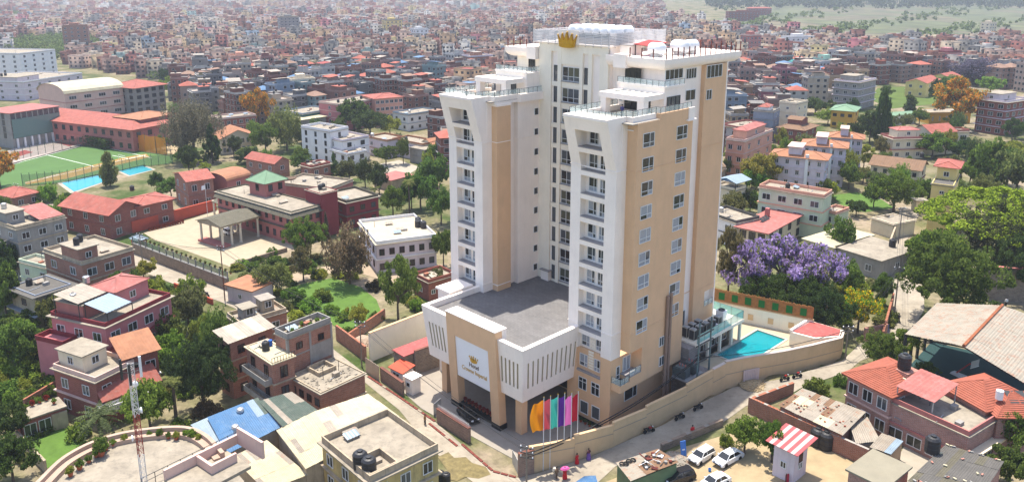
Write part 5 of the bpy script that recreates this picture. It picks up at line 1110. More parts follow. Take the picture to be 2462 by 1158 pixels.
room(h, .2,.7,.3,.9,2.4,M_CEM)
h = house('bluegrey_house', 'blue-grey rendered house with roof garden and red hut', (1812,262), (1860,266), (1876,258), 12.0, 4, M_BLUEG, wl=0, wr=1, trim=M_CEM)
room(h, .1,.8,.3,.8,1.6,M_WHITE,R_RED,'hip')
h = house('tan_tall_house', 'tall tan house with blank side wall', (1876,242), (1916,247), (1938,240), 13.5, 4, M_CREAMH, wl=1, wr=2, ws=(1,1))
house('white_court_house', 'white house with pink porch roofs behind the peach house', (1738,296), (1776,304), (1826,292), 8.0, 2, M_WHITE, trim=R_PINK, wl=2, wr=3, band_ov=.5)
# lane-side flat roofs
h = house('tan_sheet_house', 'low house with broad tan sheet roof beside the purple tree', (1950,572), (2004,596), (2052,556), 4.0, 1, M_CREAMH, 'slab', R_CREAM, wl=1, wr=1, ov=.5)
h = house('lane_flat_house', 'long low grey house with flat concrete roof along the lane wall', (2040,590), (2118,628), (2150,590), 4.0, 1, M_CEM, 'slab', R_DECK, wl=2, wr=1, ov=.4)
h2 = h; tank(h['M'] @ Vector((h['b']*.8,h['a']*.35,4.3)), 'black tank on the lane-side flat roof', 1.2)
house('lane_store', 'small cream store with stepped roofs at the lane bend', (2120,520), (2148,538), (2166,520), 3.6, 1, M_CREAMH, wl=0, wr=0, par=.4)
house('lane_gate_house', 'tiny cream gate house at the top of the lane', (2200,478), (2204,484), (2226,482), 3.0, 1, M_CREAMH, 'slab', wl=0, wr=1, ws=(.9,.9), ov=.3)
# ------------------------------------------------------------------ right-bottom
t, sp_ = shed('great rusty sheet roof of the open sports hall, lane side slope', [(2174,802),(2317,832),(2408,733),(2250,730)], [8.5,11.0,11.0,8.5], 1, 1, [R_RUST], M_CEMD) if False else (None, None)
t = thing('sports_hall', 'open-sided sports hall under a great rust-streaked sheet roof', 'hall')
a0, a1, a2, a3 = P(2176,803,11.0), P(2317,832,12.8), P(2410,734,12.8), P(2252,728,11.0)
sheets(t, a0, a1, a2, a3, 7, 5, [R_RUST], .02)
b1 = a1+(a1-a0); b2 = a2+(a2-a3); b1.z = b2.z = 11.0
sheets(t, a1, b1, b2, a2, 7, 5, [R_RUST], .02)
MB().tube(a1+Vector((0,0,.1)), a2+Vector((0,0,.1)), .25, 5).build('ridge_cap', mat('rust_ridge', srgb(150,90,60), .9, .3), t)
for s in range(5):
    for q0, q1 in ((a0,a3),(b1,b2)):
        p = q0.lerp(q1, .03+.94*s/4); MB().box(p.x-.18,p.x+.18,p.y-.18,p.y+.18,2,p.z-.1).build('column', DARK_METAL, t)
    pa, pm, pb = a0.lerp(a3,.03+.94*s/4), a1.lerp(a2,.03+.94*s/4), b1.lerp(b2,.03+.94*s/4)
    MB().tube(pa-Vector((0,0,.4)), pm-Vector((0,0,.4)), .1, 4).tube(pm-Vector((0,0,.4)), pb-Vector((0,0,.4)), .1, 4).build('truss', DARK_METAL, t)
c = (a0+b2)/2; FOOT.append((c.x,c.y,18))
hallfloor = [Vector((p.x,p.y,0)) for p in (a0,b1,b2,a3)]
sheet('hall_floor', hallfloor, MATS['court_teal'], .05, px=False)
# basketball backboard under the hall
bb_ = thing('basketball_hoop', 'white basketball backboard on a padded stand inside the dim hall', 'basketball hoop', G(2322,912), R(115))
MB().hexa([(-.4,-.5,0),(2.4,-.5,0),(2.4,.5,0),(-.4,.5,0)],[(-.4,-.4,.5),(2.2,-.4,.4),(2.2,.4,.4),(-.4,.4,.5)]).build('base', TANK, bb_); MB().tube((1.6,0,.4),(-.3,0,2.8),.12,6).tube((-.3,0,2.8),(-1.0,0,3.0),.1,6).build('arm', mat('arm_red',(.4,.05,.05),.5), bb_)
MB().box(-1.1,-1.05,-.9,.9,2.6,3.7).build('backboard', clear_glass('acrylic',(.8,.8,.8),.45), bb_); ring(-1.13,-1.02,-.95,.95,.02,2.55,2.62).build('frame', WHITE_FR, bb_)
h = house('tiled_brick_house', 'pink brick house with orange tiled roof, water tank and outside stair', (2030,902), (2142,950), (2258,920), 6.4, 2, M_BRICKP, 'hip', R_TILE, trim=M_PALEP, wl=3, wr=2, ws=(1.5,1.7), rise=1.7, ov=.6, frame=WHITE_FR)
tb = h
for k in range(1, 12): pass
h = house('terrace_brick_house', 'brick terrace with pink sheet canopy joining the tiled houses', (2142,950), (2330,1036), (2400,990), 6.0, 2, M_BRICKP, trim=M_ROSE, wl=4, wr=2, ws=(2.0,1.5), par=.8, roofm=R_DECK, floors=(0,))
b_, a_ = h['b'], h['a']; z = h['top']
ribbed(MB(), (.2,a_*.95,z+2.4),(.2,a_*.45,z+2.4),(b_*.8,a_*.45,z+3.2),(b_*.8,a_*.95,z+3.2),9,.05).build('pink_canopy', R_PINK, h['t'])
for x, y in ((.4,a_*.93),(.4,a_*.47),(b_*.78,a_*.47),(b_*.78,a_*.93)): MB().box(x-.06,x+.06,y-.06,y+.06,z,z+(2.4 if x < 1 else 3.1)).build('canopy_post', GALV, h['t'])
MB().box(-1.0,b_,-1.2,0,2.7,2.95).build('ledge_slab', M_CREAMH, h['t'])
h = house('tiled_rear_house', 'brick house with broad orange tiled roof behind the pink canopy', (2262,926), (2370,985), (2480,960), 6.2, 2, M_BRICKP, 'hip', R_TILE, wl=0, wr=0, rise=1.9, ov=.5)
h = house('tiled_end_house', 'far end tiled roof with solar heater tubes near the dark trees', (2372,945), (2400,1000), (2500,985), 6.0, 2, M_BRICKP, 'hip', R_TILE, wl=0, wr=0, rise=1.8)
sh_ = thing('solar_heater', 'solar water heater with white drum and tube racks on the tiles', 'solar heater', h['M'] @ Vector((1.0,2.0,6.9)), h['rz'])
o = MB().lathe([(0,0),(.45,.02),(.45,1.2),(0,1.25)],12).build('drum', TANK, sh_, (0,0,.4))
for i in range(3): MB().hexa([(1.2+i*1.3,-.6,.1),(2.3+i*1.3,-.6,.1),(2.3+i*1.3,1.2,.9),(1.2+i*1.3,1.2,.9)],[(1.2+i*1.3,-.6,.18),(2.3+i*1.3,-.6,.18),(2.3+i*1.3,1.2,.98),(1.2+i*1.3,1.2,.98)]).build('tube_rack', DARK_METAL, sh_)
tank(tb['M'] @ Vector((tb['b']*.62,tb['a']*.32,8.0)), 'big black tank on a plinth above the orange tiled roof', 1.5)
MB().box(tb['b']*.5,tb['b']*.78,tb['a']*.12,tb['a']*.5,5.5,7.9).build('tank_plinth', M_BRICKP, tb['t']); ring(tb['b']*.46,tb['b']*.84,tb['a']*.0,tb['a']*.4,.2,6.6,7.3).build('parapet', M_CREAMH, tb['t'])
stx = thing('outside_stair', 'steel outside stair against the pink brick house', 'stairs', tb['M'] @ Vector((tb['b']*.05,-1.0,0)), tb['rz']+R(0))
for i in range(12): MB().box(i*.38,i*.38+.34,-.45,.45,3.4-i*.28,3.46-i*.28).build('tread', GALV, stx)
for y in (-.45,.45): MB().tube((0,y,4.4),(4.5,y,1.1),.04,5).build('handrail', GALV, stx); MB().tube((0,y,3.4),(4.5,y,.1),.05,5).build('stringer', GALV, stx)
# patchwork tin roof with stones
t, pp = shed('shanty with a patchwork of rusty tin sheets weighted with stones', [(1870,974),(2026,1047),(2082,990),(1929,933)], [2.9,2.9,3.6,3.6], 9, 3, [R_CREAM,R_TIN,R_RUST,R_BROWN,R_TIN], M_BRICK, 'shanty', 'shanty', .08)
shp = pp
t, pq = shed('small rusty lean-to beside the patchwork shanty', [(2058,1066),(2118,1060),(2086,1002),(2040,1012)], [2.4,2.4,2.9,2.9], 3, 1, [R_TIN,R_RUST], M_CEM, 'shanty', 'lean_to')
t, pg = shed('grey sheet roofed washhouse beside hanging laundry', [(2090,1074),(2142,1092),(2172,1060),(2120,1040)], [2.6,2.6,2.6,2.6], 3, 1, [R_LBLUE,R_TIN], M_CEMD, 'shanty', 'washhouse')
h = house('flat_cement_house', 'low house with bare cement flat roof by the sandy lot', (2040,1131), (2126,1172), (2187,1125), 4.0, 1, M_BRICKP, 'slab', mat('roof_cement', srgb(172,164,142), .92, .12, .4, .05, 4, .2, (.2,.19,.15)), wl=3, wr=0, ws=(1.4,1.3), ov=.3)
t, ps = shed('shed with dark slate-coloured sheets held down by bricks', [(2180,1156),(2360,1192),(2414,1110),(2274,1068)], [4.2,4.2,4.2,4.2], 8, 4, [R_SLATE,R_DARK,R_CEM if 'R_CEM' in globals() else R_DARK], M_BRICKP, 'shed', 'slate_shed', .05)
tank(P(2240,1085,8.2), 'black tank on an orange brick base by the slate shed', 1.5)
# latrine hut with striped roof
h = house('latrine_hut', 'narrow white hut with red and white striped sheet roof', (1862,1062), (1912,1086), (1944,1066), 4.4, 1, M_LILAC, wl=1, wr=1, ws=(.8,.9), par=0.05, bands=False)
hz_ = h; b_, a_ = h['b'], h['a']
RS = mat('stripe_red', srgb(205,95,98), .6, .1); RW = mat('stripe_white', srgb(226,204,198), .6, .06)
for i in range(9):
    y0 = -.8+(a_+1.6)*i/9; y1 = -.8+(a_+1.6)*(i+1)/9
    MB().hexa([(-.8,y0,4.5),(b_+.8,y0,5.2),(b_+.8,y1,5.2),(-.8,y1,4.5)],[(-.8,y0,4.56),(b_+.8,y0,5.26),(b_+.8,y1,5.26),(-.8,y1,4.56)]).build('roof_sheet', RS if i % 2 == 0 else RW, h['t'])
MB().box(b_*.35,b_*.65,-.04,0,2.2,4.0).build('door', WOOD, h['t'])
# junk-topped green shed
JG = mat('shed_green', srgb(96,118,86), .8, .25, .8, .1, 4, .4, (.2,.14,.09))
t, pj = shed('small green metal shed with junk and tyres piled on its rusty roof', [(1480,1111),(1516,1156),(1632,1110),(1582,1078)], [2.9,2.9,2.9,2.9], 2, 3, [R_RUST,R_BROWN], JG, 'shed', 'junk_shed', .02)
junk_pts = pj
t, pb_ = shed('small shed with plain blue sheet roof at the road edge', [(1380,1160),(1440,1168),(1432,1142),(1404,1144)], [2.2,2.2,2.5,2.5], 3, 1, [R_BLUE], JG, 'shed', 'blue_stall')
# ------------------------------------------------------------------ school and upper left
h = house('school_glass_block', 'school block with green glass front raised on columns', (-40,266), (22,274), (138,256), 13.5, 4, M_CEM, 'slab', R_PINK, wl=2, wr=9, ws=(1.6,2.2), trim=M_CEM, z0=3.6, gm=GL_GREY, frame=DARK_METAL, ov=.4)
b_, a_ = h['b'], h['a']; MB().box(.3,b_-.3,-.5,-.35,3.8,11.2).build('glass_front', clear_glass('curtain_glass',(.18,.28,.25),.75), h['t'])
for i in range(7): x = b_*(i+.5)/7; MB().box(x-.3,x+.3,-.9,-.3,0,3.7).build('column', M_WHITE, h['t'])
h = house('school_long_wing', 'long school wing with big orange-red hipped roof', (150,268), (318,312), (398,290), 8.5, 2, M_ROSE, 'hip', R_RED, wl=14, wr=4, ws=(1.8,2.0), rise=3.0, ov=1.0, frame=DARK_METAL)
h = house('school_end_pavilion', 'school end pavilion with faded orange pyramid roof', (300,277), (338,287), (398,272), 11.0, 3, M_ROSE, 'hip', R_ORANGE, wl=2, wr=3, rise=1.6, ov=1.0, frame=DARK_METAL)
h = house('school_arched_hall', 'school hall with pale barrel-vaulted roof', (119,214), (155,226), (275,208), 12.5, 3, M_PALEP, 'arch', R_CREAM, wl=0, wr=4, ws=(3.4,1.6), rise=4.0, trim=M_ROSE)
h = house('school_open_pavilion', 'school pavilion with red hipped roof over an open gallery', (272,206), (323,212), (390,202), 12.5, 4, M_CEM, 'hip', R_RED, wl=3, wr=4, ws=(2.4,1.8), rise=3.0, ov=1.6, gm=GL_DARK, frame=DARK_METAL)
h = house('white_college', 'long lilac-white college building with green tanks on its roof', (-60,188), (56,196), (168,174), 10.5, 3, M_LILAC, wl=4, wr=6, ws=(1.8,1.4), trim=M_WHITE)
room(h, .0,.35,.1,.9,2.6,M_LILAC)
for i in range(2): tank(h['M'] @ Vector((2+i*2.6,h['a']*.4,h['top']+2.9)), ('first' if i == 0 else 'second')+' green water tank on the white college roof', 1.2); 
h = house('white_highrise', 'large stained white unfinished block behind the college', (-80,122), (46,128), (112,118), 19, 6, M_WHITE, wl=6, wr=4, ws=(1.8,1.6), trim=M_WHITE)
house('orange_roof_pavilion', 'open pavilion with terracotta gable roof among the trees', (494,322), (532,332), (614,328), 6.2, 2, M_CREAMH, 'gable_y', R_ORANGE, wl=2, wr=7, ws=(1.0,1.8), rise=2.6, ov=.8, frame=M_WHITE)
h = house('white_modern_house', 'tall white modern house with grey window bands', (745,298), (793,312), (826,302), 12.0, 4, M_WHITE, wl=3, wr=1, ws=(1.1,1.8), trim=M_WHITE, bands=False, par=1.0, frame=DARK_METAL)
h = house('white_modern_wing', 'lower wing of the white modern house with roof terrace', (797,322), (823,336), (868,322), 9.0, 3, M_WHITE, wl=1, wr=2, ws=(1.8,1.6), trim=M_LILAC, frame=DARK_METAL)
h = house('white_modern_block', 'front block of the white modern house with tall dark columns', (806,356), (834,368), (874,358), 5.4, 2, M_WHITE, wl=2, wr=2, ws=(1.6,1.5), frame=DARK_METAL)
h = house('rose_long_house', 'long rose-pink block with tanks along its roof', (775,242), (818,250), (905,232), 12.0, 4, M_PINK, wl=1, wr=5, trim=M_PALEP)
for i in range(4): rtank(h, .2+.18*i,.5,f'black tank in the row along the rose-pink block roof', group='tanks on the rose-pink block')
h = house('red_roof_factory', 'peach building with wide bright red roof and window strip', (882,228), (902,238), (963,231), 12.5, 4, M_PEACH, 'hip', R_RED, wl=1, wr=6, ws=(1.6,1.4), rise=1.2, ov=.6)
h = house('white_blue_house', 'white house with pale blue trim and red porch roof', (956,266), (981,274), (1037,261), 7.6, 2, M_WHITE, trim=R_LBLUE, wl=2, wr=4, ws=(1.2,1.3), frame=DARK_METAL)
rtank(h, .3,.5,'steel tank on the white and blue house',0,1,True)
h = house('tiled_wall_house', 'white house with gridded side wall and orange roof edge', (897,324), (930,336), (964,326), 7.0, 2, M_LILAC, wl=2, wr=0, trim=R_ORANGE); rtank(h, .2,.9,'tall steel tank on the gridded house',0,1.3,True)
h = house('long_white_house', 'long white house with orange tiled edge beside the driveway', (957,329), (1016,345), (1048,336), 6.6, 2, M_LILAC, wl=4, wr=1, ws=(1.2,1.4), trim=R_ORANGE); rtank(h, .3,.7,'black tank on the long white house')
house('grey_garage', 'plain grey rendered garage block in front of the long white house', (992,352), (1021,360), (1040,354), 5.5, 2, M_CEM, wl=0, wr=0, par=.2)
house('orange_tile_house', 'house with orange tiled roof against the hotel side trees', (1018,340), (1040,347), (1090,336), 5.8, 2, M_CREAMH, 'gable_x', R_ORANGE, wl=1, wr=1, rise=1.6)
house('low_red_shed', 'low open shed with flat red roof by the driveway', (905,425), (940,435), (985,420), 3.2, 1, M_CEMD, 'slab', R_PINK, wl=0, wr=0, ov=.4)
h = house('brown_window_house', 'long brown house with many white window frames and terraces', (518,276), (526,284), (606,272), 9.5, 3, M_BRICKR, wl=1, wr=6, ws=(1.4,1.4), trim=M_PALEP)
house('teal_house', 'dark teal house with pale roof edge', (700,262), (728,272), (778,258), 8.0, 2, mat('plaster_teal', srgb(52,98,96), .88, .1), wl=1, wr=4, trim=R_LBLUE)
house('white_sheet_shed', 'shed with glaring white sheet roof behind the white modern house', (715,282), (722,290), (758,278), 6, 2, M_CEM, 'slab', R_CREAM, wl=1, wr=1)
# ================================================================== trees
def leaf_mat(name, flower=None, thr=.5, trans=.5, sat=1.0):
    m = bpy.data.materials.new(name); m.use_nodes = True; nt = m.node_tree; N = nt.nodes; L = nt.links
    N.remove(N['Principled BSDF']); out = N['Material Output']
    geo = N.new('ShaderNodeNewGeometry'); oi = N.new('ShaderNodeObjectInfo')
    hs = N.new('ShaderNodeHueSaturation'); L.new(oi.outputs['Color'], hs.inputs['Color'])
    mr = N.new('ShaderNodeMapRange'); L.new(geo.outputs['Random Per Island'], mr.inputs['Value']); mr.inputs['To Min'].default_value = .45; mr.inputs['To Max'].default_value = 1.55
    L.new(mr.outputs[0], hs.inputs['Value'])
    mh = N.new('ShaderNodeMath'); mh.operation = 'MULTIPLY_ADD'; L.new(geo.outputs['Random Per Island'], mh.inputs[0]); mh.inputs[1].default_value = -.03; mh.inputs[2].default_value = .515; L.new(mh.outputs[0], hs.inputs['Hue'])
    col = hs.outputs[0]
    if flower:
        wn_ = N.new('ShaderNodeTexWhiteNoise'); wn_.noise_dimensions = '1D'; L.new(geo.outputs['Random Per Island'], wn_.inputs['W'])
        nz = N.new('ShaderNodeTexNoise'); nz.inputs['Scale'].default_value = .35; L.new(geo.outputs['Position'], nz.inputs['Vector'])
        ad = N.new('ShaderNodeMath'); ad.operation = 'ADD'; L.new(wn_.outputs['Value'], ad.inputs[0]); L.new(nz.outputs['Fac'], ad.inputs[1])
        gt = N.new('ShaderNodeMath'); gt.operation = 'GREATER_THAN'; L.new(ad.outputs[0], gt.inputs[0]); gt.inputs[1].default_value = thr+.5
        fv = N.new('ShaderNodeHueSaturation'); fv.inputs['Color'].default_value = (*flower,1); L.new(mr.outputs[0], fv.inputs['Value'])
        mx = N.new('ShaderNodeMix'); mx.data_type = 'RGBA'; L.new(gt.outputs[0], mx.inputs['Factor']); L.new(col, mx.inputs['A']); L.new(fv.outputs[0], mx.inputs['B']); col = mx.outputs['Result']
    d = N.new('ShaderNodeBsdfDiffuse'); t = N.new('ShaderNodeBsdfTranslucent'); mix = N.new('ShaderNodeMixShader'); mix.inputs[0].default_value = trans
    L.new(col, d.inputs[0]); L.new(col, t.inputs[0]); L.new(d.outputs[0], mix.inputs[1]); L.new(t.outputs[0], mix.inputs[2]); L.new(mix.outputs[0], out.inputs[0])
    return m
LEAF = leaf_mat('leaf'); LJAC = leaf_mat('leaf_jacaranda', srgb(172,150,196), .26, .5); LYEL = leaf_mat('leaf_yellow_flower', srgb(225,190,40), .62); LORA = leaf_mat('leaf_orange', srgb(200,140,50), .32, .4); LBOU = leaf_mat('leaf_magenta', srgb(180,50,105), .05)
LDOME = leaf_mat('leaf_dome', srgb(150,168,58), .34)
BARK = mat('bark', (.10,.075,.055), .95, .3, 2)
def quads(C_, size, up=.35, seed=0):
    r = np.random.default_rng(seed); n = len(C_)
    nrm = r.normal(size=(n,3)); nrm[:,2] = np.abs(nrm[:,2])+up; nrm /= np.linalg.norm(nrm, axis=1)[:,None]
    a = r.normal(size=(n,3)); a -= (a*nrm).sum(1)[:,None]*nrm; a /= np.linalg.norm(a, axis=1)[:,None]; b = np.cross(nrm, a)
    s = size*r.uniform(.6,1.4,size=(n,1)); a = a*s; b = b*s*.62
    V = np.stack([C_-a, C_+b, C_+a, C_-b], 1).reshape(-1,3); Fq = np.arange(4*n).reshape(n,4); return V, Fq
def clumps(centers, rad, per, r, flat=.75):
    out = []
    for c, q in zip(centers, rad):
        p = r.normal(size=(per,3)); p /= np.linalg.norm(p, axis=1)[:,None]; p *= (r.uniform(0.25,1,size=(per,1))**.5)*q; p[:,2] *= flat; out.append(c+p)
    return np.concatenate(out)
PROTO = {}
def proto(kind, var):
    k = (kind, var)
    if k in PROTO: return PROTO[k]
    r = np.random.default_rng(hash(kind) % 1000 if False else sum(map(ord, kind))*7+var); leaf = .075; mt = LEAF
    if kind in ('round','mango'):        # unit crown: radius 1, height 1 (0..1), trunk below
        n = 86; d = r.normal(size=(n,3)); d /= np.linalg.norm(d,axis=1)[:,None]; q = r.uniform(.35,.95,(n,1)); c = d*q
        ph = r.uniform(0,6.28,3); th = np.arctan2(c[:,1],c[:,0]); lob = 1+.22*np.sin(2*th+ph[0])+.16*np.sin(3*th+ph[1]+c[:,2]*3)   # uneven outline
        c[:,:2] *= lob[:,None]; c[:,2] = c[:,2]*(.34+.07*np.sin(th*2+ph[2]))+.63
        c = c[r.uniform(size=n) > .12]; n = len(c)
        P_ = clumps(c, r.uniform(.10,.25,n), 100, r, .55); leaf = .042
    elif kind in ('bigmango','bigwillow'):
        n = 230; d = r.normal(size=(n,3)); d /= np.linalg.norm(d,axis=1)[:,None]; c = d*r.uniform(.4,.95,(n,1)); ph = r.uniform(0,6.28,3); th = np.arctan2(c[:,1],c[:,0])
        c[:,:2] *= (1+.16*np.sin(2*th+ph[0])+.13*np.sin(3*th+ph[1]+c[:,2]*3))[:,None]; c[:,2] = c[:,2]*(.38+.05*np.sin(th*2+ph[2]))+.6
        c = c[r.uniform(size=n) > .1]; n = len(c)
        P_ = clumps(c, r.uniform(.06,.15,n), 120, r, .6 if kind == 'bigmango' else 1.5); leaf = .021 if kind == 'bigmango' else .017
    elif kind == 'dome':
        n = 170; th = r.uniform(0,2*np.pi,n); q = np.sqrt(r.uniform(0,1,n)); c = np.stack([q*np.cos(th), q*np.sin(th), .58+.34*(1-q**2)+r.normal(0,.02,n)],1)
        P_ = clumps(c, r.uniform(.06,.13,n), 130, r, .45); leaf = .017
    elif kind == 'sparse':
        n = 42; d = r.normal(size=(n,3)); d /= np.linalg.norm(d,axis=1)[:,None]; c = d*r.uniform(.35,1,(n,1)); c[:,2] = c[:,2]*.36+.64
        P_ = clumps(c, r.uniform(.13,.27,n), 170, r, .45); leaf = .036
    elif kind == 'willow':
        n = 70; d = r.normal(size=(n,3)); d /= np.linalg.norm(d,axis=1)[:,None]; c = d*r.uniform(.4,.95,(n,1)); c[:,2] = c[:,2]*.40+.60
        pts = clumps(c, r.uniform(.12,.24,n), 95, r, 1.2); P_ = pts; leaf = .036
    elif kind == 'conifer':
        n = 70; z = r.uniform(.12,1,n); th = r.uniform(0,2*np.pi,n); q = (1.02-z)*r.uniform(.4,1,n); c = np.stack([q*np.cos(th), q*np.sin(th), z],1)
        P_ = clumps(c, .07+.13*(1-z), 80, r, .5); leaf = .045
    elif kind == 'column':
        n = 60; z = r.uniform(.08,1,n); th = r.uniform(0,2*np.pi,n); w = np.sin(np.clip(z,0,1)*np.pi*.85+.35)*.8; q = w*r.uniform(.2,1,n); c = np.stack([q*np.cos(th), q*np.sin(th), z*.95],1)
        P_ = clumps(c, np.full(n,.26), 80, r, .45); leaf = .06
        P_[:,2] = np.clip(P_[:,2],.03,1.05)
    else:                                 # shrub: reaches the ground
        n = 34; d = r.normal(size=(n,3)); d /= np.linalg.norm(d,axis=1)[:,None]; c = d*r.uniform(.4,.85,(n,1)); c[:,2] = np.abs(c[:,2])*.75+.12
        P_ = clumps(c, r.uniform(.18,.3,n), 75, r, .8); P_[:,2] = np.abs(P_[:,2]); leaf = .065
    V, Fq = quads(P_, leaf, .35, var)
    tr = MB(); zt = .42 if kind not in ('conifer','column','shrub') else .8
    if kind != 'shrub':
        rt = .055 if kind != 'dome' else .03
        pts = [Vector((0,0,-.03)), Vector((.015,.01,zt*.5)), Vector((0,-.01,zt))]
        tr.tube(pts[0], pts[1], rt, 7, rt*.8, False); tr.tube(pts[1], pts[2], rt*.8, 7, rt*.5)
        if kind not in ('conifer','column'):
            for i in range(7):
                e = Vector(c[r.integers(0,len(c))]); s = pts[1].lerp(pts[2], r.uniform(.3,1)); mid = s.lerp(e,.5)+Vector((0,0,.04))
                tr.tube(s, mid, rt*.4, 5, rt*.28, False); tr.tube(mid, e, rt*.28, 5, rt*.1)
    else:
        for i in range(4): tr.tube((0,0,-.02), Vector(c[r.integers(0,len(c))]), .03, 4, .01)
    PROTO[k] = (V, Fq, tr.mesh('trunk', BARK)); return PROTO[k]
CM = {}
def crown_mesh(kind, var, mt):
    k = (kind, var, mt.name)
    if k not in CM: V, Fq, _ = proto(kind, var); CM[k] = mesh_np('crown', V, Fq, mt)
    return CM[k]
NT = 0
def tree(label, base, topy, wpx, kind='round', col=(.055,.10,.022), mt=None, name=None, group=None, hmin=1.0, cat=None, at=None, dims=None):
    global NT; NT += 1; mt = mt or LEAF
    if at is not None: p = Vector(at); h, rad = dims
    else:
        p = G(*base); rr = ray(base[0], topy); d = math.hypot(p.x, p.y); t = d/math.hypot(rr.x, rr.y); h = max(hmin, CAM_Z+t*rr.z-p.z)
        rad = .5*wpx/F_PX*math.sqrt(d*d+(CAM_Z-p.z-h*.6)**2)
    var = NT % 4
    o = thing(name or ('shrub' if kind == 'shrub' else 'tree'), label, cat or ('shrub' if kind == 'shrub' else 'tree'), p, random.uniform(0,6.28), group)
    c = tuple(max(0, x*random.uniform(.88,1.12)) for x in col)
    inst('crown', crown_mesh(kind, var, mt), o, (0,0,0), 0, (rad,rad,h), c)
    inst('trunk', proto(kind, var)[2], o, (0,0,0), 0, (rad*.8+.1*h,rad*.8+.1*h,h) if kind != 'dome' else (rad,rad,h))
    return o, p, h, rad
DK, MD, LT, OLV, YG, GRY, BRN = (.070,.112,.030), (.125,.19,.038), (.19,.29,.045), (.18,.20,.065), (.27,.30,.05), (.20,.205,.12), (.18,.145,.075)
def palm(label, base, topy, r_=3.0, col=MD, date=False):
    p = G(*base); rr = ray(base[0], topy); d = math.hypot(p.x,p.y); h = CAM_Z+d/math.hypot(rr.x,rr.y)*rr.z-p.z; h = max(1.5,h)
    o = thing('palm_tree', label, 'palm', p, random.uniform(0,6)); MB().tube((0,0,-.2),(0,0,h*.5),.28,8,.22,False).tube((0,0,h*.5),(.1,0,h*.93),.22,8,.18).build('trunk', BARK, o)
    m = MB(); n = 22 if not date else 34
    for i in range(n):
        a = i*2.4; el = random.uniform(-.5,1.1); pts = []
        for k in range(7):
            u = k/6; rad = r_*u; z = h*.93+math.sin(el)*rad*.8-(r_*.42)*u*u; pts.append(Vector((math.cos(a)*rad*math.cos(el*.5), math.sin(a)*rad*math.cos(el*.5), z)))
        sd = Vector((-math.sin(a), math.cos(a), 0))
        for k in range(6):
            w0 = .42*math.sin(math.pi*(k/6)*.9+.25); w1 = .42*math.sin(math.pi*((k+1)/6)*.9+.25)*(0.2 if k == 5 else 1)
            for s in (-1,1):
                for j in range(2):
                    q0 = pts[k].lerp(pts[k+1], j*.5); q1 = pts[k].lerp(pts[k+1], j*.5+.34)
                    m.poly([q0, q1, q1+sd*s*w1+Vector((0,0,-.12)), q0+sd*s*w0+Vector((0,0,-.12))])
    f = inst('fronds', m.mesh('fronds', LEAF), o, color=col)
    return o
# --- left and lower left
T = tree
T('round bright green tree behind the school pavilion', (410,232), 186, 46, 'round', LT)
T('orange-leaved tree at the edge of the football pitch', (0,452), 348, 90, 'sparse', OLV, LORA)
T('slender pale tree standing beside the school pool', (265,448), 368, 46, 'column', OLV)
T('dark round tree in front of the red brick villa', (158,512), 458, 56, 'round', DK); T('leafy tree between the red wing and the wavy brick house', (412,478), 428, 62, 'round', MD)
T('dark slim tree behind the red brick wing', (378,462), 412, 40, 'round', DK)
T('great grey-green willowy tree beyond the school', (468,385), 236, 132, 'bigwillow', GRY); T('dark pine in front of the terracotta pavilion', (512,392), 300, 66, 'conifer', DK)
T('maroon-leaved small tree under the grey-green tree', (440,372), 318, 34, 'round', (.05,.012,.02)); T('light tree between the school wall and the pines', (450,398), 352, 56, 'round', MD)
T('golden orange tree above the brown-windowed house', (622,310), 208, 82, 'sparse', OLV, LORA); T('drooping olive willow beside the white modern house', (690,362), 262, 84, 'willow', OLV)
T('pale green tree left of the olive willow', (640,372), 292, 70, 'sparse', MD); T('low dark tree behind the brick house with red roof', (600,392), 352, 70, 'round', OLV)
T('small banana-like tree by the pitch corner', (466,412), 380, 46, 'sparse', YG); T('yellow-green bush near the white modern house', (735,345), 318, 40, 'round', YG)
T('large dark evergreen behind the white modern house', (852,318), 236, 92, 'mango', DK); T('dark olive tree beside the large evergreen', (890,330), 262, 86, 'mango', (.07,.1,.035)); T('bright yellow-green tree before the white and blue house', (938,326), 278, 62, 'round', YG)
T('green tree in the driveway garden', (928,398), 345, 62, 'round', MD); T('small conifer beside the white modern house', (803,412), 366, 28, 'conifer', MD); T('shrubby tree below the white modern house', (832,420), 388, 60, 'shrub', OLV)
T('tall dense tree close against the hotel tower', (1052,470), 372, 84, 'mango', MD); T('broad green tree behind the white terrace house', (1012,505), 408, 90, 'round', MD); T('dark green tree between driveway and hotel', (1060,398), 338, 62, 'round', MD)
palm('fan palm behind the white terrace house', (985,520), 428, 2.2, OLV); palm('fan palm beside the palace rear wing', (902,515), 448, 2.2, OLV)
T('green tree between the two fan palms', (945,520), 446, 70, 'round', MD); T('magenta bougainvillea climbing by the palace rear wing', (878,520), 488, 42, 'shrub', MD, LBOU, 'bougainvillea')
T('full green tree at the right corner of the white terrace house', (1066,640), 542, 60, 'round', MD)
T('dense round green tree in the palace garden', (735,622), 522, 104, 'bigmango', MD); T('brown conifer between palace and white house', (786,590), 512, 30, 'conifer', BRN)
T('broad thinly leaved brown-green tree beside the lawn', (842,682), 555, 124, 'willow', (.19,.17,.08)); T('thin bronze tree at the lawn edge', (730,676), 592, 70, 'sparse', BRN); T('olive spreading tree over the palace annex', (655,712), 628, 92, 'sparse', OLV)
T('tall leafy tree at the far side of the lawn', (958,772), 622, 108, 'sparse', (.15,.2,.05)); T('dark maroon-brown bush by the garden path', (898,698), 665, 44, 'shrub', (.05,.045,.02)); T('small tree against the red court house', (1052,705), 640, 46, 'round', OLV)
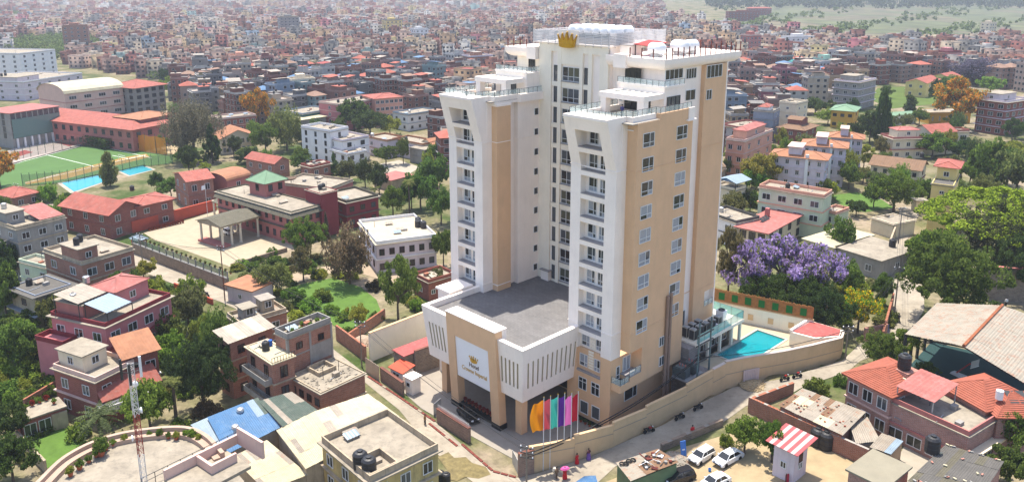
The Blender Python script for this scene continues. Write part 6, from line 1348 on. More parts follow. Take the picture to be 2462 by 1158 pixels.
for i, (x, y, tp, w, k, c, lb) in enumerate(((775,722,690,56,'shrub',MD,'big rounded shrub left of the lawn'),(745,742,708,60,'shrub',LT,'yellow-green shrub below the palace annex'),(796,752,722,44,'shrub',LT,'clipped light green hedge bush at the lawn edge'),(826,768,738,44,'shrub',LT,'second clipped hedge bush beside the lawn'),(862,790,732,64,'sparse',YG,'young yellow-green tree at the lawn foot'),(905,768,745,40,'shrub',MD,'bush by the garden wall near the lawn'),(705,730,690,60,'round',MD,'leafy tree behind the rooftop cluster'),(835,806,778,40,'shrub',LT,'bush by the vegetable bed'),(1000,745,712,44,'shrub',LT,'broad-leaved plant by the red wall'),(655,612,590,30,'shrub',MD,'clipped bush at the palace yard corner'),(620,628,610,34,'shrub',DK,'dark bush along the palace yard edge'),(760,668,640,36,'shrub',DK,'dark rounded bush on the garden path'),(860,655,640,30,'shrub',DK,'low bush in front of the white terrace house'))): T(lb,(x,y),tp,w,k,c)
T('dark green tree beside the pink house', (402,862), 740, 100, 'mango', MD); T('leafy tree behind the tin-roofed brick house', (502,838), 752, 84, 'round', LT); T('big dark cypress-like tree in front of the brick house', (492,985), 808, 140, 'bigmango', DK); T('magenta bougainvillea beside the dark cypress', (440,890), 818, 54, 'shrub', MD, LBOU, 'bougainvillea')
T('brown-green bush under the dark cypress', (500,1000), 948, 66, 'shrub', BRN); T('yellow-green tree beside the pink house turret lane', (346,672), 626, 62, 'round', YG); T('small feathery tree before the brown brick house', (240,690), 622, 56, 'sparse', LT)
palm('large date palm in the bungalow garden', (245,1062), 990, 3.6, (.11,.14,.06), True); T('broad-leaved tree in front of the bungalow porch', (362,1030), 915, 110, 'round', LT); palm('fan palm with dead skirt near the blue shed', (425,1020), 902, 1.6, OLV); T('low shrub beside the bungalow lawn', (430,1040), 1000, 60, 'shrub', MD)
for i, (x, y, tp, w, k, c, lb) in enumerate(((18,778,632,84,'mango',MD,'dark tree left of the small grey house'),(62,800,742,96,'round',MD,'green tree below the small grey house'),(20,860,800,80,'round',LT,'light tree in the overgrown plot'),(105,845,798,80,'shrub',LT,'large light shrub in the overgrown plot'),(60,910,850,80,'shrub',LT,'broad shrub in the vegetable plot'),(130,895,850,60,'shrub',MD,'green shrub by the bungalow wall'),(20,960,905,70,'shrub',MD,'bush at the plot wall'),(70,965,930,60,'shrub',MD,'low bush above the garden stairs'),(125,940,900,60,'shrub',LT,'leafy bush by the paved terrace'),(25,1070,968,84,'mango',DK,'dark tree beside the paved terrace block'),(32,1160,1050,110,'round',DK,'big dark tree at the lawn wall'),(80,1045,1018,54,'shrub',MD,'white-flowered shrub bed before the terrace block'),(120,1035,1010,40,'shrub',MD,'shrub at the foot of the garden stairs'),(190,1050,1002,60,'shrub',LT,'bush beside the garden stairs'),(215,1090,1050,50,'shrub',MD,'bush under the round terrace'),(60,1110,1080,40,'shrub',OLV,'thin shrub along the lawn wall'),(95,700,668,30,'shrub',OLV,'weedy bush behind the small grey house'),(38,830,790,60,'shrub',YG,'yellow-green bush in the overgrown plot'),(90,880,842,50,'shrub',YG,'bright shrub among the vegetable rows'),(152,990,960,30,'shrub',LT,'potted-looking bush at the stair top'))): T(lb,(x,y),tp,w,k,c)
# --- right
jc = [((1880,728),572,180,'main broad jacaranda in full purple bloom behind the pool'),((1800,722),580,150,'purple jacaranda nearest the bamboo fence'),((1960,735),584,150,'purple jacaranda nearest the lane')]
for b_, tp, w, lb in jc: T(lb, b_, tp, w, 'sparse', OLV, LJAC, 'jacaranda')
T('dark green tree under the purple blossoms', (1915,768), 655, 150, 'bigmango', DK); T('dark green tree between bamboo fence and jacaranda', (1838,752), 660, 120, 'bigmango', DK); T('thin pale tree beside the hotel corner', (1750,715), 548, 78, 'sparse', (.2,.2,.08))
T('yellow-flowering tree by the lane gate', (2062,800), 692, 100, 'sparse', LT, LYEL); T('light green tree beside the jacaranda', (2040,712), 630, 60, 'round', LT); T('bright green tree above the yellow flowers', (2020,690), 610, 56, 'round', MD); T('dark tree behind the pool house', (1985,806), 690, 110, 'bigmango', DK); T('leafy tree at the lane gate wall', (2120,742), 652, 56, 'sparse', MD)
T('round tree before the tan sheet house', (2020,618), 520, 66, 'round', MD); T('small cypress beside the pale green block', (1985,500), 446, 28, 'conifer', DK); T('dark tree on the garden plot', (2058,520), 478, 56, 'round', DK)
T('spreading light green tree by the blue canopy house', (1826,470), 362, 96, 'sparse', YG); T('green bush behind the railed terrace house', (1815,495), 462, 56, 'round', LT); T('green bush behind the red flat roof', (1888,508), 482, 60, 'shrub', LT); T('tree in front of the peach house', (1838,382), 340, 56, 'round', MD)
T('broad round tree at the head of the lane', (2148,510), 408, 118, 'bigmango', (.14,.2,.035)); T('dark tree left of the lane head', (2100,500), 440, 50, 'round', DK)
T('vast flat-topped rain tree with yellow-green crown', (2392,640), 448, 310, 'dome', (.13,.19,.03), LDOME); T('tall dark feathery evergreen under the rain tree', (2402,672), 488, 180, 'bigwillow', (.085,.11,.04)); T('huge dark mango-like tree beside the lane', (2272,768), 562, 225, 'bigmango', (.105,.15,.03)); T('leafy tree leaning over the lane', (2242,668), 548, 130, 'round', (.13,.18,.035)); T('dark evergreen behind the sports hall', (2455,715), 560, 140, 'bigmango', DK)
T('tall poplar near the apartment blocks', (2116,350), 214, 44, 'column', DK); T('dark tree beside the poplar', (2090,345), 262, 60, 'mango', DK); T('orange flame tree before the corner apartments', (2300,312), 190, 118, 'sparse', OLV, LORA); T('dark tree left of the flame tree', (2252,255), 190, 46, 'mango', DK)
T('bright green tree right of the flame tree', (2380,230), 178, 60, 'round', LT); T('grey-lilac jacaranda far behind the villas', (2350,205), 142, 110, 'willow', (.12,.10,.13), None, 'jacaranda'); T('round bright tree behind the meadow', (2140,188), 150, 44, 'round', LT)
for i, (x, y, tp, w, k, c, lb) in enumerate(((2040,455,385,62,'round',MD,'round green tree beside the brown tiled roof'),(2075,440,400,50,'round',OLV,'olive tree behind the round green tree'),(1990,300,262,50,'round',LT,'light round tree beside the ochre house'),(1960,275,235,70,'mango',DK,'dark tree behind the brown roof villa'),(1850,315,272,52,'round',MD,'green tree behind the peach house'),(2190,372,330,66,'round',OLV,'olive tree before the red gable villa'),(2240,382,318,80,'round',MD,'leafy tree before the arched balcony villa'),(2160,345,300,44,'round',MD,'tree at the corner of the pink porch villa'),(2380,470,330,110,'round',MD,'big green tree behind the yellow tower house'),(2440,480,350,110,'mango',OLV,'olive tree at the edge behind the rain tree'),(2330,455,380,70,'round',LT,'pale tree right of the yellow tower house'),(2425,400,340,80,'sparse',YG,'yellowish tree below the corner apartments'),(2350,400,345,60,'round',OLV,'dull green tree below the flame tree'),(2120,400,362,50,'round',MD,'green tree above the brown tiled house'),(2210,300,262,40,'round',MD,'tree beside the tan ribbed hall'),(2185,270,228,40,'column',DK,'dark pointed tree by the meadow'),(2280,225,180,70,'round',MD,'dense tree at the meadow end'),(2340,200,170,60,'round',LT,'fresh green tree behind the dense one'),(2460,300,258,70,'round',MD,'tree beside the corner apartments'),(1745,420,380,40,'round',MD,'tree between hotel and blue canopy house'),(1770,395,350,60,'round',OLV,'tree below the peach house balcony'),(2230,480,430,40,'conifer',DK,'slim conifer beside the yellow tower house'),(1925,250,222,50,'round',LT,'tree by the tall tan house'),(2130,235,205,30,'round',MD,'tree by the meadow wall'))): T(lb,(x,y),tp,w,k,c)
T('dense round bush-tree at the lane junction', (2112,892), 795, 96, 'bigmango', (.14,.22,.04)); T('airy pale tree beside the junction bush', (2165,880), 792, 66, 'sparse', LT); T('bush behind the tiled brick roof', (2225,912), 872, 52, 'round', MD)
T('leafy shrub tree beside the parked white saloon', (1790,1090), 1002, 90, 'round', LT); T('green shrub tree behind the striped hut', (1855,1110), 1008, 84, 'round', MD); T('weedy bush on the lot bank', (1745,1070), 1035, 40, 'shrub', LT); T('creeper bush on the wall above the shanty', (1962,945), 905, 70, 'shrub', MD); T('vine hanging over the lane wall', (2020,925), 890, 36, 'shrub', MD)
T('big bright green tree at the tiled houses end', (2440,1100), 975, 110, 'mango', (.14,.22,.04)); T('lower green tree before the tiled end house', (2425,1170), 1070, 90, 'round', MD); T('small tree beside the sports hall', (2470,850), 770, 60, 'round', MD); T('shrub by the lane corner under wires', (2135,770), 735, 50, 'shrub', MD)
hedge = thing('hedge', 'long clipped hedge in front of the school wing', 'hedge'); A = G(178,340); B_ = G(262,360); dd = B_-A
pts_ = np.random.default_rng(5).uniform(0,1,(5200,3)); n_ = Vector((-dd.y,dd.x,0)).normalized()
Pq = np.array([A])+pts_[:,:1]*np.array([dd])+(pts_[:,1:2]-.5)*3.0*np.array([n_])+np.concatenate([np.zeros((5200,2)), pts_[:,2:]*4.2],1)
V_, F_ = quads(Pq, .28, .5, 3); inst('foliage', mesh_np('foliage', V_, F_, LEAF), hedge, color=(.09,.14,.03))
# ================================================================== the dense town
def pl(x, pts):
    for (x0,y0),(x1,y1) in zip(pts, pts[1:]):
        if x0 <= x <= x1: return y0+(y1-y0)*(x-x0)/(x1-x0)
    return pts[0][1] if x < pts[0][0] else pts[-1][1]
NEARY = [(-420,170),(-120,130),(0,122),(110,125),(175,160),(400,196),(440,262),(500,285),(560,300),(640,300),(720,292),(780,285),(880,262),(965,262),(1000,310),(1045,330),(1090,430),(1230,470),(1690,470),(1715,330),(1745,330),(1800,320),(1880,290),(2000,252),(2100,215),(2200,200),(2300,196),(2460,230),(2800,180)]
FARY = [(-420,-60),(1560,-60),(1600,42),(1700,66),(1840,92),(1990,100),(2110,118),(2300,116),(2460,96),(2800,90)]
PAL = [(srgb(166,120,104),8),(srgb(150,96,80),9),(srgb(186,150,136),4),(srgb(214,196,172),4),(srgb(206,176,160),4),(srgb(160,156,152),7),(srgb(132,130,128),4),(srgb(222,218,212),4),(srgb(200,166,130),3),(srgb(176,110,100),3),(srgb(214,188,150),3),(srgb(150,178,176),.7),(srgb(160,180,200),.6),(srgb(196,120,130),.8),(srgb(222,206,150),1.0)]
PN = ['rose-brown','brick-red','dusty pink','cream','pale pink','cement-grey','dark grey','white','tan','terracotta','sand','teal','pale blue','rose','pale yellow']
PW = np.array([w for _, w in PAL], float); PW /= PW.sum(); PC = np.array([c for c, _ in PAL])*.6
RC = [(srgb(186,178,166),8),(srgb(206,190,174),4),(srgb(150,146,140),4),(srgb(204,116,96),3.6),(srgb(190,96,88),1.4),(srgb(120,160,200),.5),(srgb(220,220,218),1.0),(srgb(176,140,118),2)]
RW = np.array([w for _, w in RC], float); RW /= RW.sum(); RCc = np.array([c for c, _ in RC])*.6
rg = np.random.default_rng(11); cand = []
for (d0, d1, sp) in ((150,420,11.6),(420,700,13.0),(700,1300,14.5),(1300,2750,17.5)):
    y = d0
    while y < d1:
        x = -(y*.9+60)
        while x < y*.9+60:
            px_, py_2 = x+rg.normal(0,sp*.16), y+rg.normal(0,sp*.16)
            q = proj((px_, py_2, hgt(px_,py_2)))
            if -400 < q[0] < 2860 and q[1] > -40 and pl(q[0],FARY) < q[1] < pl(q[0],NEARY):
                ok = True
                if d0 < 500:
                    for fx, fy, fr in FOOT:
                        if (fx-px_)**2+(fy-py_2)**2 < (fr+5.4)**2: ok = False; break
                    if ok and pip(q[0], q[1], [(2085,240),(2105,205),(2260,200),(2262,230),(2140,265)]): ok = False
                    hx = Vector((px_,py_2,0))-HO
                    lx, ly = hx.x*math.cos(HRZ)+hx.y*math.sin(HRZ), -hx.x*math.sin(HRZ)+hx.y*math.cos(HRZ)
                    if -50 < lx < 25 and -30 < ly < 47: ok = False
                # patches of trees and open ground in the far town
                if d0 >= 420:
                    v = math.sin(px_*.0071+1.3)*math.sin(py_2*.0053+.4)+.5*math.sin(px_*.019+py_2*.013)
                    if v > 1.2: cand.append((px_,py_2,1)); ok = False
                if ok: cand.append((px_, py_2, 0))
            x += sp
        y += sp
spots = [(x,y) for x,y,k in cand if k == 0]; groves = [(x,y) for x,y,k in cand if k == 1]
def rank(p):                                                        # nearest first; what the hotel hides or the frame cuts off goes into the mass
    q = proj((p[0], p[1], 5)); hid = (1095 < q[0] < 1712 and 120 < q[1] < 900) or q[0] < -40 or q[0] > 2500
    return math.hypot(*p)+(5000 if hid else 0)
spots.sort(key=rank)
def yaw_at(x, y):
    cx_, cy_ = math.floor(x/140), math.floor(y/140); s = math.sin(cx_*12.9898+cy_*78.233)*43758.5453; return (s-math.floor(s)-.5)*1.3+.55
WOBJ = mat('town_wall', (1,1,1), .9, .16, .5, 0, 8, .3, (.12,.11,.10), objcol=True); ROBJ = mat('town_roof', (1,1,1), .85, .16, .5, 0, 8, .3, (.2,.18,.16), objcol=True)
TWIN = mat('town_window', (.03,.032,.036), .3, .3); TWF = mat('town_window_frame', (.55,.53,.5), .7, .1)
# prototypes of the nearest three hundred
PH = []
for k in range(12):
    r = random.Random(100+k); w, d, fl = r.uniform(7.5,11), r.uniform(7.5,10.5), r.choice([2,3,3,3,4,4,5]); fh = 2.9; H_ = fl*fh
    parts = []
    parts.append(('wall', MB().box(-w/2,w/2,-d/2,d/2,-.5,H_).mesh('wall', WOBJ), 'w', None))
    b = MB()
    for i in range(1, fl+1): e = r.choice([.15,.15,.55]); b.box(-w/2-e,w/2+e,-d/2-e,d/2+.05,i*fh-.14,i*fh+.06)
    parts.append(('floor_bands', b.mesh('floor_bands', WOBJ), 'b', 'stuff'))
    wm_, fm_ = MB(), MB(); nc = r.choice([2,3]); ww = r.uniform(1.1,1.7)
    for i in range(fl):
        for (ax, ln, sg) in (('x',w,-1),('y',d,-1),('x',w,1),('y',d,1)):
            for c_ in range(nc):
                if r.random() < .12: continue
                s = -ln/2+ln*(c_+.5)/nc; z0_ = i*fh+.85
                for mm, e, o in ((fm_,.1,.05),(wm_,0,.08)):
                    if ax == 'x': y_ = sg*(d/2); mm.box(s-ww/2-e,s+ww/2+e,y_-.02 if sg > 0 else y_-o,y_+o if sg > 0 else y_+.02,z0_-e,z0_+1.35+e)
                    else: x_ = sg*(w/2); mm.box(x_-.02 if sg > 0 else x_-o,x_+o if sg > 0 else x_+.02,s-ww/2-e,s+ww/2+e,z0_-e,z0_+1.35+e)
    parts.append(('window_frames', fm_.mesh('window_frames', TWF), None, 'stuff')); parts.append(('windows', wm_.mesh('windows', TWIN), None, 'stuff'))
    kind = ['flat','flat','hip','room','room','room','room','hip','hip','canopy','canopy','canopy'][k]
    if kind == 'hip':
        e = .6; x0,x1,y0,y1 = -w/2-e,w/2+e,-d/2-e,d/2+e; q_ = min(w,d)/2
        parts.append(('roof', MB().add([(x0,y0,H_),(x1,y0,H_),(x1,y1,H_),(x0,y1,H_),(x0+q_,0,H_+1.9),(x1-q_,0,H_+1.9),(x0,y0,H_-.12),(x1,y0,H_-.12),(x1,y1,H_-.12),(x0,y1,H_-.12)],[(0,1,5,4),(1,2,5),(2,3,4,5),(3,0,4),(6,7,1,0),(7,8,2,1),(8,9,3,2),(9,6,0,3),(9,8,7,6)]).mesh('roof', ROBJ), 'r', None))
    else:
        parts.append(('roof', MB().box(-w/2+.05,w/2-.05,-d/2+.05,d/2-.05,H_+.06,H_+.12).mesh('roof', ROBJ), 'r', None))
        parts.append(('parapet', ring(-w/2-.1,w/2+.1,-d/2-.1,d/2+.1,.15,H_+.06,H_+.85).mesh('parapet', WOBJ), 'b', None))
        if kind == 'room':
            sx = r.choice([-1,1]); parts.append(('stair_room', MB().box(sx*w*.02,sx*w*.45,-d*.1,d*.45,H_+.1,H_+2.6).mesh('stair_room', WOBJ), 'w', None)); parts.append(('room_slab', MB().box(sx*w*.02-.3,sx*w*.45+.3,-d*.1-.3,d*.45+.3,H_+2.6,H_+2.75).mesh('room_slab', ROBJ), 'r2', None))
            parts.append(('roof_tank', MB().lathe([(.55,0),(.58,1.1),(.3,1.35),(0,1.4)],9,(sx*w*.25,d*.2,H_+2.75)).mesh('roof_tank', TK), None, None))
        if kind == 'canopy':
            parts.append(('tin_canopy', ribbed(MB(),(-w*.4,-d*.3,H_+2.3),(w*.3,-d*.3,H_+2.3),(w*.3,d*.45,H_+2.9),(-w*.4,d*.45,H_+2.9),6).mesh('tin_canopy', ROBJ), 'r2', None))
            parts.append(('canopy_room', MB().box(-w*.3,w*.2,0,d*.4,H_+.1,H_+2.3).mesh('canopy_room', WOBJ), 'w', None))
            parts.append(('roof_tank', MB().lathe([(.55,0),(.58,1.1),(.3,1.35),(0,1.4)],9,(w*.38,d*.3,H_+.12)).mesh('roof_tank', TK), None, None))
        if kind == 'flat': parts.append(('roof_tank', MB().lathe([(.6,0),(.62,1.2),(.3,1.5),(0,1.55)],9,(w*.3,d*.25,H_+.12)).mesh('roof_tank', TK), None, None))
    PH.append((parts, fl, kind, w, d))
NUMW = {2:'two-storey',3:'three-storey',4:'four-storey',5:'five-storey'}; KW = {'flat':'with parapet roof and tank','room':'with rooftop stair room','hip':'with hipped sheet roof','canopy':'with rooftop canopy'}
RN = ['grey','sand-coloured','dark grey','red','deep red','blue','white','brown']
NIND = 290; PICK = {}
for i, (x, y) in enumerate(spots[:NIND]):
    k = random.randrange(12); parts, fl, kind, w, d = PH[k]; ci = rg.choice(len(PC), p=PW); ri = rg.choice(len(RCc), p=RW) if kind != 'hip' else rg.choice([3,3,3,4,7,5])
    lab = f'{NUMW[fl]} {PN[ci]} town house {KW[kind]}' + (f', {RN[ri]} roof' if kind in ('hip','canopy') else '')
    PICK[(x,y)] = NUMW[fl]+' '+PN[ci]
    t = thing('town_house', lab, 'house', (x, y, hgt(x,y)), yaw_at(x,y)+rg.normal(0,.08)+math.pi/2*rg.integers(0,4), 'houses of the crowded town')
    sc_ = rg.uniform(.78,1.0); t.scale = (sc_, sc_, rg.uniform(.85,1.05)); wc = PC[ci]*rg.uniform(.85,1.1)
    cl = {'w': wc, 'b': np.clip(wc*1.0+.06,0,.85) if rg.random() < .6 else np.array(srgb(170,166,160)), 'r': RCc[ri] if kind == 'hip' else RCc[rg.choice([0,1,2,0])], 'r2': RCc[ri]}
    for nm, me, ck, kd in parts:
        o = inst(nm, me, t, color=tuple(cl[ck]) if ck else None)
        if kd: o['kind'] = kd
# the rest of the town as one mass
VV, FF, CCo, nb = [], [], [], 0
UN = np.array([(-1,-1,0),(1,-1,0),(1,1,0),(-1,1,0),(-1,-1,1),(1,-1,1),(1,1,1),(-1,1,1)], float); BF = np.array([(0,1,5,4),(1,2,6,5),(2,3,7,6),(3,0,4,7),(4,5,6,7)])
def bbox(cx_, cy_, z0_, z1_, hx_, hy_, ya, cs, ct):
    global nb
    v = UN*np.array([hx_,hy_,z1_-z0_]); c_, s_ = math.cos(ya), math.sin(ya); X = v[:,0]*c_-v[:,1]*s_+cx_; Y = v[:,0]*s_+v[:,1]*c_+cy_
    VV.append(np.stack([X,Y,v[:,2]+z0_],1)); FF.append(BF+nb); nb += 8; CCo.append(np.array([cs,cs,cs,cs,ct]))
for (x, y) in spots[NIND:]:
    d = math.hypot(x,y); ya = yaw_at(x,y)+rg.normal(0,.1); w, dd_ = rg.uniform(3.8,6.0), rg.uniform(3.8,5.8); fl = int(rg.choice([2,3,3,4,4,5,6], p=[.14,.24,.22,.2,.12,.05,.03])); fh = 2.9; H_ = fl*fh; z = hgt(x,y)
    if d > 1300: w *= 1.15; dd_ *= 1.15
    ci = rg.choice(len(PC), p=PW); wc = PC[ci]*rg.uniform(.8,1.12); rc = RCc[rg.choice(len(RCc), p=RW)]*rg.uniform(.85,1.1)
    bbox(x, y, z-.5, z+H_, w, dd_, ya, wc, rc)
    c_, s_ = math.cos(ya), math.sin(ya)
    if d < 1000:
        for i in range(1, fl+1): bbox(x, y, z+i*fh-.15, z+i*fh+.12, w+.25, dd_+.25, ya, np.clip(wc*1.1+.05,0,.8), rc)
    if d < 1500:
        nwin = 3 if d < 850 else 2
        for i in range(fl):
            for ax in (0, 1):
                sgs = (-1,)
                for c2 in range(nwin):
                    if rg.random() < .15: continue
                    ln = w if ax == 0 else dd_; s = -ln+2*ln*(c2+.5)/nwin; hw_ = .75 if d < 850 else 1.1
                    for sg in ((-1, 1) if ax else (-1,)):
                        lx, ly = (s, sg*dd_) if ax == 0 else (sg*w, s); hx_, hy_ = (hw_,.06) if ax == 0 else (.06,hw_)
                        bbox(x+lx*c_-ly*s_, y+lx*s_+ly*c_, z+i*fh+.9, z+i*fh+2.2, hx_, hy_, ya, np.array((.035,.036,.04)), np.array((.035,.036,.04)))
    u = rg.random()
    if u < .6:
        ox, oy = rg.uniform(-.4,.4)*w, rg.uniform(-.3,.4)*dd_; bbox(x+ox*c_-oy*s_, y+ox*s_+oy*c_, z+H_, z+H_+2.5, w*.42, dd_*.4, ya, wc, RCc[rg.choice(len(RCc), p=RW)])
    if d < 1100 and rg.random() < .7:
        ox, oy = rg.uniform(-.7,.7)*w, rg.uniform(-.7,.7)*dd_; bbox(x+ox*c_-oy*s_, y+ox*s_+oy*c_, z+H_, z+H_+(3.6 if u < .6 else 1.3), .55, .55, ya, np.array((.03,.03,.03)), np.array((.03,.03,.03)))
    if d < 1000:
        for lx, ly, hx_, hy_ in ((0,-dd_,w,.1),(0,dd_,w,.1),(-w,0,.1,dd_),(w,0,.1,dd_)): bbox(x+lx*c_-ly*s_, y+lx*s_+ly*c_, z+H_, z+H_+.8, hx_, hy_, ya, wc*.95, wc)
m_ = bpy.data.materials.new('town_mass'); m_.use_nodes = True; N_ = m_.node_tree.nodes; L_2 = m_.node_tree.links; at = N_.new('ShaderNodeAttribute'); at.attribute_name = 'col'; at.attribute_type = 'GEOMETRY'
geo_ = N_.new('ShaderNodeNewGeometry'); nz_ = N_.new('ShaderNodeTexNoise'); nz_.inputs['Scale'].default_value = .35; nz_.inputs['Detail'].default_value = 6; L_2.new(geo_.outputs['Position'], nz_.inputs['Vector']); mr_ = N_.new('ShaderNodeMapRange'); L_2.new(nz_.outputs['Fac'], mr_.inputs['Value']); mr_.inputs['From Min'].default_value = .3; mr_.inputs['From Max'].default_value = .7; mr_.inputs['To Min'].default_value = .72; mr_.inputs['To Max'].default_value = 1.12
hs_ = N_.new('ShaderNodeHueSaturation'); L_2.new(at.outputs['Color'], hs_.inputs['Color']); L_2.new(mr_.outputs[0], hs_.inputs['Value']); L_2.new(hs_.outputs[0], N_['Principled BSDF'].inputs['Base Color']); N_['Principled BSDF'].inputs['Roughness'].default_value = .9
me = mesh_np('distant_town', np.concatenate(VV), np.concatenate(FF), m_)
ca = me.attributes.new('col', 'FLOAT_COLOR', 'FACE'); cc_ = np.concatenate(CCo); ca.data.foreach_set('color', np.concatenate([cc_, np.ones((len(cc_),1))],1).astype(np.float32).ravel())
o = inst('distant_town', me); o['kind'] = 'stuff'; tag(o, 'far mass of close-packed town houses fading into the haze', 'town')
# trees of the far town, forest on the ridge, scrub on the fields
def mass_trees(name, label, pts, rad, n, leaf, col, cat):
    r = np.random.default_rng(len(name)); cs = []
    for (x, y, s) in pts:
        p = r.normal(size=(n,3)); p /= np.linalg.norm(p,axis=1)[:,None]; p *= r.uniform(.45,1,(n,1)); p[:,2] = p[:,2]*.8+.95; cs.append(np.array([x,y,hgt(x,y)])+p*rad*s)
    C_ = np.concatenate(cs); V, Fq = quads(C_, leaf, .4, 1); o = inst(name, mesh_np(name, V, Fq, LEAF), color=col); o['kind'] = 'stuff'; tag(o, label, cat)
tp = [(x+rg.normal(0,4), y+rg.normal(0,4), rg.uniform(.7,1.7)) for x, y in groves for _ in range(4)]
tp += [(x+rg.uniform(4,7)*rg.choice([-1,1]), y+rg.uniform(4,7)*rg.choice([-1,1]), rg.uniform(.6,1.3)) for (x, y) in spots[NIND:] if rg.random() < (.16 if y < 1400 else .28)]
mass_trees('distant_trees', 'scattered green trees between the far town houses', tp, 3.4, 60, .85, (.12,.17,.05), 'trees')
fp = []
for _ in range(5200):
    px_, py_2 = rg.uniform(1480,2600), rg.uniform(-40,16+8*math.sin(rg.uniform(0,6)))
    if px_ < 1700 and py_2 > (px_-1480)*.1-18: continue
    p = P(px_, py_2, 4.0); fp.append((p.x, p.y, rg.uniform(.8,1.5)))
mass_trees('distant_forest', 'dark wooded ridge along the top of the fields', fp, 7.5, 16, 3.0, (.06,.08,.04), 'forest')
fp = []
for _ in range(900):
    px_ = rg.uniform(1720,2600); py_2 = 20+70*rg.uniform(0,1)
    if py_2 > pl(px_,FARY)-12: continue
    if math.sin(px_*.021+py_2*.13)+.6*math.sin(px_*.05-py_2*.2) < .25: continue
    p = P(px_, py_2, 4.0); fp.append((p.x, p.y, rg.uniform(.35,.9)))
mass_trees('field_scrub', 'green scrub along the field terraces', fp, 5.0, 26, 1.5, (.13,.18,.05), 'scrub')
# single trees among the nearest town houses
k = 0
for (x, y) in spots[:NIND:5]:
    k += 1; a_ = rg.uniform(0,6.28); xx, yy2 = x+7.6*math.cos(a_), y+7.6*math.sin(a_)
    if any((fx-xx)**2+(fy-yy2)**2 < (fr+1)**2 for fx, fy, fr in FOOT): continue
    ki_ = int(rg.integers(0,4)); tree(['mid-green','dark green','light green','olive'][ki_]+[' rounded',' dense',' broad',' airy'][k % 4]+' tree beside a '+PICK.get((x,y),'plain')+' town house', None, 0, 0, ['round','mango','round','sparse'][k % 4], [MD,DK,LT,OLV][ki_], None, 'tree', 'trees among the town houses', at=(xx,yy2,hgt(xx,yy2)), dims=(rg.uniform(6,11), rg.uniform(2.6,4.4)))
# filler trees in the open ground between the nearer houses
BLOCK = [(Vector((t_[0],t_[1])), t_[2]) for t_ in FOOT]
regs = [[(400,260),(560,300),(760,300),(1000,330),(1085,360),(1085,560),(1000,520),(880,480),(700,430),(560,410),(430,420),(380,400)], [(1740,320),(2000,270),(2300,240),(2462,280),(2462,480),(2300,520),(2100,520),(1960,480),(1860,520),(1740,560)], [(0,520),(170,505),(300,540),(150,575),(0,580)], [(0,640),(100,640),(180,720),(420,740),(560,720),(640,760),(560,900),(450,950),(300,860),(120,900),(0,900)]]
keep = [[(0,400),(410,370),(420,395),(0,470)], [(345,560),(520,505),(720,580),(556,645)], [(2120,500),(2240,490),(2240,760),(2120,760)], [(290,585),(600,700),(900,900),(860,950),(290,640)], [(700,670),(920,690),(920,800),(740,760)], [(2090,238),(2110,205),(2262,205),(2262,250),(2140,262)], [(880,395),(1010,395),(1000,430),(880,425)]]
def filler(g_, kk):
    ki = int(rg.integers(0,5)); cw = ['mid-green','dark green','light green','olive','yellow-green'][ki]; nm_ = min(FNAME, key=lambda f: (f[0]-g_.x)**2+(f[1]-g_.y)**2)[2]
    lb = {'round':'rounded','mango':'dense','sparse':'airy','shrub':'leafy','willow':'feathery'}[kk]; art = 'garden bush' if kk == 'shrub' else 'garden tree'
    tree(f'{cw} {lb} {art} growing near the {nm_}', None, 0, 0, kk, [MD,DK,LT,OLV,YG][ki], None, None, 'garden trees between the houses' if kk != 'shrub' else 'bushes between the houses', at=g_, dims=((rg.uniform(5.5,10.5), rg.uniform(2.4,4.2)) if kk != 'shrub' else (rg.uniform(1.4,3.2), rg.uniform(1.3,2.8))))
placed = []; tries = 0
while len(placed) < 120 and tries < 6000:
    tries += 1; rgn = regs[tries % len(regs)]; xs_ = [p[0] for p in rgn]; ys_ = [p[1] for p in rgn]
    px_, py_2 = rg.uniform(min(xs_),max(xs_)), rg.uniform(min(ys_),max(ys_))
    if not pip(px_, py_2, rgn) or any(pip(px_, py_2, k_) for k_ in keep): continue
    g_ = G(px_, py_2); q_ = Vector((g_.x,g_.y))
    if any((c_-q_).length < r_+.8 for c_, r_ in BLOCK) or any((c_-q_).length < 4.2 for c_ in placed): continue
    if any((Vector((hx_,hy_))-q_).length < 7.5 for hx_, hy_ in spots[:150]): continue
    placed.append(q_)
    kk = str(rg.choice(['round','mango','round','sparse','shrub','willow'])); filler(g_, kk)
# thick garden shrubs
regs2 = [([(0,770),(130,750),(172,860),(160,935),(60,975),(0,985)],40), ([(560,628),(690,606),(1000,690),(1040,760),(930,800),(700,770),(600,720)],30), ([(1980,690),(2120,660),(2130,790),(2040,800)],14), ([(2160,560),(2240,520),(2462,560),(2462,760),(2240,760)],16), ([(330,760),(560,760),(560,940),(400,980),(330,900)],14)]
for rgn, cnt in regs2:
    xs_ = [p[0] for p in rgn]; ys_ = [p[1] for p in rgn]; k_ = 0
    for tries in range(cnt*12):
        if k_ >= cnt: break
        px_, py_2 = rg.uniform(min(xs_),max(xs_)), rg.uniform(min(ys_),max(ys_))
        if not pip(px_, py_2, rgn) or any(pip(px_, py_2, q) for q in keep): continue
        g_ = G(px_, py_2); q_ = Vector((g_.x,g_.y))
        if any((c_-q_).length < r_*.85+.6 for c_, r_ in BLOCK) or any((c_-q_).length < 1.6 for c_ in placed): continue
        placed.append(q_); k_ += 1; filler(g_, 'shrub')
